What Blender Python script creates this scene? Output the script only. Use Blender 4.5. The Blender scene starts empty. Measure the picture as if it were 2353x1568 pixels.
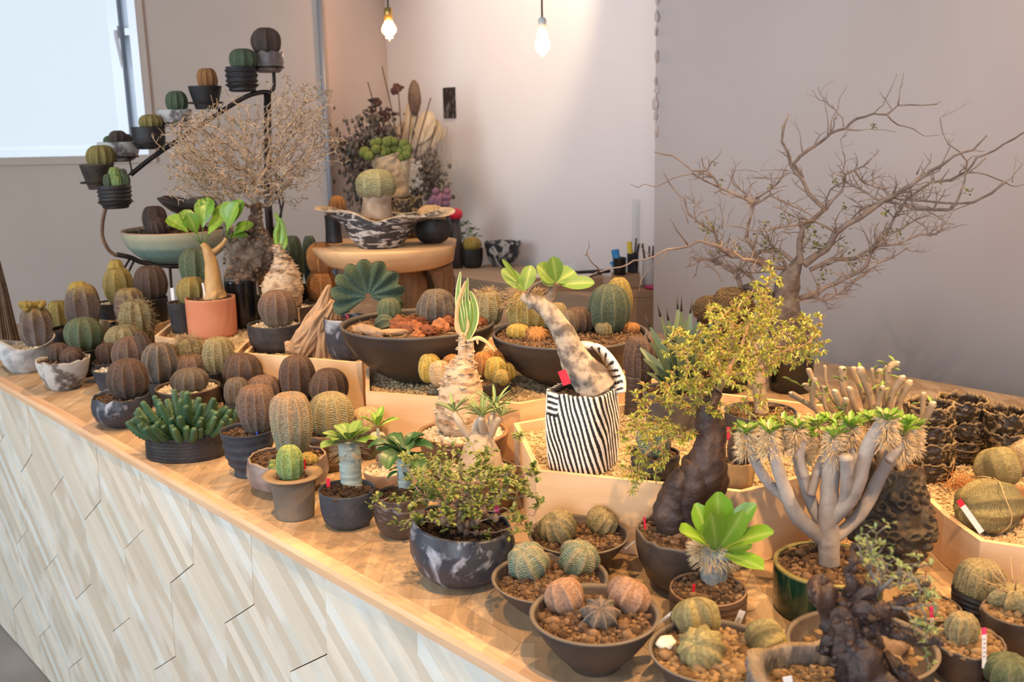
import bpy, math, random
import numpy as np
from mathutils import Vector, Matrix, noise
C = bpy.context.scene.collection
SC = bpy.context.scene
PI = math.pi
# ------------------------------------------------------------------ camera, world, lights, exposure
F = 2300.0; PITCH = math.radians(12.3); ROLL = math.radians(-1.2); EYE = 1.5; CT = 0.85
cam = bpy.data.cameras.new('camera'); camo = bpy.data.objects.new('camera', cam); C.objects.link(camo)
cam.sensor_width = 36; cam.lens = F / 2353 * 36; cam.clip_start = .05
RM = (Matrix.Rotation(PI/2 - PITCH, 3, 'X') @ Matrix.Rotation(ROLL, 3, 'Z'))
camo.matrix_world = Matrix.Translation((0, 0, EYE)) @ RM.to_4x4()
cam.dof.use_dof = True; cam.dof.focus_distance = 1.75; cam.dof.aperture_fstop = 7.0
SC.camera = camo
O3 = Vector((0, 0, EYE)); FWD = RM @ Vector((0, 0, -1))
vs = SC.view_settings; vs.view_transform = 'Standard'; vs.look = 'None'; vs.gamma = 1; vs.use_curve_mapping = False
vs.exposure = 0.0
w = bpy.data.worlds.new('world'); SC.world = w; w.use_nodes = True
w.node_tree.nodes['Background'].inputs[0].default_value = (.90, .90, 1.0, 1)
w.node_tree.nodes['Background'].inputs[1].default_value = .29
def lamp(name, kind, loc, target, energy, color, **kw):
    l = bpy.data.lights.new(name, kind); o = bpy.data.objects.new(name, l); C.objects.link(o)
    l.energy = energy; l.color = color
    for k, v in kw.items(): setattr(l, k, v)
    o.location = loc; o.rotation_euler = (Vector(target) - Vector(loc)).to_track_quat('-Z', 'Y').to_euler()
    return o
WARM = (1.0, .60, .27)
# assumed ceiling spots over the counter, both sides; the last an added wall fill
lamp('unseen_spot', 'SPOT', (1.15, 1.95, 2.75), (.45, 1.35, .85), 135, WARM, spot_size=1.25, spot_blend=.7, shadow_soft_size=.018)
lamp('unseen_spot', 'SPOT', (.60, 2.50, 2.75), (-.05, 1.75, .9), 110, WARM, spot_size=1.15, spot_blend=.8, shadow_soft_size=.018)
lamp('unseen_spot', 'SPOT', (-.25, 2.7, 2.75), (-.7, 2.2, .9), 95, WARM, spot_size=1.3, spot_blend=.9, shadow_soft_size=.018)
lamp('unseen_spot', 'SPOT', (-.55, .95, 2.75), (-.05, 1.95, .95), 130, WARM, spot_size=.95, spot_blend=.9, shadow_soft_size=.018)
lamp('unseen_spot', 'SPOT', (-1.15, 1.55, 2.75), (-.65, 2.6, 1.0), 100, WARM, spot_size=1.0, spot_blend=.9, shadow_soft_size=.018)
lamp('unseen_spot', 'SPOT', (1.55, .85, 2.6), (.42, 1.36, .9), 200, WARM, spot_size=.85, spot_blend=.9, shadow_soft_size=.018)
lamp('unseen_spot', 'SPOT', (.32, .25, 2.75), (.32, 1.32, .85), 140, WARM, spot_size=.9, spot_blend=.9, shadow_soft_size=.018)
lamp('unseen_spot', 'SPOT', (1.75, 1.5, 2.7), (1.15, 2.75, .85), 85, WARM, spot_size=1.4, spot_blend=1, shadow_soft_size=.03)  # added warm lamp standing in for wood bounce on the lower right wall
# assumed wall washer above the recess, fixture unseen
lamp('assumed_wall_washer', 'SPOT', (.05, 3.75, 2.75), (.03, 4.75, 2.0), 48, (1.0, .80, .55), spot_size=.95, spot_blend=.6, shadow_soft_size=.03)
# assumed daylight lamp at left, no opening built, then an added wall fill
lamp('assumed_daylight', 'AREA', (-3.5, .3, 1.9), (-.5, 2.2, .8), 108, (.80, .90, 1.0), shape='RECTANGLE', size=2.8, size_y=2.0)
lamp('middle_wall_fill', 'AREA', (-.6, -2.4, 1.9), (.35, 4.4, 1.35), 15, (.74, .84, 1.0), shape='RECTANGLE', size=1.4, size_y=1.9, spread=1.1)  # added cool area light, narrow spread, brightening the middle wall
# ------------------------------------------------------------------ pixel helpers (points on real planes)
def ray(x, y): return RM @ Vector(((x-1176.5)/F, -(y-784)/F, -1))
def onz(x, y, z=CT):
    d = ray(x, y); return O3 + d*((z-EYE)/d.z)
def aty(x, y, Y):
    d = ray(x, y); return O3 + d*(Y/d.y)
def atd(x, y, D):            # at horizontal distance D from the camera
    d = ray(x, y); return O3 + d*(D/math.hypot(d.x, d.y))
def sc(P): return (Vector(P)-O3).dot(FWD)/F      # metres per pixel at P
EA = onz(68, 919); EB = onz(1120, 1515)
EU = (EB-EA).normalized(); EN = Vector((-EU.y, EU.x, 0)); 
if EN.y < 0: EN = -EN        # pointing to the back of the counter
def ctr(u, s, z=CT): return EA + EU*u + EN*s + Vector((0, 0, z-CT))
# ------------------------------------------------------------------ mesh builder
class MB:
    def __init__(s): s.V = []; s.F = []; s.A = []; s.M = []; s.n = 0
    def add(s, V, F, a=(0, 0, 0), mi=0):
        k = s.n
        V = [tuple(v) for v in V]
        s.V += V; s.F += [tuple(i+k for i in f) for f in F]; s.M += [mi]*len(F)
        if len(a) == 3 and not hasattr(a[0], '__len__'): s.A += [a]*len(V)
        else: s.A += a
        s.n += len(V)
    def build(s, name, mat, parent=None, smooth=True, org=None):
        me = bpy.data.meshes.new(name)
        V = s.V
        if org is not None:
            ox, oy, oz = org; V = [(x-ox, y-oy, z-oz) for x, y, z in V]
        me.from_pydata(V, [], s.F)
        mats = mat if isinstance(mat, (list, tuple)) else [mat]
        for m in mats: me.materials.append(m)
        if len(mats) > 1: me.polygons.foreach_set('material_index', s.M)
        at = me.attributes.new('Col', 'FLOAT_COLOR', 'POINT')
        arr = np.ones((len(V), 4), dtype=np.float32)
        if len(V): arr[:, :3] = np.array(s.A, dtype=np.float32)
        at.data.foreach_set('color', arr.ravel())
        me.polygons.foreach_set('use_smooth', [smooth]*len(me.polygons))
        me.update()
        o = bpy.data.objects.new(name, me); C.objects.link(o)
        if parent: o.parent = parent
        elif org is not None: o.location = org
        return o
def thing(name, label, cat, loc, group=None):
    o = bpy.data.objects.new(name, None); C.objects.link(o); o.empty_display_size = .03
    o.location = loc; o['label'] = label; o['category'] = cat
    if group: o['group'] = group
    return o
def tag(o, label=None, cat=None, group=None, kind=None):
    if label: o['label'] = label
    if cat: o['category'] = cat
    if group: o['group'] = group
    if kind: o['kind'] = kind
    return o
def rot_to(d):
    return Vector((0, 0, 1)).rotation_difference(Vector(d).normalized()).to_matrix()
def box(mb, c, s, rz=0, a=(0, 0, 0), mi=0, R=None):
    V = []
    for k in range(8):
        v = Vector(((k & 1)-.5, ((k >> 1) & 1)-.5, ((k >> 2) & 1)-.5)); v = Vector((v.x*s[0], v.y*s[1], v.z*s[2]))
        v = (R @ v) if R is not None else (Matrix.Rotation(rz, 3, 'Z') @ v)
        V.append(Vector(c)+v)
    mb.add(V, [(0, 2, 3, 1), (4, 5, 7, 6), (0, 1, 5, 4), (2, 6, 7, 3), (0, 4, 6, 2), (1, 3, 7, 5)], a, mi)
def bevelbox(mb, c, s, rz=0, b=.003, a=(0, 0, 0), mi=0):
    # box with chamfered vertical and top/bottom edges
    hx, hy, hz = s[0]/2, s[1]/2, s[2]/2; V = []; F_ = []
    def ring(x, y, z, q):
        return [(-x+q, -y, z), (x-q, -y, z), (x, -y+q, z), (x, y-q, z), (x-q, y, z), (-x+q, y, z), (-x, y-q, z), (-x, -y+q, z)]
    rings = [ring(hx-b, hy-b, -hz, b), ring(hx, hy, -hz+b, b), ring(hx, hy, hz-b, b), ring(hx-b, hy-b, hz, b)]
    R = Matrix.Rotation(rz, 3, 'Z')
    for r in rings: V += [Vector(c)+R @ Vector(p) for p in r]
    for k in range(3):
        for i in range(8): j = (i+1) % 8; F_.append((k*8+i, k*8+j, k*8+8+j, k*8+8+i))
    F_.append(tuple(range(7, -1, -1))); F_.append(tuple(range(24, 32)))
    mb.add(V, F_, a, mi)
def tube(mb, pts, rad, seg=6, a=(0, 0, 0), cap=True, mi=0, bump=0, aa=None):
    pts = [Vector(p) for p in pts]; n = len(pts)
    if n < 2: return
    if not hasattr(rad, '__len__'): rad = [rad]*n
    V = []; A = []; up = None
    for i in range(n):
        t = (pts[min(i+1, n-1)]-pts[max(i-1, 0)])
        if t.length < 1e-9: t = Vector((0, 0, 1))
        t.normalize()
        if up is None:
            up = t.orthogonal().normalized()
        up = (up - t*up.dot(t))
        if up.length < 1e-6: up = t.orthogonal()
        up.normalize(); sd = t.cross(up)
        for k in range(seg):
            th = 2*PI*k/seg; r = rad[i]
            if bump: r *= 1+bump*noise.noise(pts[i]*(1.2/max(rad[0], 1e-4))*.5+Vector((math.cos(th)*1.7, math.sin(th)*1.7, i*.3)))
            V.append(pts[i]+(up*math.cos(th)+sd*math.sin(th))*r)
            A.append(a if aa is None else (a[0], a[1], i/(n-1)))
    Fs = []
    for i in range(n-1):
        for k in range(seg):
            j = (k+1) % seg; Fs.append((i*seg+k, i*seg+j, (i+1)*seg+j, (i+1)*seg+k))
    if cap:
        Fs.append(tuple(range(seg-1, -1, -1))); Fs.append(tuple((n-1)*seg+k for k in range(seg)))
    mb.add(V, Fs, A, mi)
def spline(P, n=6):
    P = [Vector(p) for p in P]
    if len(P) < 3: return [P[0].lerp(P[-1], i/n) for i in range(n+1)]
    out = []
    for i in range(len(P)-1):
        p0 = P[max(i-1, 0)]; p1 = P[i]; p2 = P[i+1]; p3 = P[min(i+2, len(P)-1)]
        for k in range(n):
            t = k/n
            out.append(.5*((2*p1)+(-p0+p2)*t+(2*p0-5*p1+4*p2-p3)*t*t+(-p0+3*p1-3*p2+p3)*t**3))
    out.append(P[-1]); return out
def lin(vals, n):
    m = len(vals)-1; out = []
    for i in range(n):
        x = i/(n-1)*m; k = min(int(x), m-1); out.append(vals[k]*(1-(x-k))+vals[k+1]*(x-k))
    return out
_t = (1+5**.5)/2
ICOV = [Vector(v).normalized() for v in [(-1, _t, 0), (1, _t, 0), (-1, -_t, 0), (1, -_t, 0), (0, -1, _t), (0, 1, _t), (0, -1, -_t), (0, 1, -_t), (_t, 0, -1), (_t, 0, 1), (-_t, 0, -1), (-_t, 0, 1)]]
ICOF = [(0, 11, 5), (0, 5, 1), (0, 1, 7), (0, 7, 10), (0, 10, 11), (1, 5, 9), (5, 11, 4), (11, 10, 2), (10, 7, 6), (7, 1, 8), (3, 9, 4), (3, 4, 2), (3, 2, 6), (3, 6, 8), (3, 8, 9), (4, 9, 5), (2, 4, 11), (6, 2, 10), (8, 6, 7), (9, 8, 1)]
def stone(mb, c, r, rng, flat=.75, a=None, jit=.25, mi=0):
    R = Matrix.Rotation(rng.random()*6.28, 3, 'Z') @ Matrix.Rotation(rng.random()*6.28, 3, 'X')
    sx, sy, sz = rng.uniform(.75, 1.2), rng.uniform(.7, 1.1), rng.uniform(flat-.15, flat+.15)
    c = Vector(c); V = []
    for v in ICOV:
        q = R @ (v*(1+rng.uniform(-jit, jit)))
        V.append((c.x+q.x*sx*r, c.y+q.y*sy*r, c.z+q.z*sz*r))
    mb.add(V, ICOF, a if a else (0, rng.random(), rng.random()), mi)
def icos(sub=2):
    V = [v.copy() for v in ICOV]; Fs = list(ICOF)
    for _ in range(sub):
        cache = {}; NF = []
        def mid(i, j):
            k = (min(i, j), max(i, j))
            if k not in cache: V.append(((V[i]+V[j])/2).normalized()); cache[k] = len(V)-1
            return cache[k]
        for a_, b_, c_ in Fs:
            x, y, z = mid(a_, b_), mid(b_, c_), mid(c_, a_); NF += [(a_, x, z), (b_, y, x), (c_, z, y), (x, y, z)]
        Fs = NF
    return V, Fs
IC2 = icos(2); IC1 = icos(1); IC3 = icos(3)
def rock(mb, c, r, rng, sub=2, amp=.35, scl=(1, 1, 1), fr=1.6):
    V, Fs = {1: IC1, 2: IC2, 3: IC3}[sub]; off = Vector((rng.random()*50, rng.random()*50, rng.random()*50))
    R = Matrix.Rotation(rng.random()*6.28, 3, 'Z'); out = []; A = []
    va = rng.random()
    for v in V:
        q = v*(1+amp*noise.noise(v*fr+off)+amp*.4*noise.noise(v*fr*3+off))
        q = R @ Vector((q.x*scl[0], q.y*scl[1], q.z*scl[2]))*r
        out.append(Vector(c)+q); A.append((0, va, .5+.5*v.z))
    mb.add(out, Fs, A)
def leaf(mb, base, d, up, L, W, fold=.25, curl=.4, shape=1.0, nseg=6, a=None, wav=0, rng=None, pet=0, mi=0, tipcut=0):
    """blade leaf with a midrib fold; shape<1: widest near the tip"""
    base = Vector(base); d = Vector(d).normalized(); up = Vector(up); up = (up-d*up.dot(d))
    if up.length < 1e-5: up = d.orthogonal()
    up.normalize(); sd = d.cross(up); va = rng.random() if rng else .5
    V = []; A = []; p = base.copy(); dd = d.copy(); uu = up.copy()
    if pet: p = p+dd*pet
    for i in range(nseg+1):
        t = i/nseg
        ws = W*.5*(max(0, math.sin(PI*min(1, t**(1/shape)*.97+.02)))**(.42 if t**(1/shape) > .5 else .85)) if not tipcut else W*.5*(1-t**2.2)*(min(1, t*6+.5))
        if i == nseg: ws = W*(.02 if tipcut or W/L < .35 else .10)
        if i == 0: ws = W*.05
        wv = wav*W*math.sin(t*17+va*6)
        for q in (-1, -.5, 0, .5, 1):
            V.append(p+sd*ws*q+uu*(abs(q)*ws*fold*2+wv*q*abs(q))); A.append((1-abs(q), va, t))
        an = -curl/nseg; R = Matrix.Rotation(an, 3, sd)
        dd = R @ dd; uu = R @ uu; p = p+dd*(L/nseg)
    Fs = []
    for i in range(nseg):
        for k in range(4): Fs.append((i*5+k, i*5+k+1, i*5+k+6, i*5+k+5))
    mb.add(V, Fs, A if a is None else a, mi)
# ------------------------------------------------------------------ materials
def mat(name):
    m = bpy.data.materials.new(name); m.use_nodes = True; nt = m.node_tree
    return m, nt, nt.nodes['Principled BSDF']
def nd(nt, t, **kw):
    n = nt.nodes.new(t)
    for k, v in kw.items():
        if k.startswith('_'): setattr(n, k[1:], v)
        else:
            key = int(k[1:]) if k[0] == 'i' and k[1:].isdigit() else k.replace('_', ' ')
            if isinstance(v, bpy.types.NodeSocket): nt.links.new(v, n.inputs[key])
            else: n.inputs[key].default_value = v
    return n
def c4(c): return (c[0], c[1], c[2], 1)
def srgb(r, g, b):
    f = lambda v: (v/255/12.92) if v/255 <= .04045 else ((v/255+.055)/1.055)**2.4
    return (f(r), f(g), f(b))
def ramp(nt, fac, stops):
    n = nt.nodes.new('ShaderNodeValToRGB'); nt.links.new(fac, n.inputs[0]); cr = n.color_ramp
    while len(cr.elements) < len(stops): cr.elements.new(.5)
    for e, (p, c) in zip(cr.elements, stops): e.position = p; e.color = c4(c)
    return n.outputs[0]
def mix(nt, fac, a, b, bt='MIX'):
    n = nt.nodes.new('ShaderNodeMix'); n.data_type = 'RGBA'; n.blend_type = bt
    for s, v in ((n.inputs[0], fac), (n.inputs[6], a), (n.inputs[7], b)):
        if isinstance(v, bpy.types.NodeSocket): nt.links.new(v, s)
        else: s.default_value = c4(v) if hasattr(v, '__len__') else v
    return n.outputs[2]
def math_(nt, op, a, b=0.0, c=None):
    n = nt.nodes.new('ShaderNodeMath'); n.operation = op
    for i, v in enumerate((a, b) if c is None else (a, b, c)):
        if isinstance(v, bpy.types.NodeSocket): nt.links.new(v, n.inputs[i])
        else: n.inputs[i].default_value = v
    return n.outputs[0]
def coord(nt, which='Object'): return nt.nodes.new('ShaderNodeTexCoord').outputs[which]
def noi(nt, vec, scale, detail=4, rough=.55, dist=0):
    return nd(nt, 'ShaderNodeTexNoise', Vector=vec, Scale=scale, Detail=detail, Roughness=rough, Distortion=dist).outputs[0]
def mapp(nt, vec, scale=(1, 1, 1), rot=(0, 0, 0)):
    return nd(nt, 'ShaderNodeMapping', Vector=vec, Scale=scale, Rotation=rot).outputs[0]
def bump(nt, b, h, strength=.3, dist=.002):
    n = nd(nt, 'ShaderNodeBump', Height=h, Strength=strength, Distance=dist); nt.links.new(n.outputs[0], b.inputs['Normal'])
def attr(nt):
    a = nt.nodes.new('ShaderNodeAttribute'); a.attribute_name = 'Col'
    s = nt.nodes.new('ShaderNodeSeparateColor'); nt.links.new(a.outputs[0], s.inputs[0]); return s.outputs
def m_simple(name, col, rough=.6, col2=None, scale=30, amt=.5, bs=.0, bd=.002, metal=0, bscale=None, spec=.5, lo=.35, hi=.65, detail=5):
    m, nt, b = mat(name); v = coord(nt)
    if col2 is not None:
        f = ramp(nt, noi(nt, v, scale, detail), [(lo, (0, 0, 0)), (hi, (1, 1, 1))])
        c = mix(nt, f, col, col2); nt.links.new(c, b.inputs['Base Color'])
    else: b.inputs['Base Color'].default_value = c4(col)
    b.inputs['Roughness'].default_value = rough; b.inputs['Metallic'].default_value = metal
    b.inputs['Specular IOR Level'].default_value = spec
    if bs: bump(nt, b, noi(nt, v, bscale or scale*4, 6), bs, bd)
    return m
def m_cactus(name, low, midc, top, ridge, nb=34, bs=.22, ra=.55, rough=.75, p=(.05, .42, .9), stitch=0, alt=.35, altc=None):
    m, nt, b = mat(name); v = coord(nt); a = attr(nt)
    n1 = noi(nt, v, 45, 4); n2 = noi(nt, v, 260, 3)
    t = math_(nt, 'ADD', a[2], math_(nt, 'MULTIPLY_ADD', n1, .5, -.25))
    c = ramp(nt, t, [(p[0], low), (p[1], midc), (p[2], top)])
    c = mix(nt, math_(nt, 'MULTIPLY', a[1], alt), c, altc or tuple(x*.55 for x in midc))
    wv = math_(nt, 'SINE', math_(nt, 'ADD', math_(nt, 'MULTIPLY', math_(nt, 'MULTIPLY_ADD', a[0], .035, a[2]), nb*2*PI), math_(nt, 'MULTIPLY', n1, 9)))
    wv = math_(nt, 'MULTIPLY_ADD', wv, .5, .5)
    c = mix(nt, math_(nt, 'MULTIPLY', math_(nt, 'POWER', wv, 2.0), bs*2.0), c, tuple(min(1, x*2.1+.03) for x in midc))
    c = mix(nt, math_(nt, 'MULTIPLY', ramp(nt, n2, [(.4, (0, 0, 0)), (.62, (1, 1, 1))]), .6), c, tuple(x*.40 for x in midc))
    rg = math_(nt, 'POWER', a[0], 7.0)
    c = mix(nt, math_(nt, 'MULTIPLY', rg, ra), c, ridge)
    if stitch:
        st = math_(nt, 'SINE', math_(nt, 'MULTIPLY', a[2], stitch*2*PI)); st = math_(nt, 'GREATER_THAN', st, .2)
        c = mix(nt, math_(nt, 'MULTIPLY', math_(nt, 'MULTIPLY', math_(nt, 'POWER', a[0], 25.0), st), .85), c, tuple(x*.25 for x in midc))
    nt.links.new(c, b.inputs['Base Color']); b.inputs['Roughness'].default_value = rough; b.inputs['Specular IOR Level'].default_value = .3
    bump(nt, b, math_(nt, 'ADD', math_(nt, 'MULTIPLY', wv, .6), n2), .6, .0016)
    return m
def m_leaf(name, c1, c2, rib, ra=.5, rough=.45, edge=None, tr=.25):
    m, nt, b = mat(name); v = coord(nt); a = attr(nt)
    c = mix(nt, a[1], c1, c2)
    c = mix(nt, math_(nt, 'MULTIPLY', noi(nt, v, 120, 3), .4), c, tuple(x*.6 for x in c1))
    c = mix(nt, math_(nt, 'MULTIPLY', math_(nt, 'POWER', a[0], 6.0), ra), c, rib)
    if edge: c = mix(nt, math_(nt, 'GREATER_THAN', math_(nt, 'SUBTRACT', 1.0, a[0]), .62), c, edge)
    nt.links.new(c, b.inputs['Base Color']); b.inputs['Roughness'].default_value = rough
    b.inputs['Subsurface Weight'].default_value = tr; b.inputs['Subsurface Radius'].default_value = (.004, .006, .002)
    b.inputs['Subsurface Scale'].default_value = .5
    return m
def m_stone(name, cols, rough=.9):
    m, nt, b = mat(name); v = coord(nt); a = attr(nt)
    st = [(i/(len(cols)-1), c) for i, c in enumerate(cols)]
    c = ramp(nt, a[1], st)
    c = mix(nt, math_(nt, 'MULTIPLY', noi(nt, v, 300, 3), .5), c, tuple(x*.5 for x in cols[0]))
    nt.links.new(c, b.inputs['Base Color']); b.inputs['Roughness'].default_value = rough; b.inputs['Specular IOR Level'].default_value = .2
    return m
def m_pot(name, col, col2, rough=.7, scale=25, lo=.4, hi=.65, rim=None, bs=.3, bscale=160, bd=.0015, st=(1, 1, 1), dist=0, spec=.4):
    """glazed or unglazed clay; vertex red marks the rim"""
    m, nt, b = mat(name); v = coord(nt); a = attr(nt); vm = mapp(nt, v, st)
    f = ramp(nt, noi(nt, vm, scale, 6, .6, dist), [(lo, (0, 0, 0)), (hi, (1, 1, 1))])
    c = mix(nt, f, col, col2)
    c = mix(nt, math_(nt, 'MULTIPLY', noi(nt, v, 500, 2), .35), c, tuple(x*.5 for x in col))
    if rim: c = mix(nt, math_(nt, 'MULTIPLY', a[0], .8), c, rim)
    nt.links.new(c, b.inputs['Base Color']); b.inputs['Roughness'].default_value = rough; b.inputs['Specular IOR Level'].default_value = spec
    bump(nt, b, noi(nt, vm, bscale, 5), bs, bd)
    return m
def m_wood(name, c1, c2, c3, gs=(1, 1, 14), scale=6, strip=.034, sdir=-1.05, mode='tile', saw=.3, rough=.75, wash=None):
    """plank wood in tiles: vertex green is the tile's own random number"""
    m, nt, b = mat(name); v = coord(nt); a = attr(nt)
    vr = mapp(nt, v, (1, 1, 1), (0, sdir, 0)) if mode == 'tile' else mapp(nt, v, (1, 1, 1), (0, 0, sdir))
    s = nt.nodes.new('ShaderNodeSeparateXYZ'); nt.links.new(vr, s.inputs[0])
    across = s.outputs[2] if mode == 'tile' else s.outputs[1]
    u = math_(nt, 'MULTIPLY_ADD', a[1], 17.3, math_(nt, 'DIVIDE', across, strip))
    idx = math_(nt, 'FLOOR', u)
    wn = nd(nt, 'ShaderNodeTexWhiteNoise', _noise_dimensions='1D', W=idx)
    g = (3, 8, 30) if mode == 'tile' else (3, 30, 8)
    vg = mapp(nt, vr, g)
    off = nd(nt, 'ShaderNodeVectorMath', _operation='ADD', i0=vg, i1=wn.outputs[1]).outputs[0]
    gn = noi(nt, off, 2.2, 6, .6, .6)
    c = ramp(nt, wn.outputs[0], [(0, c1), (.5, c2), (1, c3)])
    c = mix(nt, math_(nt, 'MULTIPLY', ramp(nt, gn, [(.35, (0, 0, 0)), (.7, (1, 1, 1))]), .55), c, tuple(x*.72 for x in c1))
    # saw lines, only on some strips
    sl = math_(nt, 'SINE', math_(nt, 'MULTIPLY', math_(nt, 'ADD', s.outputs[0], math_(nt, 'MULTIPLY', across, .35)), 1900 if mode == 'tile' else 1500))
    msk = math_(nt, 'MULTIPLY', math_(nt, 'GREATER_THAN', wn.outputs[0], .45), ramp(nt, noi(nt, v, 7, 2), [(.45, (0, 0, 0)), (.58, (1, 1, 1))]))
    sm = math_(nt, 'MULTIPLY', math_(nt, 'MULTIPLY_ADD', sl, .5, .5), math_(nt, 'MULTIPLY', msk, saw))
    c = mix(nt, sm, c, wash or tuple(x*.55 for x in c1))
    nt.links.new(c, b.inputs['Base Color']); b.inputs['Roughness'].default_value = rough; b.inputs['Specular IOR Level'].default_value = .25
    bump(nt, b, math_(nt, 'ADD', gn, math_(nt, 'MULTIPLY', sl, math_(nt, 'MULTIPLY', msk, .5))), .25, .001)
    return m
def m_grain(name, c1, c2, axis='x', rough=.65, sc_=1.0, knots=False, c3=None):
    m, nt, b = mat(name); v = coord(nt)
    s = {'x': (2, 40, 40), 'y': (40, 2, 40), 'z': (40, 40, 2)}[axis]
    g = noi(nt, mapp(nt, v, tuple(k*sc_ for k in s)), 1.6, 6, .6, .8)
    g2 = noi(nt, v, 3, 2)
    c = mix(nt, ramp(nt, g, [(.3, (0, 0, 0)), (.7, (1, 1, 1))]), c1, c2)
    if c3: c = mix(nt, ramp(nt, g2, [(.4, (0, 0, 0)), (.7, (1, 1, 1))]), c, c3)
    nt.links.new(c, b.inputs['Base Color']); b.inputs['Roughness'].default_value = rough; b.inputs['Specular IOR Level'].default_value = .25
    bump(nt, b, g, .25, .001)
    return m
def m_plaster(name, c, c2):
    m, nt, b = mat(name); v = coord(nt)
    k = mix(nt, ramp(nt, noi(nt, v, 1.6, 5), [(.35, (0, 0, 0)), (.7, (1, 1, 1))]), c, c2)
    nt.links.new(k, b.inputs['Base Color']); b.inputs['Roughness'].default_value = .93; b.inputs['Specular IOR Level'].default_value = .15
    bump(nt, b, noi(nt, v, 60, 8, .7), .25, .002)
    return m
def m_emit(name, c, s):
    m, nt, b = mat(name); b.inputs['Base Color'].default_value = c4([q*.12 for q in c]); b.inputs['Emission Color'].default_value = c4(c)
    b.inputs['Emission Strength'].default_value = s; return m
# ------------------------------------------------------------------ material library
PL = dict(
 black=m_pot('black_clay', (.014, .013, .014), (.040, .033, .030), .5, 22, bs=.6),
 charcoal=m_pot('charcoal_clay', (.022, .022, .026), (.06, .05, .045), .7, 22, bs=.7, bscale=220),
 navy=m_pot('blue_grey_clay', (.026, .032, .045), (.065, .068, .075), .6, 16, bs=.6),
 slate=m_pot('slate_clay', (.06, .062, .072), (.12, .11, .105), .75, 12, bs=.4),
 brown=m_pot('brown_clay', (.075, .042, .026), (.14, .085, .05), .5, 14, rim=(.28, .17, .09), bs=.3),
 redbrown=m_pot('red_brown_clay', (.13, .062, .036), (.20, .11, .065), .42, 12, rim=(.34, .20, .10), bs=.25, st=(1, 1, 6)),
 umber=m_pot('dark_umber_clay', (.032, .022, .018), (.095, .060, .038), .5, 14, rim=(.13, .10, .075), bs=.3),
 bowl=m_pot('smoky_bowl_clay', (.028, .022, .021), (.085, .055, .033), .42, 4, .45, .75, rim=(.10, .085, .075), bs=.15),
 flat=m_pot('matte_brown_clay', (.045, .033, .028), (.085, .062, .046), .6, 9, rim=(.17, .135, .10), bs=.3),
 tan=m_pot('tan_rim_clay', (.15, .115, .085), (.21, .17, .125), .85, 12, rim=(.34, .22, .11), bs=.5),
 terra=m_pot('terracotta', (.60, .205, .10), (.66, .28, .15), .8, 5, rim=(.5, .26, .15), bs=.15),
 marble=m_pot('black_white_marbled_clay', (.03, .032, .038), (.62, .60, .56), .45, 9, .49, .56, bs=.3, dist=2.5),
 white=m_pot('crackled_white_clay', (.56, .54, .50), (.10, .08, .07), .75, 22, .50, .60, bs=.6, bscale=90),
 wave=m_pot('brushed_black_white_clay', (.035, .035, .04), (.60, .58, .55), .6, 26, .49, .60, rim=(.52, .40, .25), bs=.6, bscale=70, st=(1, 1, 3.2), dist=1),
 shell=m_pot('grey_shell_clay', (.33, .34, .35), (.62, .62, .60), .8, 30, .4, .6, rim=(.48, .40, .28), bs=.9, bscale=110),
 storm=m_pot('storm_blue_clay', (.04, .043, .055), (.40, .42, .47), .38, 9, .55, .68, bs=.2, dist=3),
 smoke=m_pot('smoky_metallic_clay', (.16, .125, .115), (.33, .25, .22), .38, 8, .4, .7, rim=(.36, .25, .16), bs=.25, dist=2),
 gold=m_pot('black_gold_crusted_clay', (.03, .02, .012), (.40, .28, .14), .45, 60, .50, .64, rim=(.26, .18, .09), bs=.9, bscale=60, dist=1.5),
 crater=m_pot('cratered_brown_clay', (.04, .027, .016), (.17, .115, .06), .65, 12, bs=.7, bscale=120),
 rust=m_pot('ribbed_rust_clay', (.10, .062, .042), (.27, .165, .10), .5, 22, .45, .7, rim=(.32, .19, .11), bs=.3, st=(1, 1, 8)),
 celadon=None, green=None, plastic=m_simple('black_plastic', (.008, .008, .009), .18, spec=.6),
 ochre=m_pot('ochre_clay', (.36, .22, .09), (.46, .31, .15), .55, 10, bs=.25),
 zebra=None,
)
def _cel():
    m, nt, b = mat('celadon_glaze'); v = coord(nt); a = attr(nt)
    t = math_(nt, 'ADD', a[2], math_(nt, 'MULTIPLY_ADD', noi(nt, mapp(nt, v, (1, 1, .4)), 40, 4), .35, -.17))
    c = ramp(nt, t, [(.0, (.13, .22, .19)), (.45, (.17, .27, .23)), (.62, (.36, .39, .28)), (.95, (.46, .42, .27))])
    c = mix(nt, a[0], c, (.46, .22, .10)); nt.links.new(c, b.inputs['Base Color']); b.inputs['Roughness'].default_value = .35; return m
PL['celadon'] = _cel()
def _grn():
    m, nt, b = mat('bottle_green_glaze'); v = coord(nt); a = attr(nt)
    f = noi(nt, mapp(nt, v, (60, 60, 9)), 2.2, 4, .6, .3)
    c = mix(nt, ramp(nt, f, [(.5, (0, 0, 0)), (.66, (1, 1, 1))]), (.004, .035, .022), (.075, .10, .035))
    c = mix(nt, a[0], c, (.30, .25, .08)); nt.links.new(c, b.inputs['Base Color']); b.inputs['Roughness'].default_value = .16; bump(nt, b, f, .35, .002); return m
PL['green'] = _grn()
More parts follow.
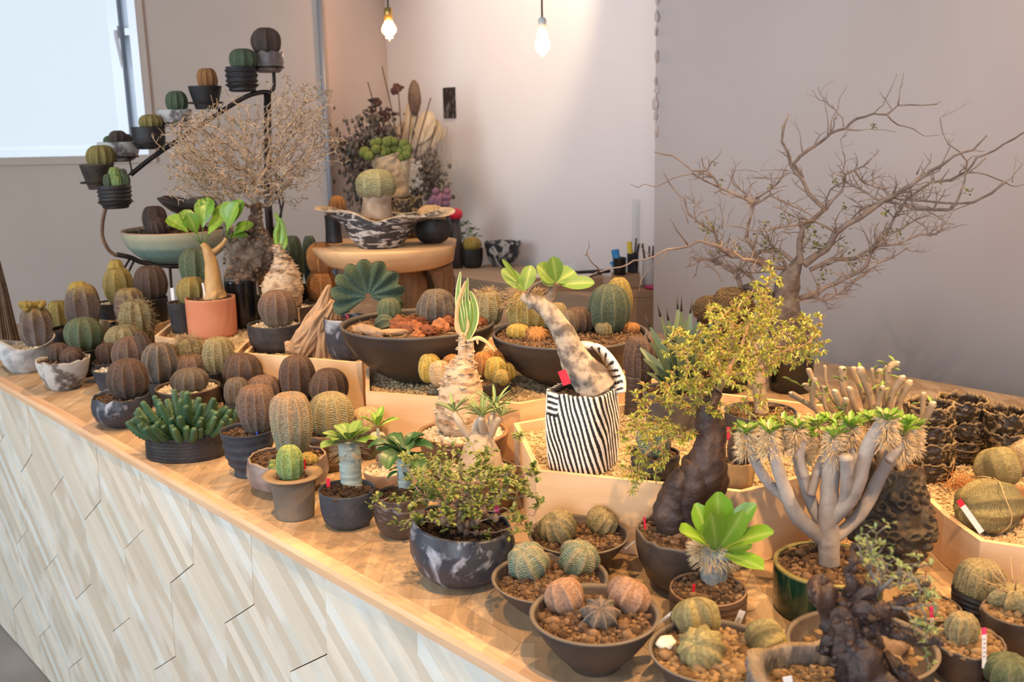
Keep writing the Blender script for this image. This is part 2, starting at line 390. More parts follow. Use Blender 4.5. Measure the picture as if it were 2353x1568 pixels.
def _zeb():
    m, nt, b = mat('black_white_grooved_clay'); a = attr(nt); v = coord(nt)
    c = ramp(nt, math_(nt, 'ADD', a[0], math_(nt, 'MULTIPLY_ADD', noi(nt, v, 220, 4), .5, -.25)), [(.42, (.018, .016, .015)), (.55, (.74, .70, .62))])
    nt.links.new(c, b.inputs['Base Color']); b.inputs['Roughness'].default_value = .38; bump(nt, b, noi(nt, v, 300, 4), .2, .001); return m
PL['zebra'] = _zeb()
CA = dict(
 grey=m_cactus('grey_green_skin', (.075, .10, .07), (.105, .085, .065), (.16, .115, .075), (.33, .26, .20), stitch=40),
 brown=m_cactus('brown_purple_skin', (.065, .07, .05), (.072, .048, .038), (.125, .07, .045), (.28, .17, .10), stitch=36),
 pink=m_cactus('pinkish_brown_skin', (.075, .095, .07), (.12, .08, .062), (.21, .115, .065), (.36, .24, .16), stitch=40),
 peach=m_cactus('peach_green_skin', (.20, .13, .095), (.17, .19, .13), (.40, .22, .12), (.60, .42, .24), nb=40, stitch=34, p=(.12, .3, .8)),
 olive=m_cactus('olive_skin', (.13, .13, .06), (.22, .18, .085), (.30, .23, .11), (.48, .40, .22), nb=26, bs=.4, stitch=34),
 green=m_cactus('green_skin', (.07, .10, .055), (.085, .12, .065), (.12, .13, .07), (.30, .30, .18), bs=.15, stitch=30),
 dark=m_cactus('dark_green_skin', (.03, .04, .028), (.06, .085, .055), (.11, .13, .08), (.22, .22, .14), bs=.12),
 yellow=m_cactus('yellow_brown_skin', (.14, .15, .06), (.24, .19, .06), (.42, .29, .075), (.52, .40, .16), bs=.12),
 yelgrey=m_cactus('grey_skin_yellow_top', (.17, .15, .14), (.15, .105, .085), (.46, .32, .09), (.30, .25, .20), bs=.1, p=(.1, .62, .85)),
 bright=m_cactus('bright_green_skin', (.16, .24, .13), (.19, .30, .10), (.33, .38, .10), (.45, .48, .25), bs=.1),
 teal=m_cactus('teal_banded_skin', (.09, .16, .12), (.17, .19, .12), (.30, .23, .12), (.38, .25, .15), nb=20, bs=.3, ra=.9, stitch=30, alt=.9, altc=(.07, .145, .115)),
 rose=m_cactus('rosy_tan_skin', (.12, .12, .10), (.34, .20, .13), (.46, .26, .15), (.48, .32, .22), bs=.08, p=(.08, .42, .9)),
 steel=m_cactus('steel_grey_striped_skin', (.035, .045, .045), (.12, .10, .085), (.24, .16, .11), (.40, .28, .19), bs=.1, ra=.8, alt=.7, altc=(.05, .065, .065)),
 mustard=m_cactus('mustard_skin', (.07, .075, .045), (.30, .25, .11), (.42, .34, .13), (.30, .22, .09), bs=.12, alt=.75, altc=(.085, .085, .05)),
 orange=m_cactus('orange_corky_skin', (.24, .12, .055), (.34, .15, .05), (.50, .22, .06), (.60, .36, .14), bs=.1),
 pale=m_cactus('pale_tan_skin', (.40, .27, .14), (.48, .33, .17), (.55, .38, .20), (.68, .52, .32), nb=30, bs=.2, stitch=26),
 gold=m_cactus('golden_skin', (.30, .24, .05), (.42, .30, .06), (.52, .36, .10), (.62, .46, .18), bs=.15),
)
SOIL = m_stone('soil_granules', [(.055, .032, .020), (.12, .072, .042), (.20, .12, .065), (.30, .19, .11)])
SOILD = m_stone('dark_soil_granules', [(.025, .016, .012), (.055, .034, .022), (.09, .055, .034)])
SOILT = m_stone('tan_soil_granules', [(.14, .085, .04), (.27, .17, .085), (.40, .27, .14)])
GRAV = m_stone('cream_gravel', [(.42, .30, .16), (.60, .45, .26), (.74, .60, .38)])
GRAVW = m_stone('white_gravel', [(.58, .47, .32), (.72, .62, .46), (.80, .74, .62)])
LAVA = m_stone('red_lava_rock', [(.16, .055, .028), (.30, .11, .05), (.40, .17, .075)])
SPINE = m_simple('dry_spines', (.50, .36, .19), .8, (.25, .16, .08), 60)
SPINEY = m_simple('golden_fuzz', (.62, .44, .22), .85, (.80, .62, .38), 60)
BARKG = m_pot('grey_bark', (.27, .225, .19), (.42, .36, .31), .85, 30, bs=.7, bscale=120)
BARKT = m_pot('tan_bark', (.36, .26, .17), (.50, .38, .26), .85, 22, bs=.5, bscale=120)
BARKD = m_pot('dark_bark', (.035, .022, .019), (.11, .062, .042), .5, 12, bs=1.0, bscale=60, bd=.004)
BARKP = m_pot('pale_peeling_bark', (.62, .46, .30), (.26, .15, .08), .8, 34, .48, .62, bs=.9, bscale=70, st=(1, 1, 2.4))
BARKC = m_pot('cream_smooth_bark', (.60, .49, .37), (.48, .37, .26), .6, 14, bs=.3)
BARKS = m_pot('silver_green_bark', (.36, .42, .37), (.27, .30, .25), .7, 40, bs=.4, st=(1, 1, 4))
BARKR = m_pot('rugged_brown_bark', (.13, .08, .05), (.36, .27, .19), .9, 28, bs=1.0, bscale=90, bd=.004)
BARKY = m_pot('golden_peeling_bark', (.60, .36, .13), (.42, .24, .10), .5, 30, bs=.4, st=(1, 1, .3))
BARKM = m_pot('lichen_bark', (.47, .38, .28), (.10, .08, .07), .85, 34, .47, .60, bs=.9, bscale=60, bd=.003)
LF = dict(
 lime=m_leaf('lime_leaf', (.13, .30, .025), (.27, .44, .04), (.50, .60, .18), rough=.32),
 mid=m_leaf('mid_green_leaf', (.10, .22, .03), (.22, .32, .05), (.45, .50, .15)),
 deep=m_leaf('deep_green_leaf', (.02, .075, .018), (.04, .11, .025), (.16, .26, .07), rough=.35),
 yel=m_leaf('yellow_green_leaf', (.36, .42, .05), (.58, .52, .09), (.5, .5, .2)),
 shrub=m_leaf('shrub_leaf', (.12, .17, .035), (.26, .28, .05), (.3, .33, .1)),
 teal=m_leaf('agave_leaf', (.10, .17, .115), (.17, .22, .12), (.22, .28, .16), ra=.2, rough=.5),
 grey=m_leaf('grey_green_leaf', (.17, .26, .09), (.26, .34, .12), (.5, .52, .25)),
 olive=m_leaf('tiny_olive_leaf', (.10, .12, .03), (.19, .19, .05), (.2, .2, .1)),
 strap=m_leaf('variegated_strap_leaf', (.13, .26, .04), (.22, .34, .07), (.13, .25, .05), edge=(.72, .68, .28)),
 dry=m_leaf('dry_leaf', (.62, .40, .18), (.72, .50, .26), (.7, .5, .3), tr=.1),
 orng=m_leaf('dead_orange_leaf', (.42, .22, .06), (.58, .33, .10), (.6, .4, .2), tr=.1),
)
IRON = m_simple('dark_iron', (.018, .014, .013), .45, (.05, .03, .022), 20, metal=.6)
RUSTY = m_simple('rusty_iron', (.13, .065, .03), .6, (.22, .12, .06), 30, metal=.3)
CEDAR = m_grain('cedar_board', (.78, .55, .33), (.68, .45, .25), 'x', sc_=.6)
PLAS_R = m_simple('red_plastic', (.62, .02, .045), .4); PLAS_P = m_simple('pink_plastic', (.75, .04, .16), .4)
PLAS_W = m_simple('white_plastic', (.80, .78, .76), .4); PLAS_Y = m_simple('yellow_plastic', (.75, .55, .05), .4)
PLAS_B = m_simple('blue_plastic', (.02, .05, .42), .4); INK = m_simple('ink', (.12, .10, .12), .7)
# ------------------------------------------------------------------ pots
KIND = {   # height fraction -> radius factor between base (0) and rim (1); values above 1 bulge past the rim
 'taper': [(0, 0), (.3, .32), (.7, .74), (1, 1)],
 'bowl': [(0, 0), (.08, .18), (.25, .48), (.5, .76), (.8, .95), (1, 1)],
 'wide': [(0, 0), (.12, .12), (.35, .42), (.6, .68), (.85, .9), (1, 1)],
 'round': [(0, 0), (.08, .45), (.25, .9), (.5, 1.14), (.72, 1.16), (.9, 1.06), (1, 1)],
 'egg': [(0, 0), (.1, .5), (.3, 1.0), (.55, 1.13), (.8, 1.08), (1, 1)],
 'cup': [(0, 0), (.06, .35), (.2, .7), (.5, .93), (.8, 1.0), (1, 1)],
 'cyl': [(0, 0), (.04, .6), (.3, .85), (.7, .95), (1, 1)],
 'goblet': [(0, .12), (.06, 0), (.14, .1), (.3, .5), (.5, .72), (.8, .85), (1, 1)],
 'flare': [(0, 0), (.1, .05), (.5, .15), (.85, .32), (.93, .62), (.98, .98), (1, 1)],
 'jar': [(0, .3), (.1, .7), (.35, 1.7), (.6, 2.0), (.82, 1.75), (.93, 1.15), (1, 1)],
 'waist': [(0, 1.0), (.12, 1.04), (.35, 1.0), (.7, .92), (.82, .96), (.86, 1.06), (.95, 1.07), (1, 1.0)],
}
def vnoise(p, s=1.0): return noise.noise(Vector(p)*s)
def lathe_pot(mb, c, H, R, rb, kind='cup', seg=48, th=None, rough=0, ribs=0, ribamp=0, wob=0, depth=.3, seed=0, sq=(1, 1), wave=None, nring=22, spin=0, facet=0, crater=0, tilt=0, crust=0):
    th = th or max(.0028, R*.05); K = KIND[kind]
    def rad(t):
        for (t0, f0), (t1, f1) in zip(K, K[1:]):
            if t <= t1+1e-9:
                x = (t-t0)/(t1-t0); x = x*x*(3-2*x) if kind in ('flare', 'goblet', 'waist') else x
                return rb+(R-rb)*(f0+(f1-f0)*x)
        return R
    V = []; A = []; c = Vector(c)
    outer = []
    for i in range(nring+1):
        t = i/nring; outer.append((t, rad(t)))
    def wv(th_): return 0 if wave is None else wave(th_)
    rings = []
    for t, r in outer: rings.append((t, r, t, 0))
    rings.append((1.0, R-th*.5, 1, 1)); rings.append((1.0, R-th, 1, 1))
    for k in range(1, 6):
        t = 1-depth*k/5; rings.append((t, rad(t)-th, t, 0))
    nr = len(rings)
    for ri, (t, r, tt, top) in enumerate(rings):
        inner = ri > nring
        for k in range(seg):
            a = 2*PI*k/seg; rr = r; z = t*H
            if ribs and not inner: rr += ribamp*R*math.sin(t*ribs*2*PI+(1.2*vnoise((math.cos(a)*1.5, math.sin(a)*1.5, t*2+seed))))
            if wob: rr *= 1+wob*vnoise((math.cos(a)*1.6+seed, math.sin(a)*1.6, t*2.2))
            if facet and not inner:
                u = a/(2*PI)*facet+t*facet*.35; v_ = t*7+.5*(math.floor(u) % 2); fu = u-math.floor(u)-.5; fv = v_-math.floor(v_)-.5
                rr += R*.10*(fu*fu+fv*fv-.3)*min(1, t*6)*min(1, (1-t)*8)
            if crust: rr += crust*R*(vnoise((x_c := math.cos(a)*5+seed*3, math.sin(a)*5, t*5))+.7*vnoise((math.cos(a)*14, math.sin(a)*14+seed, t*12)))
            if crater and not inner:
                q = Vector((math.cos(a)*rr, math.sin(a)*rr, z))*(1/.014)
                d0 = noise.voronoi(q)[0][0]; rr += crater*max(-.5, .5-abs(d0-.40)*4.5)*(1 if t < .95 else .3)
            if rough and t > .8:
                e = (t-.8)/.2; z += e*rough*H*(vnoise((math.cos(a)*3+seed, math.sin(a)*3, 5))+.6*vnoise((math.cos(a)*9+seed, math.sin(a)*9, 9)))
                rr += e*rough*H*.5*vnoise((math.cos(a)*7+seed, math.sin(a)*7, 2))
            if wave and t > .4: z += ((t-.4)/.6)**3.2*wv(a)[0]; rr += ((t-.4)/.6)**4.5*wv(a)[1]
            x, y = math.cos(a+spin)*rr*sq[0], math.sin(a+spin)*rr*sq[1]
            z += tilt*x*t
            V.append((c.x+x, c.y+y, c.z+z)); A.append((1.0 if t > .955 else 0, seed % 1, t))
    Fs = []
    for i in range(nr-1):
        for k in range(seg): j = (k+1) % seg; Fs.append((i*seg+k, i*seg+j, (i+1)*seg+j, (i+1)*seg+k))
    Fs.append(tuple(range(seg-1, -1, -1))); Fs.append(tuple((nr-1)*seg+k for k in range(seg)))
    mb.add(V, Fs, A)
    return rad
def soil(mb, c, r, n, rs, rng, dome=.0, sq=(1, 1), lump=.3, base=True):
    c = Vector(c)
    if base:
        V = []; A = []; seg = 28; nr = 7
        for i in range(nr+1):
            q = i/nr
            for k in range(seg):
                a = 2*PI*k/seg; x, y = math.cos(a)*r*q*sq[0], math.sin(a)*r*q*sq[1]
                V.append((c.x+x, c.y+y, c.z+dome*(1-q*q)+rs*lump*2*vnoise((x*90, y*90, c.x*10)))); A.append((0, .2+.4*rng.random(), 0))
        Fs = [(i*seg+k, i*seg+(k+1) % seg, (i+1)*seg+(k+1) % seg, (i+1)*seg+k) for i in range(nr) for k in range(seg)]
        mb.add(V, Fs, A)
    for _ in range(n):
        q = math.sqrt(rng.random())*.985; a = rng.random()*2*PI; x, y = math.cos(a)*r*q*sq[0], math.sin(a)*r*q*sq[1]
        s = rs*(rng.uniform(.5, 1.15) if rng.random() > .04 else rng.uniform(1.4, 2.2))
        stone(mb, (c.x+x, c.y+y, c.z+dome*(1-q*q)+s*.35), s, rng)
def cactus(mb, c, r, h, ribs=10, amp=.10, seed=0, tilt=(0, 0, 1), prof='globe', pit=.1, lump=.05, wob=.0, seg_per=8, nv=30, spin=0, squash=1, twist=0):
    c = Vector(c); seg = ribs*seg_per; V = []; A = []; R = rot_to(tilt); sd = seed*7.31; _r = random.Random(int(seed*1000)); rv = [(.15 if i % 2 else .75)+_r.uniform(-.2, .25) for i in range(ribs)]
    for i in range(nv+1):
        u = i/nv
        ph = min(u*PI*.5 if prof == 'dome' else u*PI*.93+PI*.07, PI-1e-5 if prof != 'dome' else PI/2-1e-5)
        if prof == 'dome': rr = math.cos(ph)**.55; z = math.sin(ph)
        elif prof == 'tall':
            rr = (math.sin(ph))**.45*(.86+.14*math.sin(u*PI)); z = (1-math.cos(ph)**1 if ph < PI/2 else 1-math.cos(ph))/2; 
        elif prof == 'pear':
            rr = math.sin(ph)**.6*(.62+.42*u); z = (1-math.cos(ph))/2
        else: rr = math.sin(ph)**.72; z = (1-math.cos(ph))/2
        ta = max(0, (u-.9)/.1)
        for k in range(seg):
            a = 2*PI*k/seg
            q = ribs*a/2; cc = abs(math.cos(q)); rid = 1-abs(math.sin(q)) if False else cc
            ridge = (1-abs(math.sin(q)))            # sharp crest
            am = amp*(.35+.65*max(0, math.sin(min(1, u*1.15)*PI))**.5)
            f = 1+am*(ridge**1.3*1.7-.75)
            f *= 1+lump*1.6*vnoise((math.cos(a)*1.4+sd, math.sin(a)*1.4, z*2.2+sd))+wob*vnoise((math.cos(a)*4+sd, math.sin(a)*4, z*5))
            x = math.cos(a+spin+twist*z)*r*rr*f; y = math.sin(a+spin+twist*z)*r*rr*f*squash
            zz = z*h-pit*h*ta*ta*.7
            V.append(c+R @ Vector((x, y, zz))); A.append((ridge if u < .985 else .3, rv[int(((q+PI/2)//PI)) % ribs], min(1, u)))
    Fs = [(i*seg+k, i*seg+(k+1) % seg, (i+1)*seg+(k+1) % seg, (i+1)*seg+k) for i in range(nv) for k in range(seg)]
    Fs.append(tuple(nv*seg+k for k in range(seg))); Fs.append(tuple(range(seg-1, -1, -1)))
    mb.add(V, Fs, A)
def spines(mb, c, r, h, rng, n=120, L=.012, w=.0006, curl=1.0, tmin=.45):
    c = Vector(c)
    for _ in range(n):
        a = rng.random()*2*PI; u = rng.uniform(tmin, 1.0); ph = u*PI*.93+PI*.07
        rr = max(0, math.sin(ph))**.7*r*1.02; z = (1-math.cos(ph))/2*h
        p = c+Vector((math.cos(a)*rr, math.sin(a)*rr, z)); d = Vector((math.cos(a), math.sin(a), (u-.5)*2.2)).normalized()
        pts = [p]; dd = d
        for k in range(4):
            dd = (dd+Vector((rng.uniform(-1, 1), rng.uniform(-1, 1), rng.uniform(-1, .6)))*.45*curl).normalized(); pts.append(pts[-1]+dd*L*rng.uniform(.7, 1.2)/4)
        tube(mb, pts, [w, w, w*.9, w*.7, w*.3], 4, cap=False)
def plant_label(root, P, top, wpx, m_top, dirx=0, org=None, h=None, tf=.35, lean=(0, 0)):
    """little plastic plant tag: coloured head and white stake; P foot, top z"""
    mb = MB(); P = Vector(P); hh = top-P.z; wd = wpx
    R = Matrix.Rotation(lean[0], 3, 'Y') @ Matrix.Rotation(lean[1], 3, 'X')
    for z0, z1, mi in ((0, 1-tf, 0), (1-tf, 1, 1)):
        cc = P+R @ Vector((0, 0, hh*(z0+z1)/2)); box(mb, cc, (wd*(1 if mi else .98), .0009, hh*(z1-z0)), mi=mi, R=R)
    if tf < .9:
        for k in range(5):
            cc = P+R @ Vector((wd*.12*((k % 2)-.5), -.0006, hh*(1-tf)*(.35+.13*k))); box(mb, cc, (wd*.5, .0003, hh*.02), mi=2, R=R)
    o = mb.build('plant_label', [PLAS_W, m_top, INK], root, False, org=org)
    return o
POTS = {}
def away(P): v = Vector((P[0], P[1], 0)); return v.normalized()
def pot(key, label, x, yb, yr, wr, wb, m, kind='cup', z=CT, name='potted_cactus', cat='potted plant', group=None, soilm=SOIL, sn=140, rs=.0035, sd=.12, dome=0, G=None, sq=(1, 1), soilr=None, H=None, **kw):
    """pot whose foot, rim and widths are read off the photo and stood on the plane z"""
    if G is None:
        f = onz(x, yb, z); rb = wb*sc(f); g = f+away(f)*rb*.95
    else: g = Vector((G[0], G[1], z)); rb = wb*sc(g)
    g.z = z; D = math.hypot(g.x, g.y); rim = atd(x, yr, D); R = wr*sc(rim)
    h = H or (rim.z-z)
    rng = random.Random(hash(key) % 1000 if False else sum(map(ord, key))*7)
    root = thing(name, label, cat, g, group) if label else None
    mb = MB(); rad = lathe_pot(mb, g, h, R, rb, kind, seed=rng.random()*9, sq=sq, **kw)
    po = mb.build('pot', PL[m], root, org=g)
    zs = g.z+h*(1-sd); rs_ = (rad(1-sd)-max(.0028, R*.05))*1.0
    if sn is not None:
        sb = MB(); soil(sb, (g.x, g.y, zs), soilr or rs_, sn, rs, rng, dome, sq)
        tag(sb.build('soil', soilm, root, org=g), kind='stuff')
    POTS[key] = dict(root=root, g=g, R=R, rb=rb, h=h, zs=zs, rs=rs_, D=D, rng=rng, z=z, dome=dome)
    return POTS[key]
def cac(p, cx, yt, yb, hw, m, ribs=9, dy=0, base=None, name='cactus', spin=None, **kw):
    """cactus in pot p: centre x, top and bottom pixel rows, half width; dy = metres behind the pot centre"""
    g = p['g']; D = p['D']+dy
    if base is not None:      # foot seen in the photo: stand it on the soil there
        f = onz(cx, base, p['zs']+p['dome']*.5); D = math.hypot(f.x, f.y)+hw*sc(f)*.8
    top = atd(cx, yt, D); r = hw*sc(top)/(1+kw.get('amp', .10)*.3); zb = p['zs']-.004+p['dome']*.4
    if yb is not None: zb = max(zb-.02, atd(cx, yb, D-hw*sc(top)).z) if base is None and False else zb
    c = Vector((top.x, top.y, zb)); h = top.z-zb
    if kw.get('prof', '') == '' and h > 2.15*r: kw['prof'] = 'tall'
    mb = MB(); rng = p['rng']
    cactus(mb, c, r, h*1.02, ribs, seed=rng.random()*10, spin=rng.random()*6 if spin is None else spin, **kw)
    o = mb.build(name, CA[m], p['root'], org=g)
    p['last'] = (c, r, h); p['lasto'] = o; return c, r, h
def spin_part(p, n=150, L=.014, tmin=.45, w=.0006, name='spines', m=None):
    c, r, h = p['last']; mb = MB(); spines(mb, c, r, h, p['rng'], n, L, w, tmin=tmin)
    tag(mb.build(name, m or SPINE, p.get('lasto') or p['root'], org=p['g']), kind='stuff')
def lab(p, x, yt, yb, m, w=7, lean=(0, 0), tf=.35, dy=0):
    """plant tag in pot p seen between rows yt and yb"""
    f = onz(x, yb, p['zs']); D = math.hypot(f.x, f.y)+dy; t = atd(x, yt, D); f = atd(x, yb, D)
    plant_label(p['root'], f-Vector((0, 0, .004)), t.z, w*sc(f), m, org=p['g'], lean=lean, tf=tf)
# ------------------------------------------------------------------ the room
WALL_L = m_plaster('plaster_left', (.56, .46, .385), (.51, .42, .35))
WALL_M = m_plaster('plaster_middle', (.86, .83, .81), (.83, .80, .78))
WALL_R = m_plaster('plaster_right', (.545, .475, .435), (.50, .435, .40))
FLOOR = m_simple('concrete_floor', (.22, .20, .185), .75, (.30, .28, .26), 3, bs=.2, bscale=40)
def quad(name, pts, m, kind='structure', thick=.05, nrm=None):
    mb = MB(); P = [Vector(p) for p in pts]; n = (P[1]-P[0]).cross(P[2]-P[0]).normalized()*thick
    if nrm is not None and n.dot(Vector(nrm)) > 0: n = -n
    mb.add(P+[p+n for p in P], [(0, 1, 2, 3), (7, 6, 5, 4), (0, 4, 5, 1), (1, 5, 6, 2), (2, 6, 7, 3), (3, 7, 4, 0)])
    o = mb.build(name, m, None, False); o['kind'] = kind; return o
TOPZ = 2.8; YL = 4.6
fl = quad('floor', [(-4.2, -2.2, 0), (4, -2.2, 0), (4, 6.4, 0), (-4.2, 6.4, 0)], FLOOR, nrm=(0, 0, 1))
w0 = aty(6, 60, YL); w1 = aty(346, 355, YL)          # window opening
WX0, WX1, WZ0, WZ1 = -2.62, w1.x, w1.z, 2.5
xe = aty(752, 300, YL).x                              # end of the left wall
def wallrect(mb, x0, x1, z0, z1, y=YL, t=.12):
    box(mb, ((x0+x1)/2, y+t/2, (z0+z1)/2), (x1-x0, t, z1-z0))
mb = MB()
wallrect(mb, -4.2, WX0, 0, TOPZ); wallrect(mb, WX1, xe, 0, TOPZ); wallrect(mb, WX0, WX1, 0, WZ0); wallrect(mb, WX0, WX1, WZ1, TOPZ)
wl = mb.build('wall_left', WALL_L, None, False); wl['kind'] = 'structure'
# aluminium window with frosted pane
ALU = m_simple('white_aluminium', (.72, .76, .80), .35, metal=.2); ALUD = m_simple('grey_aluminium', (.38, .42, .47), .4, metal=.4)
FROST = m_emit('frosted_daylight_pane', (.76, .87, .96), .84)
mb = MB(); f = .035
for (x0, x1, z0, z1) in ((WX0, WX0+f, WZ0, WZ1), (WX1-f, WX1, WZ0, WZ1), (WX0+f, WX1-f, WZ0, WZ0+.028), (WX0+f, WX1-f, WZ1-f, WZ1)):
    box(mb, ((x0+x1)/2, YL+.03, (z0+z1)/2), (x1-x0, .10, z1-z0))
win = mb.build('window_1', ALU, None, False); win['kind'] = 'structure'
xs = aty(268, 200, YL).x
mb = MB()
for (x0, x1, z0, z1) in ((xs-.012, xs+.035, WZ0+.028, WZ1-f), (WX0+f, xs, WZ0+.028, WZ0+.05)):
    box(mb, ((x0+x1)/2, YL+.025, (z0+z1)/2), (x1-x0, .045, z1-z0))
mb.build('sash', ALU, win, False)
mb = MB(); box(mb, (xs+.052, YL+.05, (WZ0+WZ1)/2), (.03, .03, WZ1-WZ0-.07)); box(mb, (xs+.085, YL+.045, (WZ0+WZ1)/2), (.006, .05, WZ1-WZ0-.07))
mb.build('sash_track', ALUD, win, False)
mb = MB(); hz = aty(290, 90, YL).z
box(mb, (xs+.028, YL-.012, hz+.03), (.02, .03, .05)); tube(mb, [(xs+.03, YL-.03, hz+.035), (xs+.034, YL-.035, hz), (xs+.045, YL-.03, hz-.12)], [.008, .009, .006], 8)
box(mb, (xs+.075, YL-.0, hz+.03), (.02, .03, .03))
mb.build('window_handle', ALU, win, False)
mb = MB(); box(mb, ((WX0+xs)/2+.02, YL+.06, (WZ0+WZ1)/2), (xs-WX0-.0, .006, WZ1-WZ0-.04)); mb.build('pane', FROST, win, False)
mb = MB(); box(mb, ((xs+WX1)/2, YL+.085, (WZ0+WZ1)/2), (WX1-xs, .006, WZ1-WZ0-.04)); mb.build('pane', FROST, win, False)
mb = MB()
for (x0, x1, z0, z1) in ((WX1, WX1+.03, WZ0, WZ1), (WX0, WX1, WZ0-.035, WZ0), (WX1, WX1+.03, WZ0-.035, WZ0-.0005)):
    box(mb, ((x0+x1)/2, YL-.006, (z0+z1)/2), (x1-x0, .02, z1-z0))
tr = mb.build('trim_1', WALL_L, None, False); tr['kind'] = 'structure'
# recess: short wall and the long wall parallel to the counter
C0 = Vector((-.63, 5.5, 0)); DE = Vector((EU.x, EU.y, 0)); PN = Vector((EN.x, EN.y, 0))
def vwall(name, a, b, m, z0=0, z1=TOPZ, t=.1, face=None):
    a = Vector(a); b = Vector(b); d = (b-a).normalized(); n = Vector((-d.y, d.x, 0))
    if n.y < 0: n = -n
    mb = MB(); P = [Vector((p.x, p.y, z)) for z in (z0, z1) for p in (a, b, b+n*t, a+n*t)]
    mb.add(P, [(0, 1, 5, 4), (1, 2, 6, 5), (2, 3, 7, 6), (3, 0, 4, 7), (4, 5, 6, 7), (3, 2, 1, 0)])
    o = mb.build(name, m, None, False); o['kind'] = 'structure'; return o
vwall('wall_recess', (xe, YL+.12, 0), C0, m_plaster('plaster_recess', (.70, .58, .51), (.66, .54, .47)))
vwall('wall_middle', C0, C0+DE*2.6, WALL_M)
R0 = Vector((.505, 3.5, 0))
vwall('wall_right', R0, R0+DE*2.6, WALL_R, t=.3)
# raw plaster edge where the right wall ends
mb = MB(); rng = random.Random(5)
for k in range(26):
    z = 1.35+k*.04+rng.uniform(-.01, .01); p = R0+DE*.002
    if rng.random() < .6: rock(mb, (p.x+rng.uniform(-.004, .003), p.y-.006, z), rng.uniform(.006, .012), rng, 1, .6, (1, .6, 2.2))
ed = mb.build('trim_2', WALL_R, None, False); ed['kind'] = 'structure'
mb = MB(); tube(mb, [(xe+.0, YL-.012, 0), (xe+.0, YL-.012, TOPZ)], .013, 10)
cd = mb.build('wall_conduit', m_simple('grey_conduit', (.27, .28, .30), .4, metal=.3), None, True); tag(cd, 'thin grey vertical conduit pipe running down the end of the left wall', 'pipe')
# ------------------------------------------------------------------ counter
TOPW = m_wood('oiled_counter_wood', (.36, .23, .125), (.54, .375, .22), (.64, .475, .31), strip=.031, sdir=.75, mode='top', saw=.6, rough=.6)
PANW = m_wood('whitewashed_panel_wood', (.72, .66, .54), (.49, .40, .29), (.62, .65, .59), strip=.027, sdir=-.65, mode='tile', saw=.62, wash=(.84, .83, .77))
def clip(poly, f):
    out = []
    for i in range(len(poly)):
        a, b = poly[i], poly[(i+1) % len(poly)]; fa, fb = f(a), f(b)
        if fa >= 0: out.append(a)
        if (fa >= 0) != (fb >= 0):
            t = fa/(fa-fb); out.append((a[0]+(b[0]-a[0])*t, a[1]+(b[1]-a[1])*t))
    return out
def hexgrid(u0, u1, v0, v1, verts, A_, B_, org, clips):
    res = []
    for j in range(-14, 15):
        for i in range(-24, 25):
            L = (org[0]+A_[0]*i+B_[0]*j, org[1]+A_[1]*i+B_[1]*j)
            if L[0] < u0-.4 or L[0] > u1+.4 or L[1] < v0-.4 or L[1] > v1+.4: continue
            poly = [(L[0]+x, L[1]+y) for x, y in verts]
            cx = sum(p[0] for p in poly)/len(poly); cy = sum(p[1] for p in poly)/len(poly)
            g = .9965; poly = [(cx+(x-cx)*g, cy+(y-cy)*g) for x, y in poly]
            for cf in clips:
                poly = clip(poly, cf)
                if len(poly) < 3: break
            if len(poly) >= 3: res.append((poly, (cx, cy)))
    return res
LEFT_U, RIGHT_U, BACK_S = -1.1, 2.6, 1.66
counter = thing('counter', 'long display counter with wooden hexagon-tiled top and whitewashed slanting plank front', 'counter', tuple(ctr(.6, .8, 0)))
rng = random.Random(11)
# front panel hexagons (u along the edge, v = height)
hv = [(0, 0), (.118, .083), (.233, 0), (.233, -.165), (.115, -.248), (0, -.165)]
tiles = hexgrid(LEFT_U, RIGHT_U, 0, .83, hv, (.2325, 0), (.1165, -.248), (.116-.061, .612), [lambda p: p[1]-.004, lambda p: .832-p[1], lambda p: p[0]-LEFT_U, lambda p: RIGHT_U-p[0]])
org = Vector(EA); org.z = 0
mb = MB()
for poly, cc in tiles:
    va = rng.random(); h = rng.uniform(0, .0012); n = len(poly); sh = lambda p: (p[0]+.07*(p[1]-.612), p[1])
    V = []
    for dd in (.006-h, .02):
        for p in poly: q = sh(p); V.append((q[0], dd, q[1]))
    Fs = [tuple(range(n-1, -1, -1))]+[(i, (i+1) % n, (i+1) % n+n, i+n) for i in range(n)]
    mb.add(V, Fs, (0, va, 0))
pan = mb.build('front_panel', PANW, counter, False)
MW = Matrix((( EU.x, EN.x, 0, EA.x), (EU.y, EN.y, 0, EA.y), (0, 0, 1, 0), (0, 0, 0, 1)))   # u,s,z -> world
pan.matrix_parent_inverse = counter.matrix_world.inverted() if False else Matrix.Translation(-Vector(counter.location))
pan.matrix_basis = MW
mb = MB(); cu, cs = (LEFT_U+RIGHT_U)/2, BACK_S/2
box(mb, (cu, .02+.6, .41), (RIGHT_U-LEFT_U-.02, 1.2, .82), a=(0, .5, 0))
carc = mb.build('carcass', m_simple('dark_carcass', (.10, .085, .07), .8), counter, False)
carc.matrix_parent_inverse = Matrix.Translation(-Vector(counter.location)); carc.matrix_basis = MW
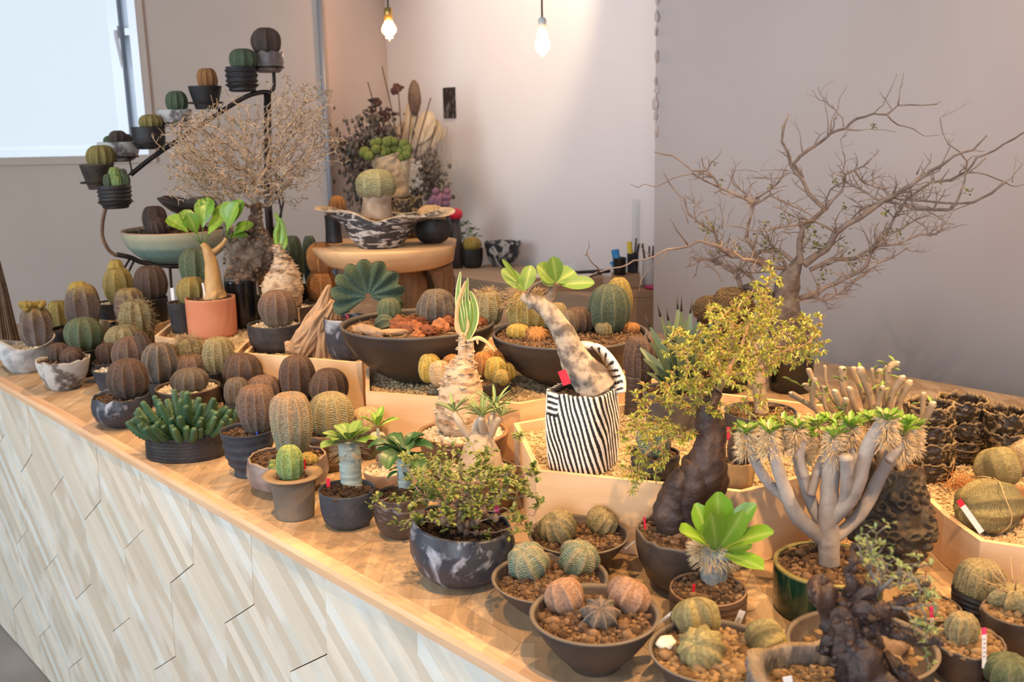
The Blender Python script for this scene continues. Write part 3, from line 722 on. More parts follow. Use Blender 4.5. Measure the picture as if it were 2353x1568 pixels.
# worktop
s_ = .135
hx = [(s_*math.cos(math.radians(k*60)), s_*math.sin(math.radians(k*60))) for k in range(6)]
rt = math.radians(47.7)+math.radians(90-84)      # one joint direction runs away from the camera
def r2(p, a): return (p[0]*math.cos(a)-p[1]*math.sin(a), p[0]*math.sin(a)+p[1]*math.cos(a))
hx = [r2(p, rt+math.radians(0)) for p in hx]
A_ = r2((s_*1.5, s_*math.sqrt(3)/2), rt); B_ = r2((0, s_*math.sqrt(3)), rt)
res = hexgrid(LEFT_U, RIGHT_U, .02, BACK_S, hx, A_, B_, (.9, .5), [lambda p: p[0]-LEFT_U, lambda p: RIGHT_U-p[0], lambda p: p[1]-.026, lambda p: BACK_S-p[1]])
mb = MB()
for poly, cc in res:
    n = len(poly); V = [(p[0], p[1], CT) for p in poly]+[(p[0], p[1], CT-.02) for p in poly]
    ar = sum(poly[i][0]*poly[(i+1) % n][1]-poly[(i+1) % n][0]*poly[i][1] for i in range(n))
    top = tuple(range(n)) if ar > 0 else tuple(range(n-1, -1, -1))
    mb.add(V, [top]+[(i, i+n, (i+1) % n+n, (i+1) % n) for i in range(n)], (0, rng.random(), 0))
box(mb, (cu, BACK_S/2+.01, CT-.0295), (RIGHT_U-LEFT_U-.01, BACK_S-.04, .018), a=(0, .5, 0))
wt = mb.build('worktop', TOPW, counter, False); wt.matrix_parent_inverse = Matrix.Translation(-Vector(counter.location)); wt.matrix_basis = MW
mb = MB(); n = 160; V = []
prof = [(.026, CT-.018), (.026, CT+.0), (.004, CT+.0), (-.001, CT-.006), (-.001, CT-.018)]
for i in range(n+1):
    u = LEFT_U+(RIGHT_U-LEFT_U)*i/n
    for k, (s, z) in enumerate(prof):
        wv = .0016*vnoise((u*9, k*.3, 2)) if k in (2, 3) else 0
        V.append((u, s+wv, z))
Fs = [(i*5+k, i*5+k+1, i*5+k+6, i*5+k+5) for i in range(n) for k in range(4)]+[(4, 3, 2, 1, 0), tuple(n*5+k for k in range(5))]
mb.add(V, Fs, (0, .3, 0))
eb = mb.build('edge_band', m_grain('worn_edge_wood', (.56, .34, .18), (.66, .46, .30), 'x', sc_=.7), counter, False); eb.matrix_parent_inverse = Matrix.Translation(-Vector(counter.location)); eb.matrix_basis = MW
# ------------------------------------------------------------------ cedar gravel trays
def inset(P, d):
    n = len(P); out = []
    ar = sum(P[i][0]*P[(i+1) % n][1]-P[(i+1) % n][0]*P[i][1] for i in range(n)); sg = 1 if ar > 0 else -1
    L = []
    for i in range(n):
        a = Vector(P[i][:2]); b = Vector(P[(i+1) % n][:2]); t = (b-a).normalized(); nn = Vector((-t.y, t.x))*sg*d; L.append((a+nn, t))
    for i in range(n):
        (p, t), (q, s) = L[i-1], L[i]; den = t.x*s.y-t.y*s.x
        k = ((q.x-p.x)*s.y-(q.y-p.y)*s.x)/den; out.append((p.x+t.x*k, p.y+t.y*k))
    return out
def inside(p, P):
    c = False; j = len(P)-1
    for i in range(len(P)):
        if (P[i][1] > p[1]) != (P[j][1] > p[1]) and p[0] < (P[j][0]-P[i][0])*(p[1]-P[i][1])/(P[j][1]-P[i][1])+P[i][0]: c = not c
        j = i
    return c
def tray(label, P, z1, grav=.014, n=2500, rs=.0032, z0=CT+.001, t=.0085, dark=None, seed=1):
    rng = random.Random(seed); cx = sum(p[0] for p in P)/len(P); cy = sum(p[1] for p in P)/len(P)
    g = Vector((cx, cy, z0)); root = thing('gravel_tray', label, 'tray', g, 'cedar gravel trays on the counter')
    Q = inset(P, t); k = len(P)
    for i in range(k):
        j = (i+1) % k; mb = MB(); a, b, c, d = Vector(P[i]), Vector(P[j]), Vector(Q[j]), Vector(Q[i])
        ln = (b-a).length; tt = (b-a).normalized(); ang = math.atan2(tt.y, tt.x); M_ = Matrix.Rotation(-ang, 2)
        m0 = (a+b)/2
        lo = [M_ @ (Vector(v[:2])-m0[:2] if False else Vector((v[0]-m0.x, v[1]-m0.y))) for v in (a, b, c, d)]
        V = [(p.x, p.y, z) for z in (0, z1-z0) for p in lo]
        mb.add(V, [(0, 1, 5, 4), (1, 2, 6, 5), (2, 3, 7, 6), (3, 0, 4, 7), (4, 5, 6, 7), (3, 2, 1, 0)], (0, rng.random(), 0))
        o = mb.build('side_board', CEDAR, root, False); o.location = (m0.x-g.x, m0.y-g.y, 0); o.rotation_euler = (0, 0, ang)
    mb = MB(); zf = z1-grav-.004
    mb.add([(x, y, z0) for x, y in Q]+[(x, y, z0+.01) for x, y in Q], [tuple(range(k)), tuple(range(2*k-1, k-1, -1))]+[(i, (i+1) % k, (i+1) % k+k, i+k) for i in range(k)])
    mb.build('base_board', CEDAR, root, False, org=g)
    xs_ = [p[0] for p in Q]; ys = [p[1] for p in Q]; mb = MB()
    # fill surface
    mb.add([(x, y, zf) for x, y in Q]+[(x, y, z0+.012) for x, y in Q], [tuple(range(k)), tuple(range(2*k-1, k-1, -1))]+[(i, (i+1) % k, (i+1) % k+k, i+k) for i in range(k)], (0, .3, 0))
    c = 0
    Qi = inset(Q, .003)
    while c < n:
        x, y = rng.uniform(min(xs_), max(xs_)), rng.uniform(min(ys), max(ys))
        if not inside((x, y), Qi): continue
        s = rs*rng.uniform(.6, 1.35); stone(mb, (x, y, zf+s*.4+.0022*vnoise((x*25, y*25, 3))), s, rng); c += 1
    tag(mb.build('gravel', GRAV, root, False, org=g), kind='stuff')
    return root, zf+.003
zT = .97
TA, gA = tray('cedar gravel tray farthest left, under the orange terracotta pot', [(-.943, 2.588), (-.667, 2.372), (-.684, 3.0), (-.99, 3.10)], zT, seed=1, n=3000)
TB, gB = tray('cedar gravel tray holding the driftwood, behind the two dark cacti', [(-.650, 2.357), (-.345, 2.228), (-.35, 2.60), (-.49, 2.95), (-.52, 3.18), (-.668, 3.20)], zT, seed=2, n=2600)
TC, gC = tray('cedar gravel tray under the two big black bowls', [(-.301, 1.973), (.013, 1.862), (.37, 2.065), (.36, 2.34), (.0, 2.50), (-.31, 2.36), (-.328, 2.171)], zT, seed=3, n=6000)
TD, gD = tray('cedar gravel tray under the striped zebra pot, nearest the middle', [(.0, 1.734), (.033, 1.479), (.33, 1.37), (.62, 1.53), (.60, 1.80), (.37, 1.93)], zT, seed=4, n=8000)
TR, gR = tray('cedar gravel tray at the right edge with the crusted bowls', [(.628, 1.378), (.638, 1.283), (.95, 1.125), (1.28, 1.28), (1.25, 1.62), (.72, 1.72), (.635, 1.60)], .925, seed=5, n=7000, rs=.0034)
# small low tray at far left, behind the dark pots
TE, gE = tray('low cedar gravel tray at the back left, behind the small spiny cactus', [(-1.32, 3.03), (-1.045, 2.87), (-1.0, 3.07), (-1.26, 3.32)], .94, seed=6, n=900)
# ------------------------------------------------------------------ back shelf with boxes
SH = m_grain('pale_shelf_wood', (.50, .37, .25), (.42, .30, .20), 'x', sc_=.5)
S0 = Vector((-.254, 4.35, 0))-DE*.15; ang = math.atan2(DE.y, DE.x)
ln = 1.0; dp = .42
mid = S0+DE*ln/2+PN*dp/2
mb = MB(); box(mb, (0, 0, 0), (ln, dp, .06)); sh = mb.build('back_shelf', SH, None, False); sh.location = (mid.x, mid.y, CT-.03); sh.rotation_euler = (0, 0, ang)
tag(sh, 'pale wooden shelf along the white wall behind the counter', 'shelf')
for u in (.1, ln-.1):
    for s in (.05, dp-.05): mb = MB(); box(mb, (u-ln/2, s-dp/2, -.425), (.05, .05, .79)); mb.build('leg', SH, sh, False)
def shelfpt(x, y): return onz(x, y, CT)
# ------------------------------------------------------------------ cactus pots along the counter front (left to right)
GRP = 'potted ribbed cacti on the counter'
def cpot(key, label, *a, **k): return pot(key, label, *a, group=k.pop('group', GRP), **k)
# far left
p = cpot('shell', 'wavy grey shell-like bowl with a tall brown cactus and yellow tuft at far left', 64, 858, 782, 60, 34, 'shell', 'bowl', soilm=GRAVW, sn=120, rs=.004, wave=lambda a: (.014*math.sin(2*a+.6), .016*math.cos(2*a+.4)), sd=.22, bd=0) if False else \
    cpot('shell', 'wavy grey shell-like bowl with a tall brown cactus and yellow tuft at far left', 64, 858, 782, 60, 34, 'shell', 'bowl', soilm=GRAVW, sn=120, rs=.004, wave=lambda a: (.014*math.sin(2*a+.6), .016*math.cos(2*a+.4)), sd=.22)
cac(p, 78, 705, None, 34, 'yelgrey', 9, amp=.16, prof='tall', lump=.1)
c, r, h = p['last']; mb = MB(); rng = p['rng']
for k in range(26):
    a = rng.random()*6.28; q = rng.random()**.5*r*.85
    cactus(mb, c+Vector((math.cos(a)*q-.004, math.sin(a)*q, h*.92+rng.random()*.012)), .009, .016, 6, .15, rng.random()*9, nv=6, seg_per=4)
mb.build('offset_crown', CA['gold'], p['lasto'], org=p['g'])
mb = MB()
for k in range(5): cactus(mb, c+Vector((-.042+.004*math.sin(k*2), .03, h*.15+k*.016)), .014, .02, 7, .15, k, nv=8, seg_per=4)
mb.build('offset_column', CA['gold'], p['lasto'], org=p['g'])
p = cpot('marb', 'black and white marbled bowl with two small brown cacti near the left edge', 152, 898, 822, 58, 30, 'white', 'bowl', rough=.10, sn=90)
cac(p, 132, 789, None, 24, 'brown', 10, dy=.02); cac(p, 167, 797, None, 25, 'brown', 11, dy=-.012, tilt=(-.1, -.5, 1))
p = cpot('blk1', 'wide black pot with a dark green ribbed cactus behind the marbled bowl', 187, 868, 798, 56, 40, 'black', 'cup', soilm=SOILT)
cac(p, 188, 731, None, 40, 'green', 9, amp=.12)
p = cpot('tallp', 'black pot with the tallest two-tone brown and yellow cactus at the left', 178, 826, 752, 52, 38, 'black', 'cup')
cac(p, 185, 655, None, 37, 'yelgrey', 8, prof='tall', amp=.13, lump=.08)
c, r, h = p['last']; mb = MB(); cactus(mb, c+Vector((-.006, 0, h*.72)), r*.62, h*.36, 8, .12, 3); mb.build('offset', CA['gold'], p['lasto'], org=p['g'])
p = cpot('yel2', 'small dark pot with a yellow-green cactus half hidden behind the tall brown one', 128, 800, 758, 32, 24, 'charcoal', 'cup')
cac(p, 131, 692, None, 27, 'yellow', 9)
lab(p, 129, 737, 760, PLAS_B, 5)
p = cpot('bushL', 'dark pot with a low grey-green cactus behind the two leftmost striped ones', 276, 864, 792, 30, 22, 'umber', 'cup')
cac(p, 281, 749, None, 39, 'olive', 12, amp=.12)
p = cpot('urn', 'small rough grey urn with a squat shrivelled cactus left of the pale blue pot', 243, 878, 832, 26, 18, 'slate', 'cup', rough=.1)
cac(p, 243, 790, None, 23, 'brown', 8, amp=.16)
p = cpot('pb1', 'blue-grey pot with a tall banded cactus behind the round bowl at left', 262, 902, 846, 43, 30, 'navy', 'taper', soilm=GRAVW)
cac(p, 295, 776, None, 39, 'pink', 11)
p = cpot('roundL', 'round blue-black bowl with torn rim and a purple-brown ribbed cactus', 286, 984, 906, 62, 34, 'storm', 'round', rough=.12, sn=60)
cac(p, 289, 827, None, 46, 'brown', 12, amp=.07)
p = cpot('nav2', 'dark navy pot with a shrivelled green and gold cactus', 372, 934, 874, 38, 28, 'navy', 'cup')
cac(p, 365, 790, None, 38, 'steel', 9, amp=.13, lump=.10)
mb = MB(); c, r, h = p['last']; cactus(mb, c+Vector((-.035, .03, h*.55)), .016, .075, 7, .15, 2, prof='tall', tilt=(-.3, 0, 1)); mb.build('pointed_offset', CA['brown'], p['lasto'], org=p['g'])
p = cpot('shag1', 'dark pot with a shaggy straw-spined cactus in front of the left tray', 430, 914, 822, 29, 22, 'charcoal', 'cup')
cac(p, 430, 778, None, 33, 'olive', 9, amp=.14); spin_part(p, 190, .022, .4, .0007)
p = cpot('tagc', 'black pot with a tan ribbed cactus and a yellow-topped tag before the left tray', 500, 926, 852, 28, 24, 'black', 'cup')
cac(p, 498, 777, None, 35, 'olive', 12, lump=.08); lab(p, 481, 829, 856, PLAS_Y, 6)
p = cpot('pk2', 'hidden dark pot with a pinkish brown cactus behind the finger-stemmed plant', 437, 926, 872, 30, 24, 'umber', 'cup')
cac(p, 437, 816, None, 41, 'pink', 11)
p = cpot('flatt', 'wide brown-rimmed pot of pale gravel with a grey cactus behind the finger-stemmed plant', 438, 968, 887, 73, 50, 'umber', 'bowl', soilm=GRAVW, sn=260)
cac(p, 434, 848, None, 41, 'grey', 11, dy=-.01)
# oval pot with finger-like stems
p = pot('oval', 'low oval black pot packed with upright dark green finger-like stems', 433, 1069, 990, 92, 86, 'black', 'waist', sq=(1.0, .72), sn=120, sd=.16, rs=.003, name='potted_succulent', ribs=7, ribamp=.006, dome=.012)
g = p['g']; rng = p['rng']; FG = m_leaf('finger_green', (.028, .075, .032), (.08, .16, .065), (.1, .2, .1), tr=.08, rough=.5)
for k in range(70):
    mb = MB()
    q = math.sqrt((k+.5)/70); a = k*2.399; bx, by = math.cos(a)*q*.055, math.sin(a)*q*.038
    L = rng.uniform(.05, .085)*(1 if q > .5 else 1.15); out = Vector((math.cos(a)*q*1.7, math.sin(a)*q*1.5, 1.05-.85*q)); out.normalize()
    b0 = Vector((g.x+bx, g.y+by, p['zs'])); pts = [b0]; d = out.copy()
    for i in range(7): pts.append(pts[-1]+d*L/7); d = (d+Vector((0, 0, .22*q))+Vector((rng.uniform(-1, 1), rng.uniform(-1, 1), 0))*.08).normalized()
    r0 = rng.uniform(.0062, .0082)
    pts = spline(pts, 3); n = len(pts); rd = [r0*(.75+.35*math.sin(PI*min(1, i/(n-1)*.9+.1)))*(1+.13*math.cos(i*PI)) for i in range(n)]; rd[-1] = r0*.5; rd[-2] = r0*.85
    tube(mb, pts, rd, 10, (0, rng.random(), 0), aa=1, bump=.16); mb.build('finger_stem', FG, p['root'], org=g)
# dark trio and neighbours
p = cpot('dk1', 'charcoal pot with a dark brown lopsided cactus, an orange scar down its side', 553, 945, 885, 40, 28, 'charcoal', 'cup')
cac(p, 553, 814, None, 43, 'brown', 10, lump=.1)
p = cpot('gr2', 'small dark pot with a grey-green cactus peeping between two bigger brown ones', 548, 985, 925, 25, 24, 'charcoal', 'cup')
cac(p, 542, 870, None, 29, 'grey', 11)
p = cpot('st2', 'dark pot with a beaded brown cactus behind the tall blue-grey cup', 603, 978, 918, 33, 28, 'black', 'cup')
cac(p, 603, 865, None, 40, 'pink', 13, amp=.08)
p = cpot('dk2', 'black pot with the dark conical-topped cactus against the cedar tray', 682, 975, 912, 42, 30, 'black', 'cup')
cac(p, 680, 820, None, 41, 'brown', 10, lump=.05, prof='tall', pit=0)
p = cpot('dk3', 'brown-black pot with a dark twelve-ribbed cactus at the tray corner', 753, 985, 925, 44, 32, 'umber', 'cup')
cac(p, 753, 849, None, 43, 'brown', 12, amp=.08)
p = cpot('bluecup', 'tall blue-grey waisted cup with a finely striped grey cactus', 577, 1099, 985, 62, 34, 'navy', 'goblet', ribs=5, ribamp=.018, sn=170)
cac(p, 585, 888, None, 52, 'pink', 13, amp=.07, prof='pear')
p = cpot('eggpot', 'metallic egg-shaped pot with torn rim and the biggest banded pink-green cactus', 666, 1136, 1046, 87, 36, 'smoke', 'egg', rough=.07, sn=260, sd=.12, H=None)
cac(p, 664, 906, None, 58, 'peach', 12, amp=.06, lump=.05, prof='pear'); lab(p, 592, 992, 1035, PLAS_B, 4, lean=(.03, 0))
p = cpot('olive', 'dark ribbed pot with a tan-olive cactus whose dark dots run down its ribs', 757, 1086, 988, 58, 40, 'rust', 'cup', ribs=6, ribamp=.02)
cac(p, 758, 904, None, 51, 'olive', 12, amp=.09, lump=.03); lab(p, 735, 948, 988, PLAS_Y, 8, lean=(-.25, 0))
p = cpot('flare', 'grey flared-rim pot with small bright green cactus and a red tag', 680, 1200, 1088, 70, 44, 'tan', 'flare', sn=140, sd=.10, th=.016, group=None)
cac(p, 663, 1026, None, 30, 'bright', 9, amp=.12, dy=-.005)
c0 = onz(706, 1078, p['zs']); mb = MB()
for k in range(14): a = k*2.4; cactus(mb, c0+Vector((math.cos(a)*.0035*k**.5, math.sin(a)*.0035*k**.5+.008, .004+.01*math.exp(-k*.08))), .007, .014, 6, .2, k, nv=6, seg_per=4)
mb.build('offset_cluster', CA['gold'], p['root'], org=p['g'])
mb = MB()
for x, y in ((626, 1080), (634, 1087), (645, 1093), (655, 1095), (628, 1070)): cactus(mb, onz(x, y, p['zs']), .0065, .011, 7, .2, x, nv=6, seg_per=4)
mb.build('seedling_cluster', CA['bright'], p['root'], org=p['g'])
lab(p, 698, 1056, 1085, PLAS_R, 11, tf=.95)
# ------------------------------------------------------------------ leafy thick-stemmed plants
def rosette(mb, c, n, L, W, rng, up0=.9, up1=.15, shape=.75, fold=.2, curl=.8, wav=0, dirs=None, pet=.006):
    for k in range(n):
        a = k*2.399+rng.random()*.4; t = k/max(1, n-1); el = up0*(1-t)+up1*t
        d = Vector((math.cos(a)*(1.15-el), math.sin(a)*(1.15-el), el)); s = rng.uniform(.82, 1.12)*(.72+.35*t)
        leaf(mb, c, d, (0, 0, 1), L*s, W*s, fold, curl*rng.uniform(.6, 1.2), shape, 7, None, wav, rng, pet)
def stem(p, cx, ybot, ytop, hw, m, name='stem', taper=1.0, bump_=.12, rings=0, dy=0):
    f = onz(cx, ybot, p['zs']); D = math.hypot(f.x, f.y)+hw*sc(f)*.9+dy; b0 = atd(cx, ybot, D); t0 = atd(cx, ytop, D); b0.z = p['zs']-.004
    r = hw*sc(b0); n = 22; mb = MB(); pts = [b0.lerp(Vector((b0.x, b0.y, t0.z)), i/n) for i in range(n+1)]
    rd = [r*(1+(taper-1)*i/n)*(1+bump_*vnoise((i*.33, cx, 1))+(.05*math.sin(i*2.2) if rings else 0))*(1.06 if i < 2 else 1) for i in range(n+1)]; rd[-1] = r*.45
    tube(mb, pts, rd, 16, (0, .5, 0), bump=.06, aa=1); o = mb.build(name, m, p['root'], org=p['g'])
    return Vector((b0.x, b0.y, t0.z)), r
GL = 'thick-stemmed leafy succulents in pots'
p = pot('cupdark', 'rough blue-black cup with a pale stem and a flat rosette of bright leaves', 803, 1219, 1122, 65, 38, 'navy', 'cup', sn=240, group=GL, name='potted_succulent', soilm=SOILD, wob=.03, rs=.004)
t, r = stem(p, 808, 1122, 1018, 25, BARKS, rings=1)
mb = MB(); rosette(mb, t, 15, .047, .027, p['rng'], .75, .22, .7, .15, .5); rosette(mb, t+Vector((-.028, -.005, -.03)), 1, .02, .014, p['rng'], .2, .2)
tag(mb.build('leaves', LF['mid'], p['root'], org=p['g']), kind='stuff')
mb = MB(); spines(mb, t-Vector((0, 0, .03)), r*1.1, .035, p['rng'], 150, .018, .0004, .4, .3); tag(mb.build('bristles', SPINE, p['root'], org=p['g']), kind='stuff')
lab(p, 755, 1100, 1124, PLAS_R, 9, tf=.95)
p = pot('facet', 'round bronze-black pot carved with scale facets, wavy dark green leaves above', 925, 1241, 1134, 60, 36, 'umber', 'round', sn=150, soilm=SOILD, group=GL, name='potted_succulent', facet=14, seg=96, nring=48)
PL['umber_gloss'] = m_pot('glossy_bronze_clay', (.05, .035, .028), (.085, .058, .042), .3, 6, bs=.1)
p['root'].children[0].data.materials[0] = PL['umber_gloss']
t, r = stem(p, 932, 1128, 1050, 17, BARKS, rings=1)
mb = MB(); rosette(mb, t+Vector((0, 0, .004)), 11, .066, .034, p['rng'], .85, .3, .8, .25, 1.1, wav=.05); rosette(mb, t-Vector((0, 0, .025)), 6, .03, .017, p['rng'], .3, .0, .8, .2, .8)
tag(mb.build('leaves', LF['deep'], p['root'], org=p['g']), kind='stuff')
p = pot('pinkrib', 'pinkish ribbed pot with a fat grey stem and glossy lime leaves in front', 1624, 1480, 1352, 88, 70, 'rust', 'cyl', sn=330, group=GL, name='potted_succulent', ribs=7, ribamp=.022, sd=.08, rs=.004)
t, r = stem(p, 1640, 1345, 1262, 31, m_pot('smooth_grey_stem', (.24, .27, .26), (.33, .33, .30), .6, 60, bs=.2))
mb = MB()
for (x, y, L, W, d) in ((1655, 1180, .052, .03, .0), (1601, 1215, .048, .028, -.01), (1650, 1225, .038, .024, -.03), (1696, 1180, .05, .024, .015), (1690, 1220, .038, .022, -.02), (1728, 1215, .052, .026, .0), (1722, 1275, .052, .022, -.02), (1700, 1250, .04, .02, .02), (1615, 1190, .03, .02, .02)):
    P = atd(x, y, p['D']+d); dv = P-(t+Vector((0, 0, -.006)))
    leaf(mb, t+Vector((0, 0, -.006)), dv, (0, -.5, 1) if abs(dv.x) > .02 else (0, -1, .4), max(L, dv.length*1.2), W*1.32, .12, .4, .55, 8, None, 0, p['rng'], .004)
tag(mb.build('leaves', LF['lime'], p['root'], org=p['g']), kind='stuff')
mb = MB(); spines(mb, t-Vector((0, 0, .022)), r*1.2, .03, p['rng'], 420, .016, .0004, .5, .2)
for q in ((.03, .01, .0), (-.014, .0, .008)): spines(mb, t+Vector(q)-Vector((0, 0, .018)), r*.8, .02, p['rng'], 200, .012, .0004, .5, .2)
mb2 = MB(); rock(mb2, t+Vector((.012, 0, -.004)), r*.95, p['rng'], 2, .2, (1.5, 1, .55)); mb2.build('stem_crown', BARKS, p['root'], org=p['g'])
tag(mb.build('bristles', SPINEY, p['root'], org=p['g']), kind='stuff')
lab(p, 1592, 1343, 1362, PLAS_R, 7, tf=.95, lean=(.1, 0))
# small pale bowl with ceramic mushrooms behind the two leafy cups
p = pot('mush', 'small pale bowl of gravel holding two ceramic mushrooms and a leafy sprig', 888, 1125, 1078, 52, 30, 'slate', 'bowl', soilm=GRAVW, sn=160, name='mushroom_bowl', cat='bowl')
p['root'].children[0].data.materials[0] = m_pot('pale_pinkish_clay', (.40, .30, .25), (.5, .4, .33), .6, 10)
for (x, yb, yt, hw) in ((893, 1068, 1035, 25), (870, 1060, 1003, 18)):
    f = onz(x, yb, p['zs']); t = atd(x, yt, math.hypot(f.x, f.y)); k = sc(f); mb = MB(); cz = t.z
    tube(mb, [(f.x, f.y, p['zs']), (f.x, f.y, (cz+p['zs'])/2), (f.x, f.y, cz)], [hw*k*.4, hw*k*.28, hw*k*.3], 12)
    V = []; 
    for i in range(9):
        ph = i/8*PI; rr = max(0, math.sin(ph))**.6*hw*k if i not in (0, 8) else .0002; z = cz+(math.cos(ph)*hw*k*(.55 if ph < PI/2 else .15))
        V += [(f.x+math.cos(a*PI/9)*rr, f.y+math.sin(a*PI/9)*rr, z) for a in range(18)]
    mb.add(V, [(i*18+k2, (i+1)*18+k2, (i+1)*18+(k2+1) % 18, i*18+(k2+1) % 18) for i in range(8) for k2 in range(18)])
    mb.build('ceramic_mushroom', BARKC, p['root'], org=p['g'])
mb = MB(); tp = atd(868, 985, p['D']+.02); tube(mb, [(p['g'].x-.01, p['g'].y+.01, p['zs']), tp], [.004, .003], 6, aa=1); tube_st = mb.build('stem', BARKS, p['root'], org=p['g'])
mb = MB(); rosette(mb, tp, 9, .04, .016, p['rng'], 1.0, .35, 1.0, .2, .5); tag(mb.build('leaves', LF['lime'], p['root'], org=p['g']), kind='stuff')
p = cpot('palecac', 'low dark pot with a pale tan dome cactus just below the front cedar tray', 843, 1058, 985, 38, 30, 'umber', 'bowl')
cac(p, 842, 938, None, 39, 'pale', 12, amp=.06)
p = cpot('rimonly', 'low brown gravel-filled pot beside the cedar tray corner, mostly hidden', 796, 1000, 950, 34, 26, 'brown', 'bowl', soilm=GRAVW, sn=60); 
# ------------------------------------------------------------------ bulb plant in the brown bowl
def tuberprof(mb, base, pts_r, rng, seg=40, bumpy=.05, fr=40, a=(0, .5, 0), flute=0):
    """pts_r: list of (x, y, z, r) centres; smooth lumpy body"""
    base_ph = rng.random()*9; P = spline([q[:3] for q in pts_r], 7); n = len(P); R = lin([q[3] for q in pts_r], n)
    # smooth radii
    for _ in range(3): R = [R[0]]+[(R[i-1]+2*R[i]+R[i+1])/4 for i in range(1, n-1)]+[R[-1]]
    V = []; A = []
    up = Vector((1, 0, 0))
    for i, q in enumerate(P):
        t = (P[min(i+1, n-1)]-P[max(i-1, 0)]).normalized(); u = (Vector((1, 0, 0))-t*t.x).normalized(); w_ = t.cross(u)
        for k in range(seg):
            a_ = 2*PI*k/seg; rr = R[i]; dn = u*math.cos(a_)+w_*math.sin(a_)
            pp = q+dn*rr; rr *= 1+bumpy*(noise.noise(pp*fr)+.5*noise.noise(pp*fr*2.7))+(flute*noise.noise(Vector((math.cos(a_)*3.2, math.sin(a_)*3.2, i*.10+base_ph))) if flute else 0); V.append(q+dn*rr); A.append((0, a[1], i/(n-1)))
    Fs = [(i*seg+k, i*seg+(k+1) % seg, (i+1)*seg+(k+1) % seg, (i+1)*seg+k) for i in range(n-1) for k in range(seg)]
    Fs += [tuple(range(seg-1, -1, -1)), tuple((n-1)*seg+k for k in range(seg))]
    mb.add(V, Fs, A)
def pxbody(D, rows, zmin=None):
    """rows of (x, y, halfwidth px[, depth offset]) -> centres and radii at horizontal distance D"""
    out = []
    for row in rows:
        x, y, hw = row[:3]; P = atd(x, y, D+(row[3] if len(row) > 3 else 0)); out.append((P.x, P.y, P.z, hw*sc(P)))
    return out
def strap(mb, D, rows, W, rng, m0=(0, 0, 0)):
    """strap leaf through pixel points"""
    P = spline([atd(x, y, D+(q[0] if q else 0)) for x, y, *q in rows], 6); n = len(P); va = rng.random(); V = []; A = []
    for i, q in enumerate(P):
        t = i/(n-1); tg = (P[min(i+1, n-1)]-P[max(i-1, 0)]).normalized(); vw = (q-O3).normalized(); sd = tg.cross(vw).normalized()
        sd = (sd+vw*.35*math.sin(va*9)).normalized(); ws = W*.5*max(0, math.sin(PI*(t**.8*.93+.06)))**.6
        nn = sd.cross(tg).normalized()
        for u in (-1, -.4, 0, .4, 1): V.append(q+sd*ws*u+nn*abs(u)*ws*.35); A.append((1-abs(u), va, t))
    mb.add(V, [(i*5+k, i*5+k+1, i*5+k+6, i*5+k+5) for i in range(n-1) for k in range(4)], A)
p = pot('brbowl', 'big red-brown bowl of white gravel with a bulbous peeling caudex and strap leaves', 1068, 1116, 990, 104, 62, 'redbrown', 'bowl', soilm=GRAVW, sn=1000, rs=.0042, name='potted_caudex_plant', sd=.10, th=.006, dome=.006)
D = p['D']; mb = MB(); rng = p['rng']
body = pxbody(D, [(1064, 990, 44), (1062, 972, 58), (1060, 940, 58), (1060, 905, 52), (1060, 875, 44), (1063, 850, 37), (1066, 835, 26), (1068, 822, 14)])
tuberprof(mb, None, body, rng, 56, .09, 55); tuberprof(mb, None, pxbody(D, [(1066, 838, 16), (1064, 810, 12), (1062, 785, 9), (1062, 765, 7)]), rng, 20, .1, 200); tuberprof(mb, None, pxbody(D, [(1072, 838, 14), (1078, 815, 12), (1080, 795, 9), (1079, 780, 7)]), rng, 20, .1, 200)
mb_c = mb; mb.build('caudex', BARKP, p['root'], org=p['g'])
fl_ = MB()
for v in random.Random(6).sample([v for v in mb_c.V], 150):
    rock(fl_, v, rng.uniform(.002, .0055), rng, 1, .5, (1.3, 1.3, .35))
tag(fl_.build('bark_flakes', BARKP, p['root'], org=p['g']), kind='stuff')
mb = MB()
for rows, W in (([(1068, 780), (1054, 720), (1052, 670), (1058, 624)], 14), ([(1070, 780), (1062, 720), (1058, 690), (1070, 650)], 12), ([(1072, 782), (1078, 730), (1072, 680), (1075, 638)], 11), ([(1074, 782), (1090, 740), (1090, 700), (1079, 668)], 17), ([(1074, 780), (1084, 730), (1082, 690)], 13), ([(1066, 778), (1068, 730), (1066, 690)], 13)):
    strap(mb, D, rows, W*sc(p['g']), rng)
tag(mb.build('strap_leaves', LF['strap'], p['root'], org=p['g']), kind='stuff')
mb = MB()
for rows, W in (([(1062, 775), (1050, 740), (1052, 700), (1063, 665), (1070, 645)], 9), ([(1082, 782), (1098, 776), (1118, 786), (1138, 808)], 9), ([(1082, 782), (1094, 778), (1098, 792)], 8), ([(1064, 770), (1050, 755), (1048, 715)], 10), ([(1068, 772), (1076, 750), (1073, 728)], 6)):
    strap(mb, D-.01, rows, W*sc(p['g']), rng)
tag(mb.build('dry_leaves', LF['dry'], p['root'], org=p['g']), kind='stuff')
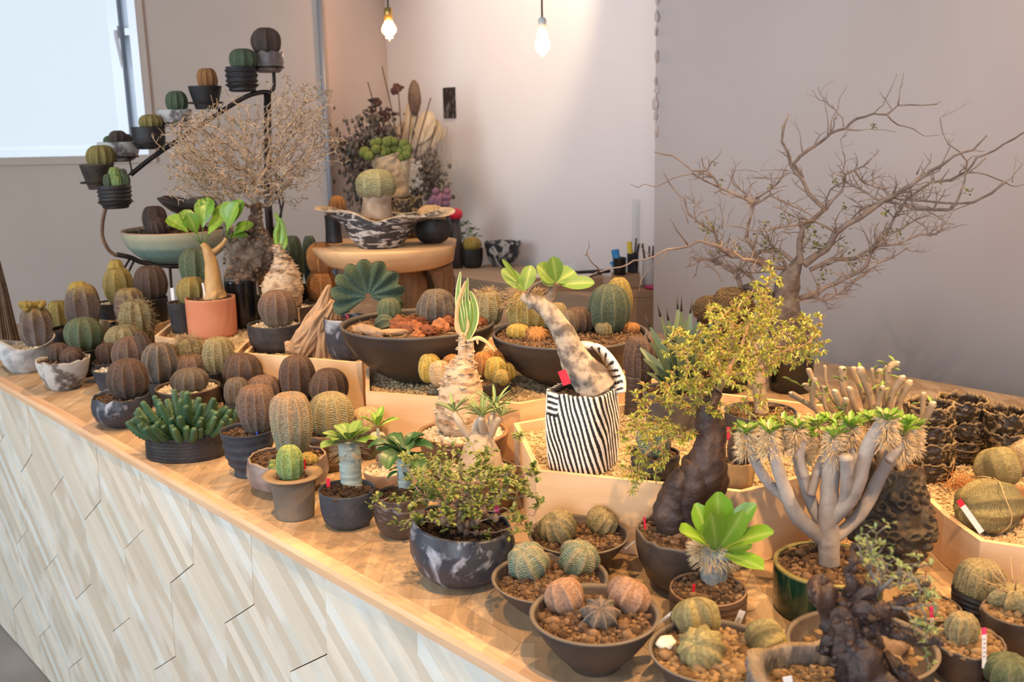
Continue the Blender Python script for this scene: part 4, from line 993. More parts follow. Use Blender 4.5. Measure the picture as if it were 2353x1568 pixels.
# ------------------------------------------------------------------ swollen white-stemmed plant
p = pot('pachy', 'brown pot with a swollen cream trunk, stubby branches and narrow leaves', 1104, 1186, 1078, 87, 60, 'brown', 'cup', soilm=GRAVW, sn=500, name='potted_caudex_plant', sd=.1)
D = p['D']; mb = MB(); rng = p['rng']
tuberprof(mb, None, pxbody(D, [(1104, 1092, 52), (1104, 1070, 52), (1104, 1045, 46), (1100, 1020, 36), (1094, 1004, 24), (1092, 996, 12)]), rng, 36, .03, 40)
for rows in ([(1086, 1008, 13), (1072, 995, 10), (1056, 970, 9), (1044, 950, 8, .01)], [(1096, 1004, 14), (1092, 985, 10), (1100, 968, 8), (1108, 960, 8)], [(1108, 1012, 14), (1112, 995, 11), (1108, 975, 9, -.02), (1107, 960, 8, -.03)], [(1118, 1012, 14), (1128, 990, 12), (1140, 972, 9), (1150, 960, 7)], [(1112, 1008, 12), (1124, 990, 9, .02), (1128, 970, 8, .03), (1136, 950, 7, .04)]):
    tuberprof(mb, None, pxbody(D, rows), rng, 14, .05, 90)
mb.build('caudex', BARKC, p['root'], org=p['g'])
mb = MB()
for (x, y, dy_) in ((1043, 948, .01), (1108, 958, 0), (1107, 958, -.03), (1151, 958, 0), (1136, 948, .04), (1138, 935, .02)):
    c = atd(x, y, D+dy_)
    for k in range(9):
        a = k*2.4+x; d = Vector((math.cos(a)*.75, math.sin(a)*.6, rng.uniform(.35, 1.1))); leaf(mb, c, d, (0, 0, 1), rng.uniform(.028, .048), .0062, .4, .3, 1.0, 5, None, 0, rng)
tag(mb.build('narrow_leaves', LF['grey'], p['root'], org=p['g']), kind='stuff')
# ------------------------------------------------------------------ wide shallow bowls at the front
WB = 'wide shallow bowls with lying striped cacti'
p = cpot('bowlA', 'wide shallow brown bowl with two teal-banded striped cacti side by side', 1265, 1432, 1325, 135, 52, 'flat', 'wide', sn=900, rs=.0042, group=WB, sd=.22, th=.004)
cac(p, 1226, 1242, None, 47, 'teal', 9, base=1334, amp=.10, tilt=(-.35, -.35, 1), squash=1)
cac(p, 1313, 1241, None, 47, 'teal', 9, base=1326, amp=.10, tilt=(.45, -.25, 1))
p = cpot('bowlB', 'wide brown bowl with two brown-striped cacti against the zebra pot tray', 1330, 1326, 1226, 117, 46, 'flat', 'wide', sn=600, rs=.004, group=WB, sd=.2)
cac(p, 1297, 1172, None, 44, 'olive', 12, base=1250, tilt=(-.5, -.3, 1)); cac(p, 1367, 1168, None, 37, 'olive', 11, base=1232, tilt=(.6, .1, .9)); lab(p, 1436, 1235, 1256, PLAS_W, 3, lean=(.9, 0))
p = cpot('bowlC', 'wide dark bowl at the counter front with three fat rosy cacti and a white stick', 1367, 1556, 1408, 151, 58, 'flat', 'wide', sn=1100, rs=.0042, group=WB, sd=.2, th=.005)
cac(p, 1312, 1335, None, 45, 'rose', 8, base=1420, amp=.12, tilt=(-.4, .25, 1), lump=.08); cac(p, 1428, 1334, None, 50, 'rose', 8, base=1422, amp=.12, tilt=(.5, .25, 1), lump=.08); cac(p, 1377, 1368, None, 44, 'steel', 9, base=1443, amp=.14, tilt=(0, -.55, .8), lump=.03)
lab(p, 1512, 1388, 1428, PLAS_W, 6, lean=(.85, 0))
p = cpot('bowlD', 'wide brown bowl at the bottom edge with three mustard-green furrowed cacti', 1634, 1640, 1492, 148, 60, 'flat', 'wide', sn=1000, rs=.0052, group=WB, sd=.18, soilm=SOILT)
cac(p, 1612, 1384, None, 54, 'mustard', 8, base=1482, amp=.12, tilt=(-.2, .4, 1), lump=.08); cac(p, 1630, 1425, None, 56, 'mustard', 10, base=1528, amp=.10, tilt=(-.45, -.55, .7)); cac(p, 1722, 1412, None, 54, 'mustard', 9, base=1510, amp=.10, tilt=(1.3, .1, .55))
rng = p['rng']; mb = MB(); P = onz(1530, 1478, p['zs']+.008); rock(mb, P, .011, rng, 1, .3, (1.3, 1, .6), 2); mb.build('pale_stone', GRAVW, p['root'], org=p['g'])
lab(p, 1690, 1402, 1436, PLAS_W, 15, lean=(.35, 0), dy=.02)
# ------------------------------------------------------------------ marbled bowl with twiggy shrub
def colonize(starts, att, step, kill, rng, iters=160, infl=None, bias=(0, 0, .0), jit=.25):
    N = [Vector(s) for s in starts]; par = [-1]*len(N)
    for i in range(1, len(N)): par[i] = i-1
    A_ = np.array([tuple(a) for a in att]); NP = np.array([tuple(v) for v in N]); alive = np.ones(len(A_), bool)
    near = np.zeros(len(A_), int); nd_ = np.full(len(A_), 1e9)
    def upd(new):
        for j in new:
            d = ((A_-np.array(tuple(N[j])))**2).sum(1); m_ = d < nd_; nd_[m_] = d[m_]; near[m_] = j
    upd(range(len(N)))
    for it in range(iters):
        idx = np.where(alive)[0]
        if len(idx) == 0: break
        grow = {}
        for i in idx:
            if infl and nd_[i] > infl*infl: continue
            grow.setdefault(int(near[i]), []).append(i)
        if not grow: break
        new = []
        for j, L in grow.items():
            d = Vector((0, 0, 0))
            for i in L: d += (Vector(A_[i])-N[j]).normalized()
            d = d.normalized()+Vector(bias)+Vector((rng.uniform(-1, 1), rng.uniform(-1, 1), rng.uniform(-1, 1)))*jit
            d.normalize(); N.append(N[j]+d*step); par.append(j); new.append(len(N)-1)
        upd(new); alive &= nd_ > kill*kill
        if len(N) > 9000: break
    return N, par
def branches(mb, N, par, r_tip, r_max, exp=2.2, seg=5, start=0, a=(0, .5, 0)):
    ch = [[] for _ in N]; n = len(N)
    for i, q in enumerate(par):
        if q >= 0: ch[q].append(i)
    wt_ = [0.0]*n
    for i in range(n-1, -1, -1):
        wt_[i] = 1.0 if not ch[i] else sum(wt_[c] for c in ch[i])
    R = [min(r_max, r_tip*(w_**(1/exp))) for w_ in wt_]
    st = [i for i in range(n) if par[i] < 0]; tips = [i for i in range(n) if not ch[i]]
    stack = [(i, None) for i in st]
    while stack:
        i, pr = stack.pop(); path = [i] if pr is None else [pr, i]
        while ch[path[-1]]:
            cs = sorted(ch[path[-1]], key=lambda c: -wt_[c]); 
            for c in cs[1:]: stack.append((c, path[-1]))
            path.append(cs[0])
        if len(path) > 1:
            rr = [R[k] for k in path]
            if pr is not None: rr[0] = R[path[1]]
            rr[-1] *= .5
            tube(mb, [N[k] for k in path], rr, seg if rr[0] > r_tip*2.5 else 4, a, aa=1)
    return tips, R
def leaflets(mb, N, par, tips, rng, n, L, W, spread=.5, k=2, up=(0, 0, 1)):
    for _ in range(n):
        i = rng.choice(tips) if rng.random() < .7 else rng.randrange(len(N)//3, len(N)); q = N[i]
        b = Vector((rng.uniform(-1, 1), rng.uniform(-1, 1), rng.uniform(-.3, 1))).normalized()
        for j in range(k):
            d = (b+Vector((rng.uniform(-1, 1), rng.uniform(-1, 1), rng.uniform(-.5, .8)))*spread).normalized()
            leaf(mb, q+b*rng.uniform(0, L), d, up, L*rng.uniform(.7, 1.2), W*rng.uniform(.8, 1.2), .2, .3, .9, 3, None, 0, rng)
p = pot('storm', 'big round marbled blue-black bowl with a tangled twiggy shrub of small leaves', 1066, 1352, 1200, 112, 52, 'storm', 'round', name='potted_shrub', soilm=SOILD, sn=260, sd=.2, tilt=-.12)
D = p['D']; rng = p['rng']; g = p['g']
att = []
while len(att) < 420:
    x, y = rng.gauss(1068, 72), rng.gauss(1130, 52)
    if abs(x-1068) > 165 or y > 1235 or y < 1030: continue
    P = atd(x, y, D+rng.gauss(-.005, .045)); att.append(P)
for x, y in ((862, 1140), (850, 1155), (1235, 1150), (1250, 1165), (1200, 990), (1080, 1012), (1220, 1130), (1000, 1075), (960, 1075), (1200, 1060), (1225, 1200), (1180, 1240), (1120, 1245)): att.append(atd(x, y, D-.03))
st = [Vector((g.x, g.y, p['zs'])), Vector((g.x-.003, g.y, p['zs']+.02)), Vector((g.x+.002, g.y, p['zs']+.04))]
N, par = colonize(st, att, .0085, .012, rng, 90, jit=.45)
mb = MB(); tips, R = branches(mb, N, par, .0007, .007, 2.4); mb.build('branches', m_pot('shrub_twig', (.28, .19, .13), (.42, .31, .22), .8, 40), p['root'], org=g)
mb = MB(); leaflets(mb, N, par, tips, rng, 820, .0082, .0060, .9, 3); tag(mb.build('leaves', LF['shrub'], p['root'], org=g), kind='stuff')
mb = MB()
for k in range(150):
    i = rng.randrange(0, len(N)//3); 
    if abs((N[i]-g).x) < .06 and N[i].z < p['zs']+.07: rock(mb, N[i], rng.uniform(.003, .006), rng, 1, .3, (1, 1, 1.3))
tag(mb.build('nodules', m_simple('brown_nodule', (.26, .16, .09), .7, (.14, .08, .05), 60), p['root'], org=g), kind='stuff')
lab(p, 1142, 1160, 1195, PLAS_P, 10, tf=.95)
# ------------------------------------------------------------------ dark torn pot with the black trunk and yellow-green shrub
p = pot('bigtrunk', 'dark torn-rim pot with a gnarled black trunk and sprawling yellow-green shrub', 1580, 1368, 1218, 118, 46, 'umber', 'cup', name='potted_shrub', sn=420, sd=.06, rough=.05, rs=.0045, wob=.05)
D = p['D']; rng = p['rng']; g = p['g']; mb = MB()
tuberprof(mb, None, pxbody(D, [(1546, 1215, 32), (1540, 1180, 40), (1545, 1145, 36), (1560, 1110, 30), (1578, 1085, 24)]), rng, 30, .22, 32)
tuberprof(mb, None, pxbody(D, [(1625, 1190, 34, .01), (1622, 1150, 40, .01), (1618, 1100, 52, .01), (1625, 1055, 48, .01), (1635, 1010, 34, .01), (1630, 970, 34, .01), (1625, 940, 24, .01), (1650, 900, 12, .02)]), rng, 34, .2, 30)
tuberprof(mb, None, pxbody(D, [(1585, 1205, 34, .0), (1590, 1150, 38, .0), (1595, 1100, 42, .0), (1605, 1060, 32, .0)]), rng, 30, .22, 34)
mb.build('trunk', BARKD, p['root'], org=g)
att = []
def blob(n, cx, cy, sx, sy, D0, sd_):
    for _ in range(n): att.append(atd(rng.gauss(cx, sx), rng.gauss(cy, sy), D0+rng.gauss(0, sd_)))
blob(230, 1675, 828, 62, 46, D+.05, .05); blob(45, 1752, 715, 22, 42, D+.08, .03); blob(30, 1875, 780, 14, 22, D+.07, .02); blob(26, 1830, 815, 32, 18, D+.07, .03); blob(40, 1765, 700, 22, 32, D+.08, .02)
blob(55, 1540, 920, 35, 30, D, .03); blob(60, 1500, 1000, 40, 40, D-.01, .03); blob(30, 1480, 1060, 30, 28, D-.02, .02); blob(35, 1665, 745, 28, 35, D+.06, .03); blob(26, 1610, 900, 30, 30, D, .03); blob(12, 1770, 985, 22, 14, D, .02); blob(12, 1860, 755, 20, 20, D+.05, .02)
st = [atd(1622, 985, D+.01), atd(1628, 955, D+.01), atd(1640, 925, D+.015), atd(1652, 895, D+.02)]
N, par = colonize(st, att, .009, .012, rng, 140, jit=.35)
mb = MB(); tips, R = branches(mb, N, par, .0008, .006, 2.5); mb.build('branches', m_pot('orange_twig', (.40, .22, .10), (.50, .32, .16), .8, 40), p['root'], org=g)
mb = MB(); mo = MB()
for i in range(4, len(N)):
    if R[i] > .0028: continue
    tg = (N[i]-N[par[i]]).normalized() if par[i] >= 0 else Vector((0, 0, 1))
    for k in range(11 if rng.random() < .85 else 2):
        d = (tg*.6+Vector((rng.uniform(-1, 1), rng.uniform(-1, 1), rng.uniform(-.4, 1)))).normalized()
        tgt = mo if rng.random() < .16 else mb
        leaf(tgt, N[i], d, (0, 0, 1), rng.uniform(.0065, .0115), .0024, .5, .6, .9, 3, None, 0, rng)
tag(mb.build('leaves', LF['yel'], p['root'], org=g), kind='stuff'); tag(mo.build('dead_leaves', LF['orng'], p['root'], org=g), kind='stuff')
lab(p, 1484, 1188, 1222, PLAS_R, 5, tf=.95, lean=(-.1, 0))
# ------------------------------------------------------------------ right foreground
p = pot('green', 'bottle-green glazed cylinder pot with a branching silver-barked succulent tree', 1896, 1448, 1292, 123, 116, 'green', 'cyl', name='potted_succulent_tree', sn=800, sd=.10, rs=.005, th=.006, nring=30)
D = p['D']; rng = p['rng']; g = p['g']; mb = MB(); crowns = []
BR = [  # traced limbs (x, y, half width, depth offset)
 ([(1906, 1298, 21), (1905, 1262, 22), (1903, 1235, 24), (1902, 1200, 21), (1905, 1150, 19), (1908, 1090, 18), (1912, 1050, 17), (1916, 1008, 15)], -.0),
 ([(1900, 1245, 15), (1870, 1222, 17), (1840, 1195, 17), (1820, 1165, 15), (1802, 1120, 14), (1788, 1080, 13), (1775, 1035, 13), (1768, 1000, 13)], -.02),
 ([(1822, 1168, 12), (1800, 1140, 11), (1780, 1125, 11), (1758, 1100, 11), (1740, 1070, 10), (1722, 1030, 11), (1715, 1000, 10)], .0),
 ([(1900, 1215, 12), (1880, 1190, 12), (1862, 1150, 13), (1850, 1110, 13), (1838, 1060, 13), (1850, 1012, 13)], .03),
 ([(1850, 1100, 10), (1838, 1050, 10), (1845, 1010, 11)], .03),
 ([(1905, 1200, 14), (1930, 1175, 16), (1955, 1145, 16), (1975, 1100, 15), (1985, 1060, 15), (1998, 1020, 16), (2020, 985, 15), (2038, 970, 14)], -.01),
 ([(1935, 1170, 13), (1945, 1130, 13), (1946, 1090, 13), (1944, 1050, 13)], -.03),
 ([(1912, 1240, 13), (1945, 1215, 13), (1985, 1170, 13), (2010, 1120, 14), (2040, 1060, 14), (2060, 1010, 14), (2080, 985, 13)], .04),
 ([(2040, 1060, 10), (2075, 1020, 10), (2098, 990, 10)], .05),
 ([(1862, 1140, 9), (1880, 1080, 10), (1905, 1030, 10), (1930, 990, 11)], .05),
 ([(1975, 1100, 10), (1960, 1040, 10), (1960, 990, 11)], .05)]
for rows, dz in BR:
    rr = [(x, y, hw, dz*min(1, i/3)) for i, (x, y, hw) in enumerate(rows)]
    rr = [(x, y, hw*1.12, d_) for x, y, hw, d_ in rr]; tuberprof(mb, None, pxbody(D, rr), rng, 16, .10, 60)
    if rows[-1][0] != 1944: crowns.append(atd(rows[-1][0], rows[-1][1], D+dz))
mb.build('trunk_and_limbs', m_pot('silver_bark', (.31, .265, .235), (.42, .37, .33), .75, 24, bs=.6, bscale=140), p['root'], org=g)
crowns += [atd(1800, 985, D+.04), atd(1880, 985, D+.06), atd(2000, 975, D+.07), atd(2055, 975, D+.07), atd(1910, 975, D+.08), atd(1830, 990, D+.02), atd(1955, 985, D+.02), atd(2075, 1000, D+.02)]
mb = MB(); ml = MB()
for c in crowns:
    for k in range(520):
        d = Vector((rng.uniform(-1, 1), rng.uniform(-1, 1), rng.uniform(-.75, .65))).normalized(); q = c+Vector((0, 0, .002-rng.random()**1.4*.030))
        L = rng.uniform(.008, .016); q = q+d*.005; tube(mb, [q, q+d*L*.6, q+d*L+Vector((0, 0, -.002))], [.0010, .0007, .0002], 3, cap=False)
    for k in range(16):
        a = k*2.399; e = rng.uniform(.5, 1.3); d = Vector((math.cos(a)*.75, math.sin(a)*.75, e)); leaf(ml, c+Vector((0, 0, .0)), d, (0, 0, 1), rng.uniform(.016, .027), .008, .25, .3, .65, 5, None, 0, rng)
tag(mb.build('spines', SPINEY, p['root'], org=g), kind='stuff'); tag(ml.build('crown_leaves', LF['lime'], p['root'], org=g), kind='stuff')
# cratered vase with pruned stems
p = pot('crater', 'tall egg-shaped brown vase with a cratered lava-like skin and pruned bare stems', 2040, 1334, 1060, 62, 46, 'crater', 'egg', name='potted_pruned_plant', sn=160, crater=.006, seg=150, nring=90, sd=.08, rough=.03)
# widen the belly to the photo's
po = p['root'].children[0]
for v in po.data.vertices:
    t = v.co.z/p['h']; f = 1+.62*math.exp(-((t-.42)/.30)**2) if 0 < t < 1.02 else 1
    f *= 1 if t < 1.0 else 1; v.co.x *= f*.96; v.co.y *= f*.96
D = p['D']; rng = p['rng']; g = p['g']; ends = []; OST = m_pot('ochre_stem_bark', (.30, .21, .12), (.44, .32, .19), .75, 30, bs=.4)
root_ = atd(2040, 1050, D)
for (x, y, hw, dz, mx, my) in [(1818, 905, 7, .0, 1900, 960), (1850, 885, 7, .03, 1900, 930), (1872, 872, 6, -.02, 1880, 950), (1858, 850, 6, .05, 1900, 920), (1895, 842, 4, .05, 1915, 920), (1918, 900, 8, -.03, 1950, 960), (1935, 848, 9, .02, 1950, 930), (1952, 893, 7, -.02, 1975, 960), (1962, 848, 8, .06, 1990, 930), (1976, 848, 9, .0, 2005, 930), (2004, 848, 4, .04, 2015, 940), (2022, 852, 7, .05, 2010, 940), (2040, 845, 8, .03, 2035, 920), (2060, 835, 8, .03, 2040, 870), (2074, 868, 8, .0, 2045, 930), (2090, 878, 8, .02, 2060, 950), (2028, 890, 6, -.02, 2015, 960), (2144, 928, 8, .0, 2110, 985), (2122, 905, 6, .02, 2110, 985), (1943, 918, 7, -.04, 1955, 980), (1893, 890, 5, .0, 1910, 960)]:
    e = atd(x, y, D+dz); m_ = atd(mx, my, D+dz*.7); P = spline([root_+Vector((rng.uniform(-.02, .02), rng.uniform(-.02, .02), -.02)), m_, e], 8)
    mb = MB(); k = hw*sc(e); tube(mb, P, lin([k*1.25, k*1.1, k*.95, k, k*1.12], len(P)), 10, (0, .5, 0), bump=.12, aa=1); ends.append((e, k, P)); so = mb.build('pruned_stem', OST, p['root'], org=g); mb = MB(); rock(mb, e+Vector((0, 0, k*.2)), k*.95, rng, 1, .2, (1, 1, .55)); mb.build('cut_end', BARKC, so, org=g)
mb = MB()
for _ in range(90):
    e, k, P = rng.choice(ends); q = rng.choice(P[3:-1]); leaf(mb, q, (rng.uniform(-1, 1), rng.uniform(-1, 1), rng.uniform(.1, 1)), (0, 0, 1), rng.uniform(.012, .022), .006, .3, .4, .8, 3, None, 0, rng)
for x, y in ((1812, 872), (1828, 880), (1925, 870), (2030, 835)):
    leaf(mb, atd(x+14, y+8, D), (-.8, 0, .5), (0, 0, 1), .02, .008, .3, .2, .8, 4, None, 0, rng)
tag(mb.build('young_leaves', LF['mid'], p['root'], org=g), kind='stuff')
# crusted black and gold bowls, stacked in four piles in the right tray
def stackbowl(x, yr, hw, yb, zb, Dg, label, key, seed, sq=1.0):
    """one bowl; Dg horizontal distance; rim row yr, standing at height zb"""
    P = atd(x, yr, Dg); R = hw*sc(P); h = max(.028, P.z-zb)
    root = thing('crusted_bowl', label, 'bowl', Vector((P.x, P.y, zb)), 'crusted black and gold bowls in stacks'); mb = MB()
    lathe_pot(mb, (P.x, P.y, zb), h, R, R*.62, 'cup', seg=120, nring=30, rough=.16, wob=.07, crust=.055, depth=.85, seed=seed, th=.004)
    mb.build('bowl_body', PL['gold'], root, org=(P.x, P.y, zb)); root.children[0].name = 'bowl_body'; return P.z
f0 = onz(2140, 1118, gR+.002); D0 = math.hypot(f0.x, f0.y)+.045
zz = gR+.001; ys = [1052, 1008, 965, 925]
nm_ = ['bottom of the left stack, behind the cratered vase', 'second from the bottom of the left stack', 'third from the bottom of the left stack', 'top of the left stack, open and dark inside']
for k in range(4):
    zt = stackbowl(2135, ys[k], 56, 0, zz, D0, 'crusted black and gold bowl, '+nm_[k], 'L', k*3.3+1); zz = zt-.010
D1 = D0+.12; zz = gR+.001; ys = [1040, 1000, 955, 912]; nm_ = ['lowest of the middle stack, mostly hidden', 'second lowest of the middle stack', 'just under the top of the middle stack', 'highest one, on top of the middle stack']
for k in range(4):
    zt = stackbowl(2212, ys[k]+2, 56, 0, zz, D1, 'crusted black and gold bowl, '+nm_[k], 'M', k*2.7+5); zz = zt-.010
D2 = D1-.01; zz = gR+.001; ys = [1022, 982, 938]; nm_ = ['bottom of the right stack', 'in the middle of the right stack', 'on top of the right stack, wide and open']
for k in range(3):
    zt = stackbowl(2312, ys[k]+4, 52, 0, zz, D2, 'crusted black and gold bowl, '+nm_[k], 'R', k*1.9+9); zz = zt-.010
# lying cacti without pots in the right tray
def lying(label, x, y, r, L, d, m, ribs, z, seed, prof='globe', name='bare_cactus'):
    P = onz(x, y, z); c = Vector((P.x, P.y, z+r*.9)); root = thing(name, label, 'cactus', Vector((P.x, P.y, z)), 'bare-rooted cacti lying on gravel')
    d = Vector(d).normalized(); mb = MB(); cactus(mb, c-d*L*.5, r, L, ribs, .09, seed, tilt=d, prof=prof, lump=.07); mb.build('body', CA[m], root, org=root.location); return root, c, d, mb
r1, c, d, _ = lying('lying brown and green cactus tied with string, a red-tipped tag on it', 2268, 1212, .037, .10, (-.95, -.25, .06), 'mustard', 9, gR, 3.3)
mb = MB(); rng = random.Random(9); rock(mb, c-d*.046, .023, rng, 2, .45, (1, 1, 1)); 
mb.build('dry_root_end', m_pot('corky_root', (.16, .075, .03), (.34, .18, .08), .85, 40, bs=.8), r1, org=r1.location)
mb = MB(); u = Vector((0, 0, 1)); w_ = d.cross(u).normalized(); pts = [c+d*.004*math.sin(k)+(u*math.cos(k/24*2*PI)+w_*math.sin(k/24*2*PI))*.0425 for k in range(25)]
tube(mb, pts, .0008, 5); mb.build('string', m_simple('tan_string', (.60, .40, .20), .8), r1, org=r1.location)
mb = MB(); tgp = [aty(x, y, c.y-.052) for x, y in ((2203, 1150), (2212, 1163), (2256, 1224))]
for (a_, b_, mi) in ((0, 1, 1), (1, 2, 0)):
    A_1, B_1 = tgp[a_], tgp[b_]; dd = (B_1-A_1); ln_ = dd.length; R_ = rot_to(dd); box(mb, (A_1+B_1)/2, (.008, .001, ln_), mi=mi, R=R_)
mb.build('plant_label', [PLAS_W, PLAS_R], r1, False, org=r1.location)
lying('smooth olive-green cactus lying behind the string-tied one', 2290, 1118, .036, .065, (-.2, .3, .9), 'mustard', 6, gR, 5.1)
lying('brownish cactus with dark toothed ribs at the far right edge of the tray', 2352, 1085, .034, .06, (.1, -.5, .8), 'pale', 6, gR, 7.7)
mb = MB(); rng = random.Random(4); c = onz(2205, 1120, gR+.004)
for k in range(60):
    pts = [c+Vector((rng.uniform(-.018, .018), rng.uniform(-.012, .012), 0))]; dd = Vector((rng.uniform(-1, 1), rng.uniform(-1, 1), rng.uniform(.2, 1.6))).normalized()
    for i in range(7): pts.append(pts[-1]+dd*.006); dd = (dd+Vector((rng.uniform(-1, 1), rng.uniform(-1, 1), -.45))*.5).normalized()
    pts = [Vector((q.x, q.y, max(q.z, gR+.003))) for q in pts]; tube(mb, spline(pts, 2), .0005, 4, cap=False)
o = mb.build('root_tangle', m_simple('orange_root', (.55, .26, .09), .8), None, org=c); tag(o, 'small tangle of curly orange roots on the gravel before the crusted bowls', 'roots')
# tag stuck on the outside of the right tray
f = onz(2290, 1320, CT); 
mb = MB(); a1, a2, a3 = [aty(x, y, f.y+.0) for x, y in ((2293, 1254), (2292, 1266), (2289, 1300))]
# lower right corner pots
SG = 'small dark pots in the lower right corner'
p = cpot('lr1', 'squat black ribbed pot filled by a low woolly grey-green cactus dome', 2256, 1432, 1352, 69, 52, 'black', 'cup', ribs=5, ribamp=.03, group=SG, sn=120)
cac(p, 2257, 1292, None, 58, 'olive', 18, amp=.08, prof='dome', pit=.05)
lab(p, 2291, 1254, 1316, PLAS_P, 9, dy=.075, tf=.28)
p = cpot('lr2', 'dark pot cut by the right edge with a star-shaped long-spined plant', 2325, 1510, 1402, 73, 50, 'umber', 'cup', group=SG, sn=300, soilm=SOILT, rs=.004)
c = onz(2328, 1400, p['zs']); rng = p['rng']; mb = MB(); cactus(mb, c, .026, .03, 8, .3, 3, pit=.1); mb.build('cactus', CA['olive'], p['root'], org=p['g'])
mb = MB()
for k in range(14):
    a = k*2.4; d = Vector((math.cos(a), math.sin(a), rng.uniform(.3, 1))).normalized(); q = c+Vector((0, 0, .02))+d*.018; tube(mb, [q, q+d*.018, q+d*.034+Vector((0, 0, .003))], [.0012, .0009, .0003], 5)
mb.build('spines', SPINE, p['root'], org=p['g'])
p = cpot('lr3', 'torn-rim dark pot with a small ribbed brown-green cactus and a pink tag in front', 2215, 1580, 1470, 80, 48, 'umber', 'cup', group=SG, sn=420, soilm=SOILT, rs=.0048, rough=.08, sd=.10)
cac(p, 2214, 1412, None, 35, 'olive', 10, amp=.16, dy=.0); lab(p, 2262, 1442, 1528, PLAS_P, 10, lean=(-.08, 0), tf=.16, dy=-.01)
p = cpot('lr4', 'shallow brown pan with a small gold spiny cactus and pink tag by the green pot', 2128, 1450, 1392, 73, 58, 'flat', 'wide', group=SG, sn=420, soilm=SOILT, rs=.0045, sd=.2)
cac(p, 2112, 1352, None, 30, 'olive', 9, amp=.12, dy=.02); spin_part(p, 60, .014, .5); lab(p, 2143, 1394, 1450, PLAS_P, 8, lean=(-.1, 0), tf=.4)
p = cpot('lr5', 'dark pot at the very bottom right with a smooth grey-green cactus', 2325, 1650, 1572, 66, 46, 'black', 'cup', group=SG, sn=80)
cac(p, 2322, 1510, None, 55, 'green', 9, amp=.07)
p = pot('bigflat', 'very wide shallow speckled brown bowl of gravel soil behind the gnarled root', 1972, 1600, 1478, 170, 78, 'flat', 'wide', name='soil_bowl', cat='bowl', sn=1700, rs=.0038, soilm=SOILT, sd=.42, th=.005)
rng = p['rng']; mb = MB(); rock(mb, Vector((p['g'].x+.03, p['g'].y, p['zs']+.012)), .03, rng, 2, .35, (1.5, .6, .5)); mb.build('bark_piece', BARKR, p['root'], org=p['g'])
# rough stone planter with gnarled root
f = onz(1830, 1650, CT); zt = atd(1830, 1512, math.hypot(f.x, f.y)).z
g = Vector((.318, .935, CT))
root = thing('stone_planter', 'rough grey stone-like planter with a gnarled dark root and lacy twigs at the bottom', 'potted plant', g); rng = random.Random(77)
D = math.hypot(g.x, g.y)
tp = atd(1850, 1532, D); hgt = tp.z-CT; mb = MB()
V = []; A = []; seg = 64; NR = 16; hx_, hy_ = .078, .056
for i in range(NR+6):
    t = min(1, i/NR); inn = i > NR
    for k in range(seg):
        a = 2*PI*k/seg; ca, sa = math.cos(a), math.sin(a); q = (abs(ca)**3+abs(sa)**3)**(-1/3.)
        s_1 = 1-.10*(1-t)+.12*vnoise((ca*2, sa*2, t*3))+.05*vnoise((ca*6, sa*6, t*8)); 
        if inn: s_1 = (.84-.02*(i-NR)); zq = hgt*(1-.11*(i-NR-1))
        else: zq = hgt*t*(1+.10*vnoise((ca*2, sa*2, 3)) if t > .5 else 1)
        V.append(g+Vector((ca*q*hx_*s_1, sa*q*hy_*s_1, zq))); A.append((1 if t > .95 and not inn else 0, .5, t))
mb.add(V, [(i*seg+k, i*seg+(k+1) % seg, (i+1)*seg+(k+1) % seg, (i+1)*seg+k) for i in range(NR+5) for k in range(seg)]+[tuple(range(seg-1, -1, -1)), tuple((NR+5)*seg+k for k in range(seg))], A)
mb.build('planter_body', m_pot('rough_grey_stone', (.10, .085, .075), (.30, .25, .20), .8, 20, bs=1.0, bscale=80, bd=.004, st=(4, 1, 1), rim=(.36, .24, .12)), root, org=g)
mb = MB(); soil(mb, g+Vector((0, 0, hgt*.80)), .060, 380, .0045, rng, sq=(1, .62)); tag(mb.build('soil', SOILT, root, org=g), kind='stuff')
mb = MB(); Dr = D-.005
for rows in ([(1995, 1610, 74), (1985, 1560, 66), (1972, 1520, 60), (1962, 1480, 50), (1950, 1445, 40), (1940, 1415, 34), (1925, 1385, 20)], [(1925, 1470, 26), (1905, 1440, 22), (1900, 1400, 20), (1892, 1370, 26), (1884, 1345, 22), (1900, 1325, 14)], [(1940, 1420, 26), (1975, 1402, 24), (2005, 1398, 20), (2040, 1404, 17), (2072, 1392, 14), (2100, 1368, 9), (2125, 1340, 5)], [(1985, 1450, 22), (2015, 1440, 18), (2045, 1455, 16), (2075, 1458, 14), (2110, 1474, 10), (2160, 1478, 5)], [(1938, 1392, 16), (1944, 1365, 12), (1958, 1340, 10), (1950, 1312, 10), (1962, 1288, 8), (1958, 1262, 6), (1985, 1250, 4)], [(2005, 1540, 34), (2040, 1530, 26), (2075, 1555, 20), (2110, 1580, 14)], [(1960, 1400, 14), (1972, 1372, 16), (1992, 1358, 18), (2012, 1350, 10)], [(1890, 1500, 14), (1905, 1478, 16), (1925, 1465, 20)], [(2030, 1402, 10), (2038, 1430, 9), (2060, 1448, 8)]):
    rr = []
    for i, (x, y, hw) in enumerate(rows): rr.append((x+rng.uniform(-5, 5), y+rng.uniform(-5, 5), hw*rng.uniform(.8, 1.12), rng.uniform(-.008, .008)))
    tuberprof(mb, None, pxbody(Dr, rr), rng, 30, .32, 70, flute=.45)
for v in random.Random(8).sample(list(mb.V), 170): rock(mb, v, rng.uniform(.0015, .0042), rng, 1, .55, (1, 1, .9))
mb.build('gnarled_root', BARKD, root, org=g)
att = []
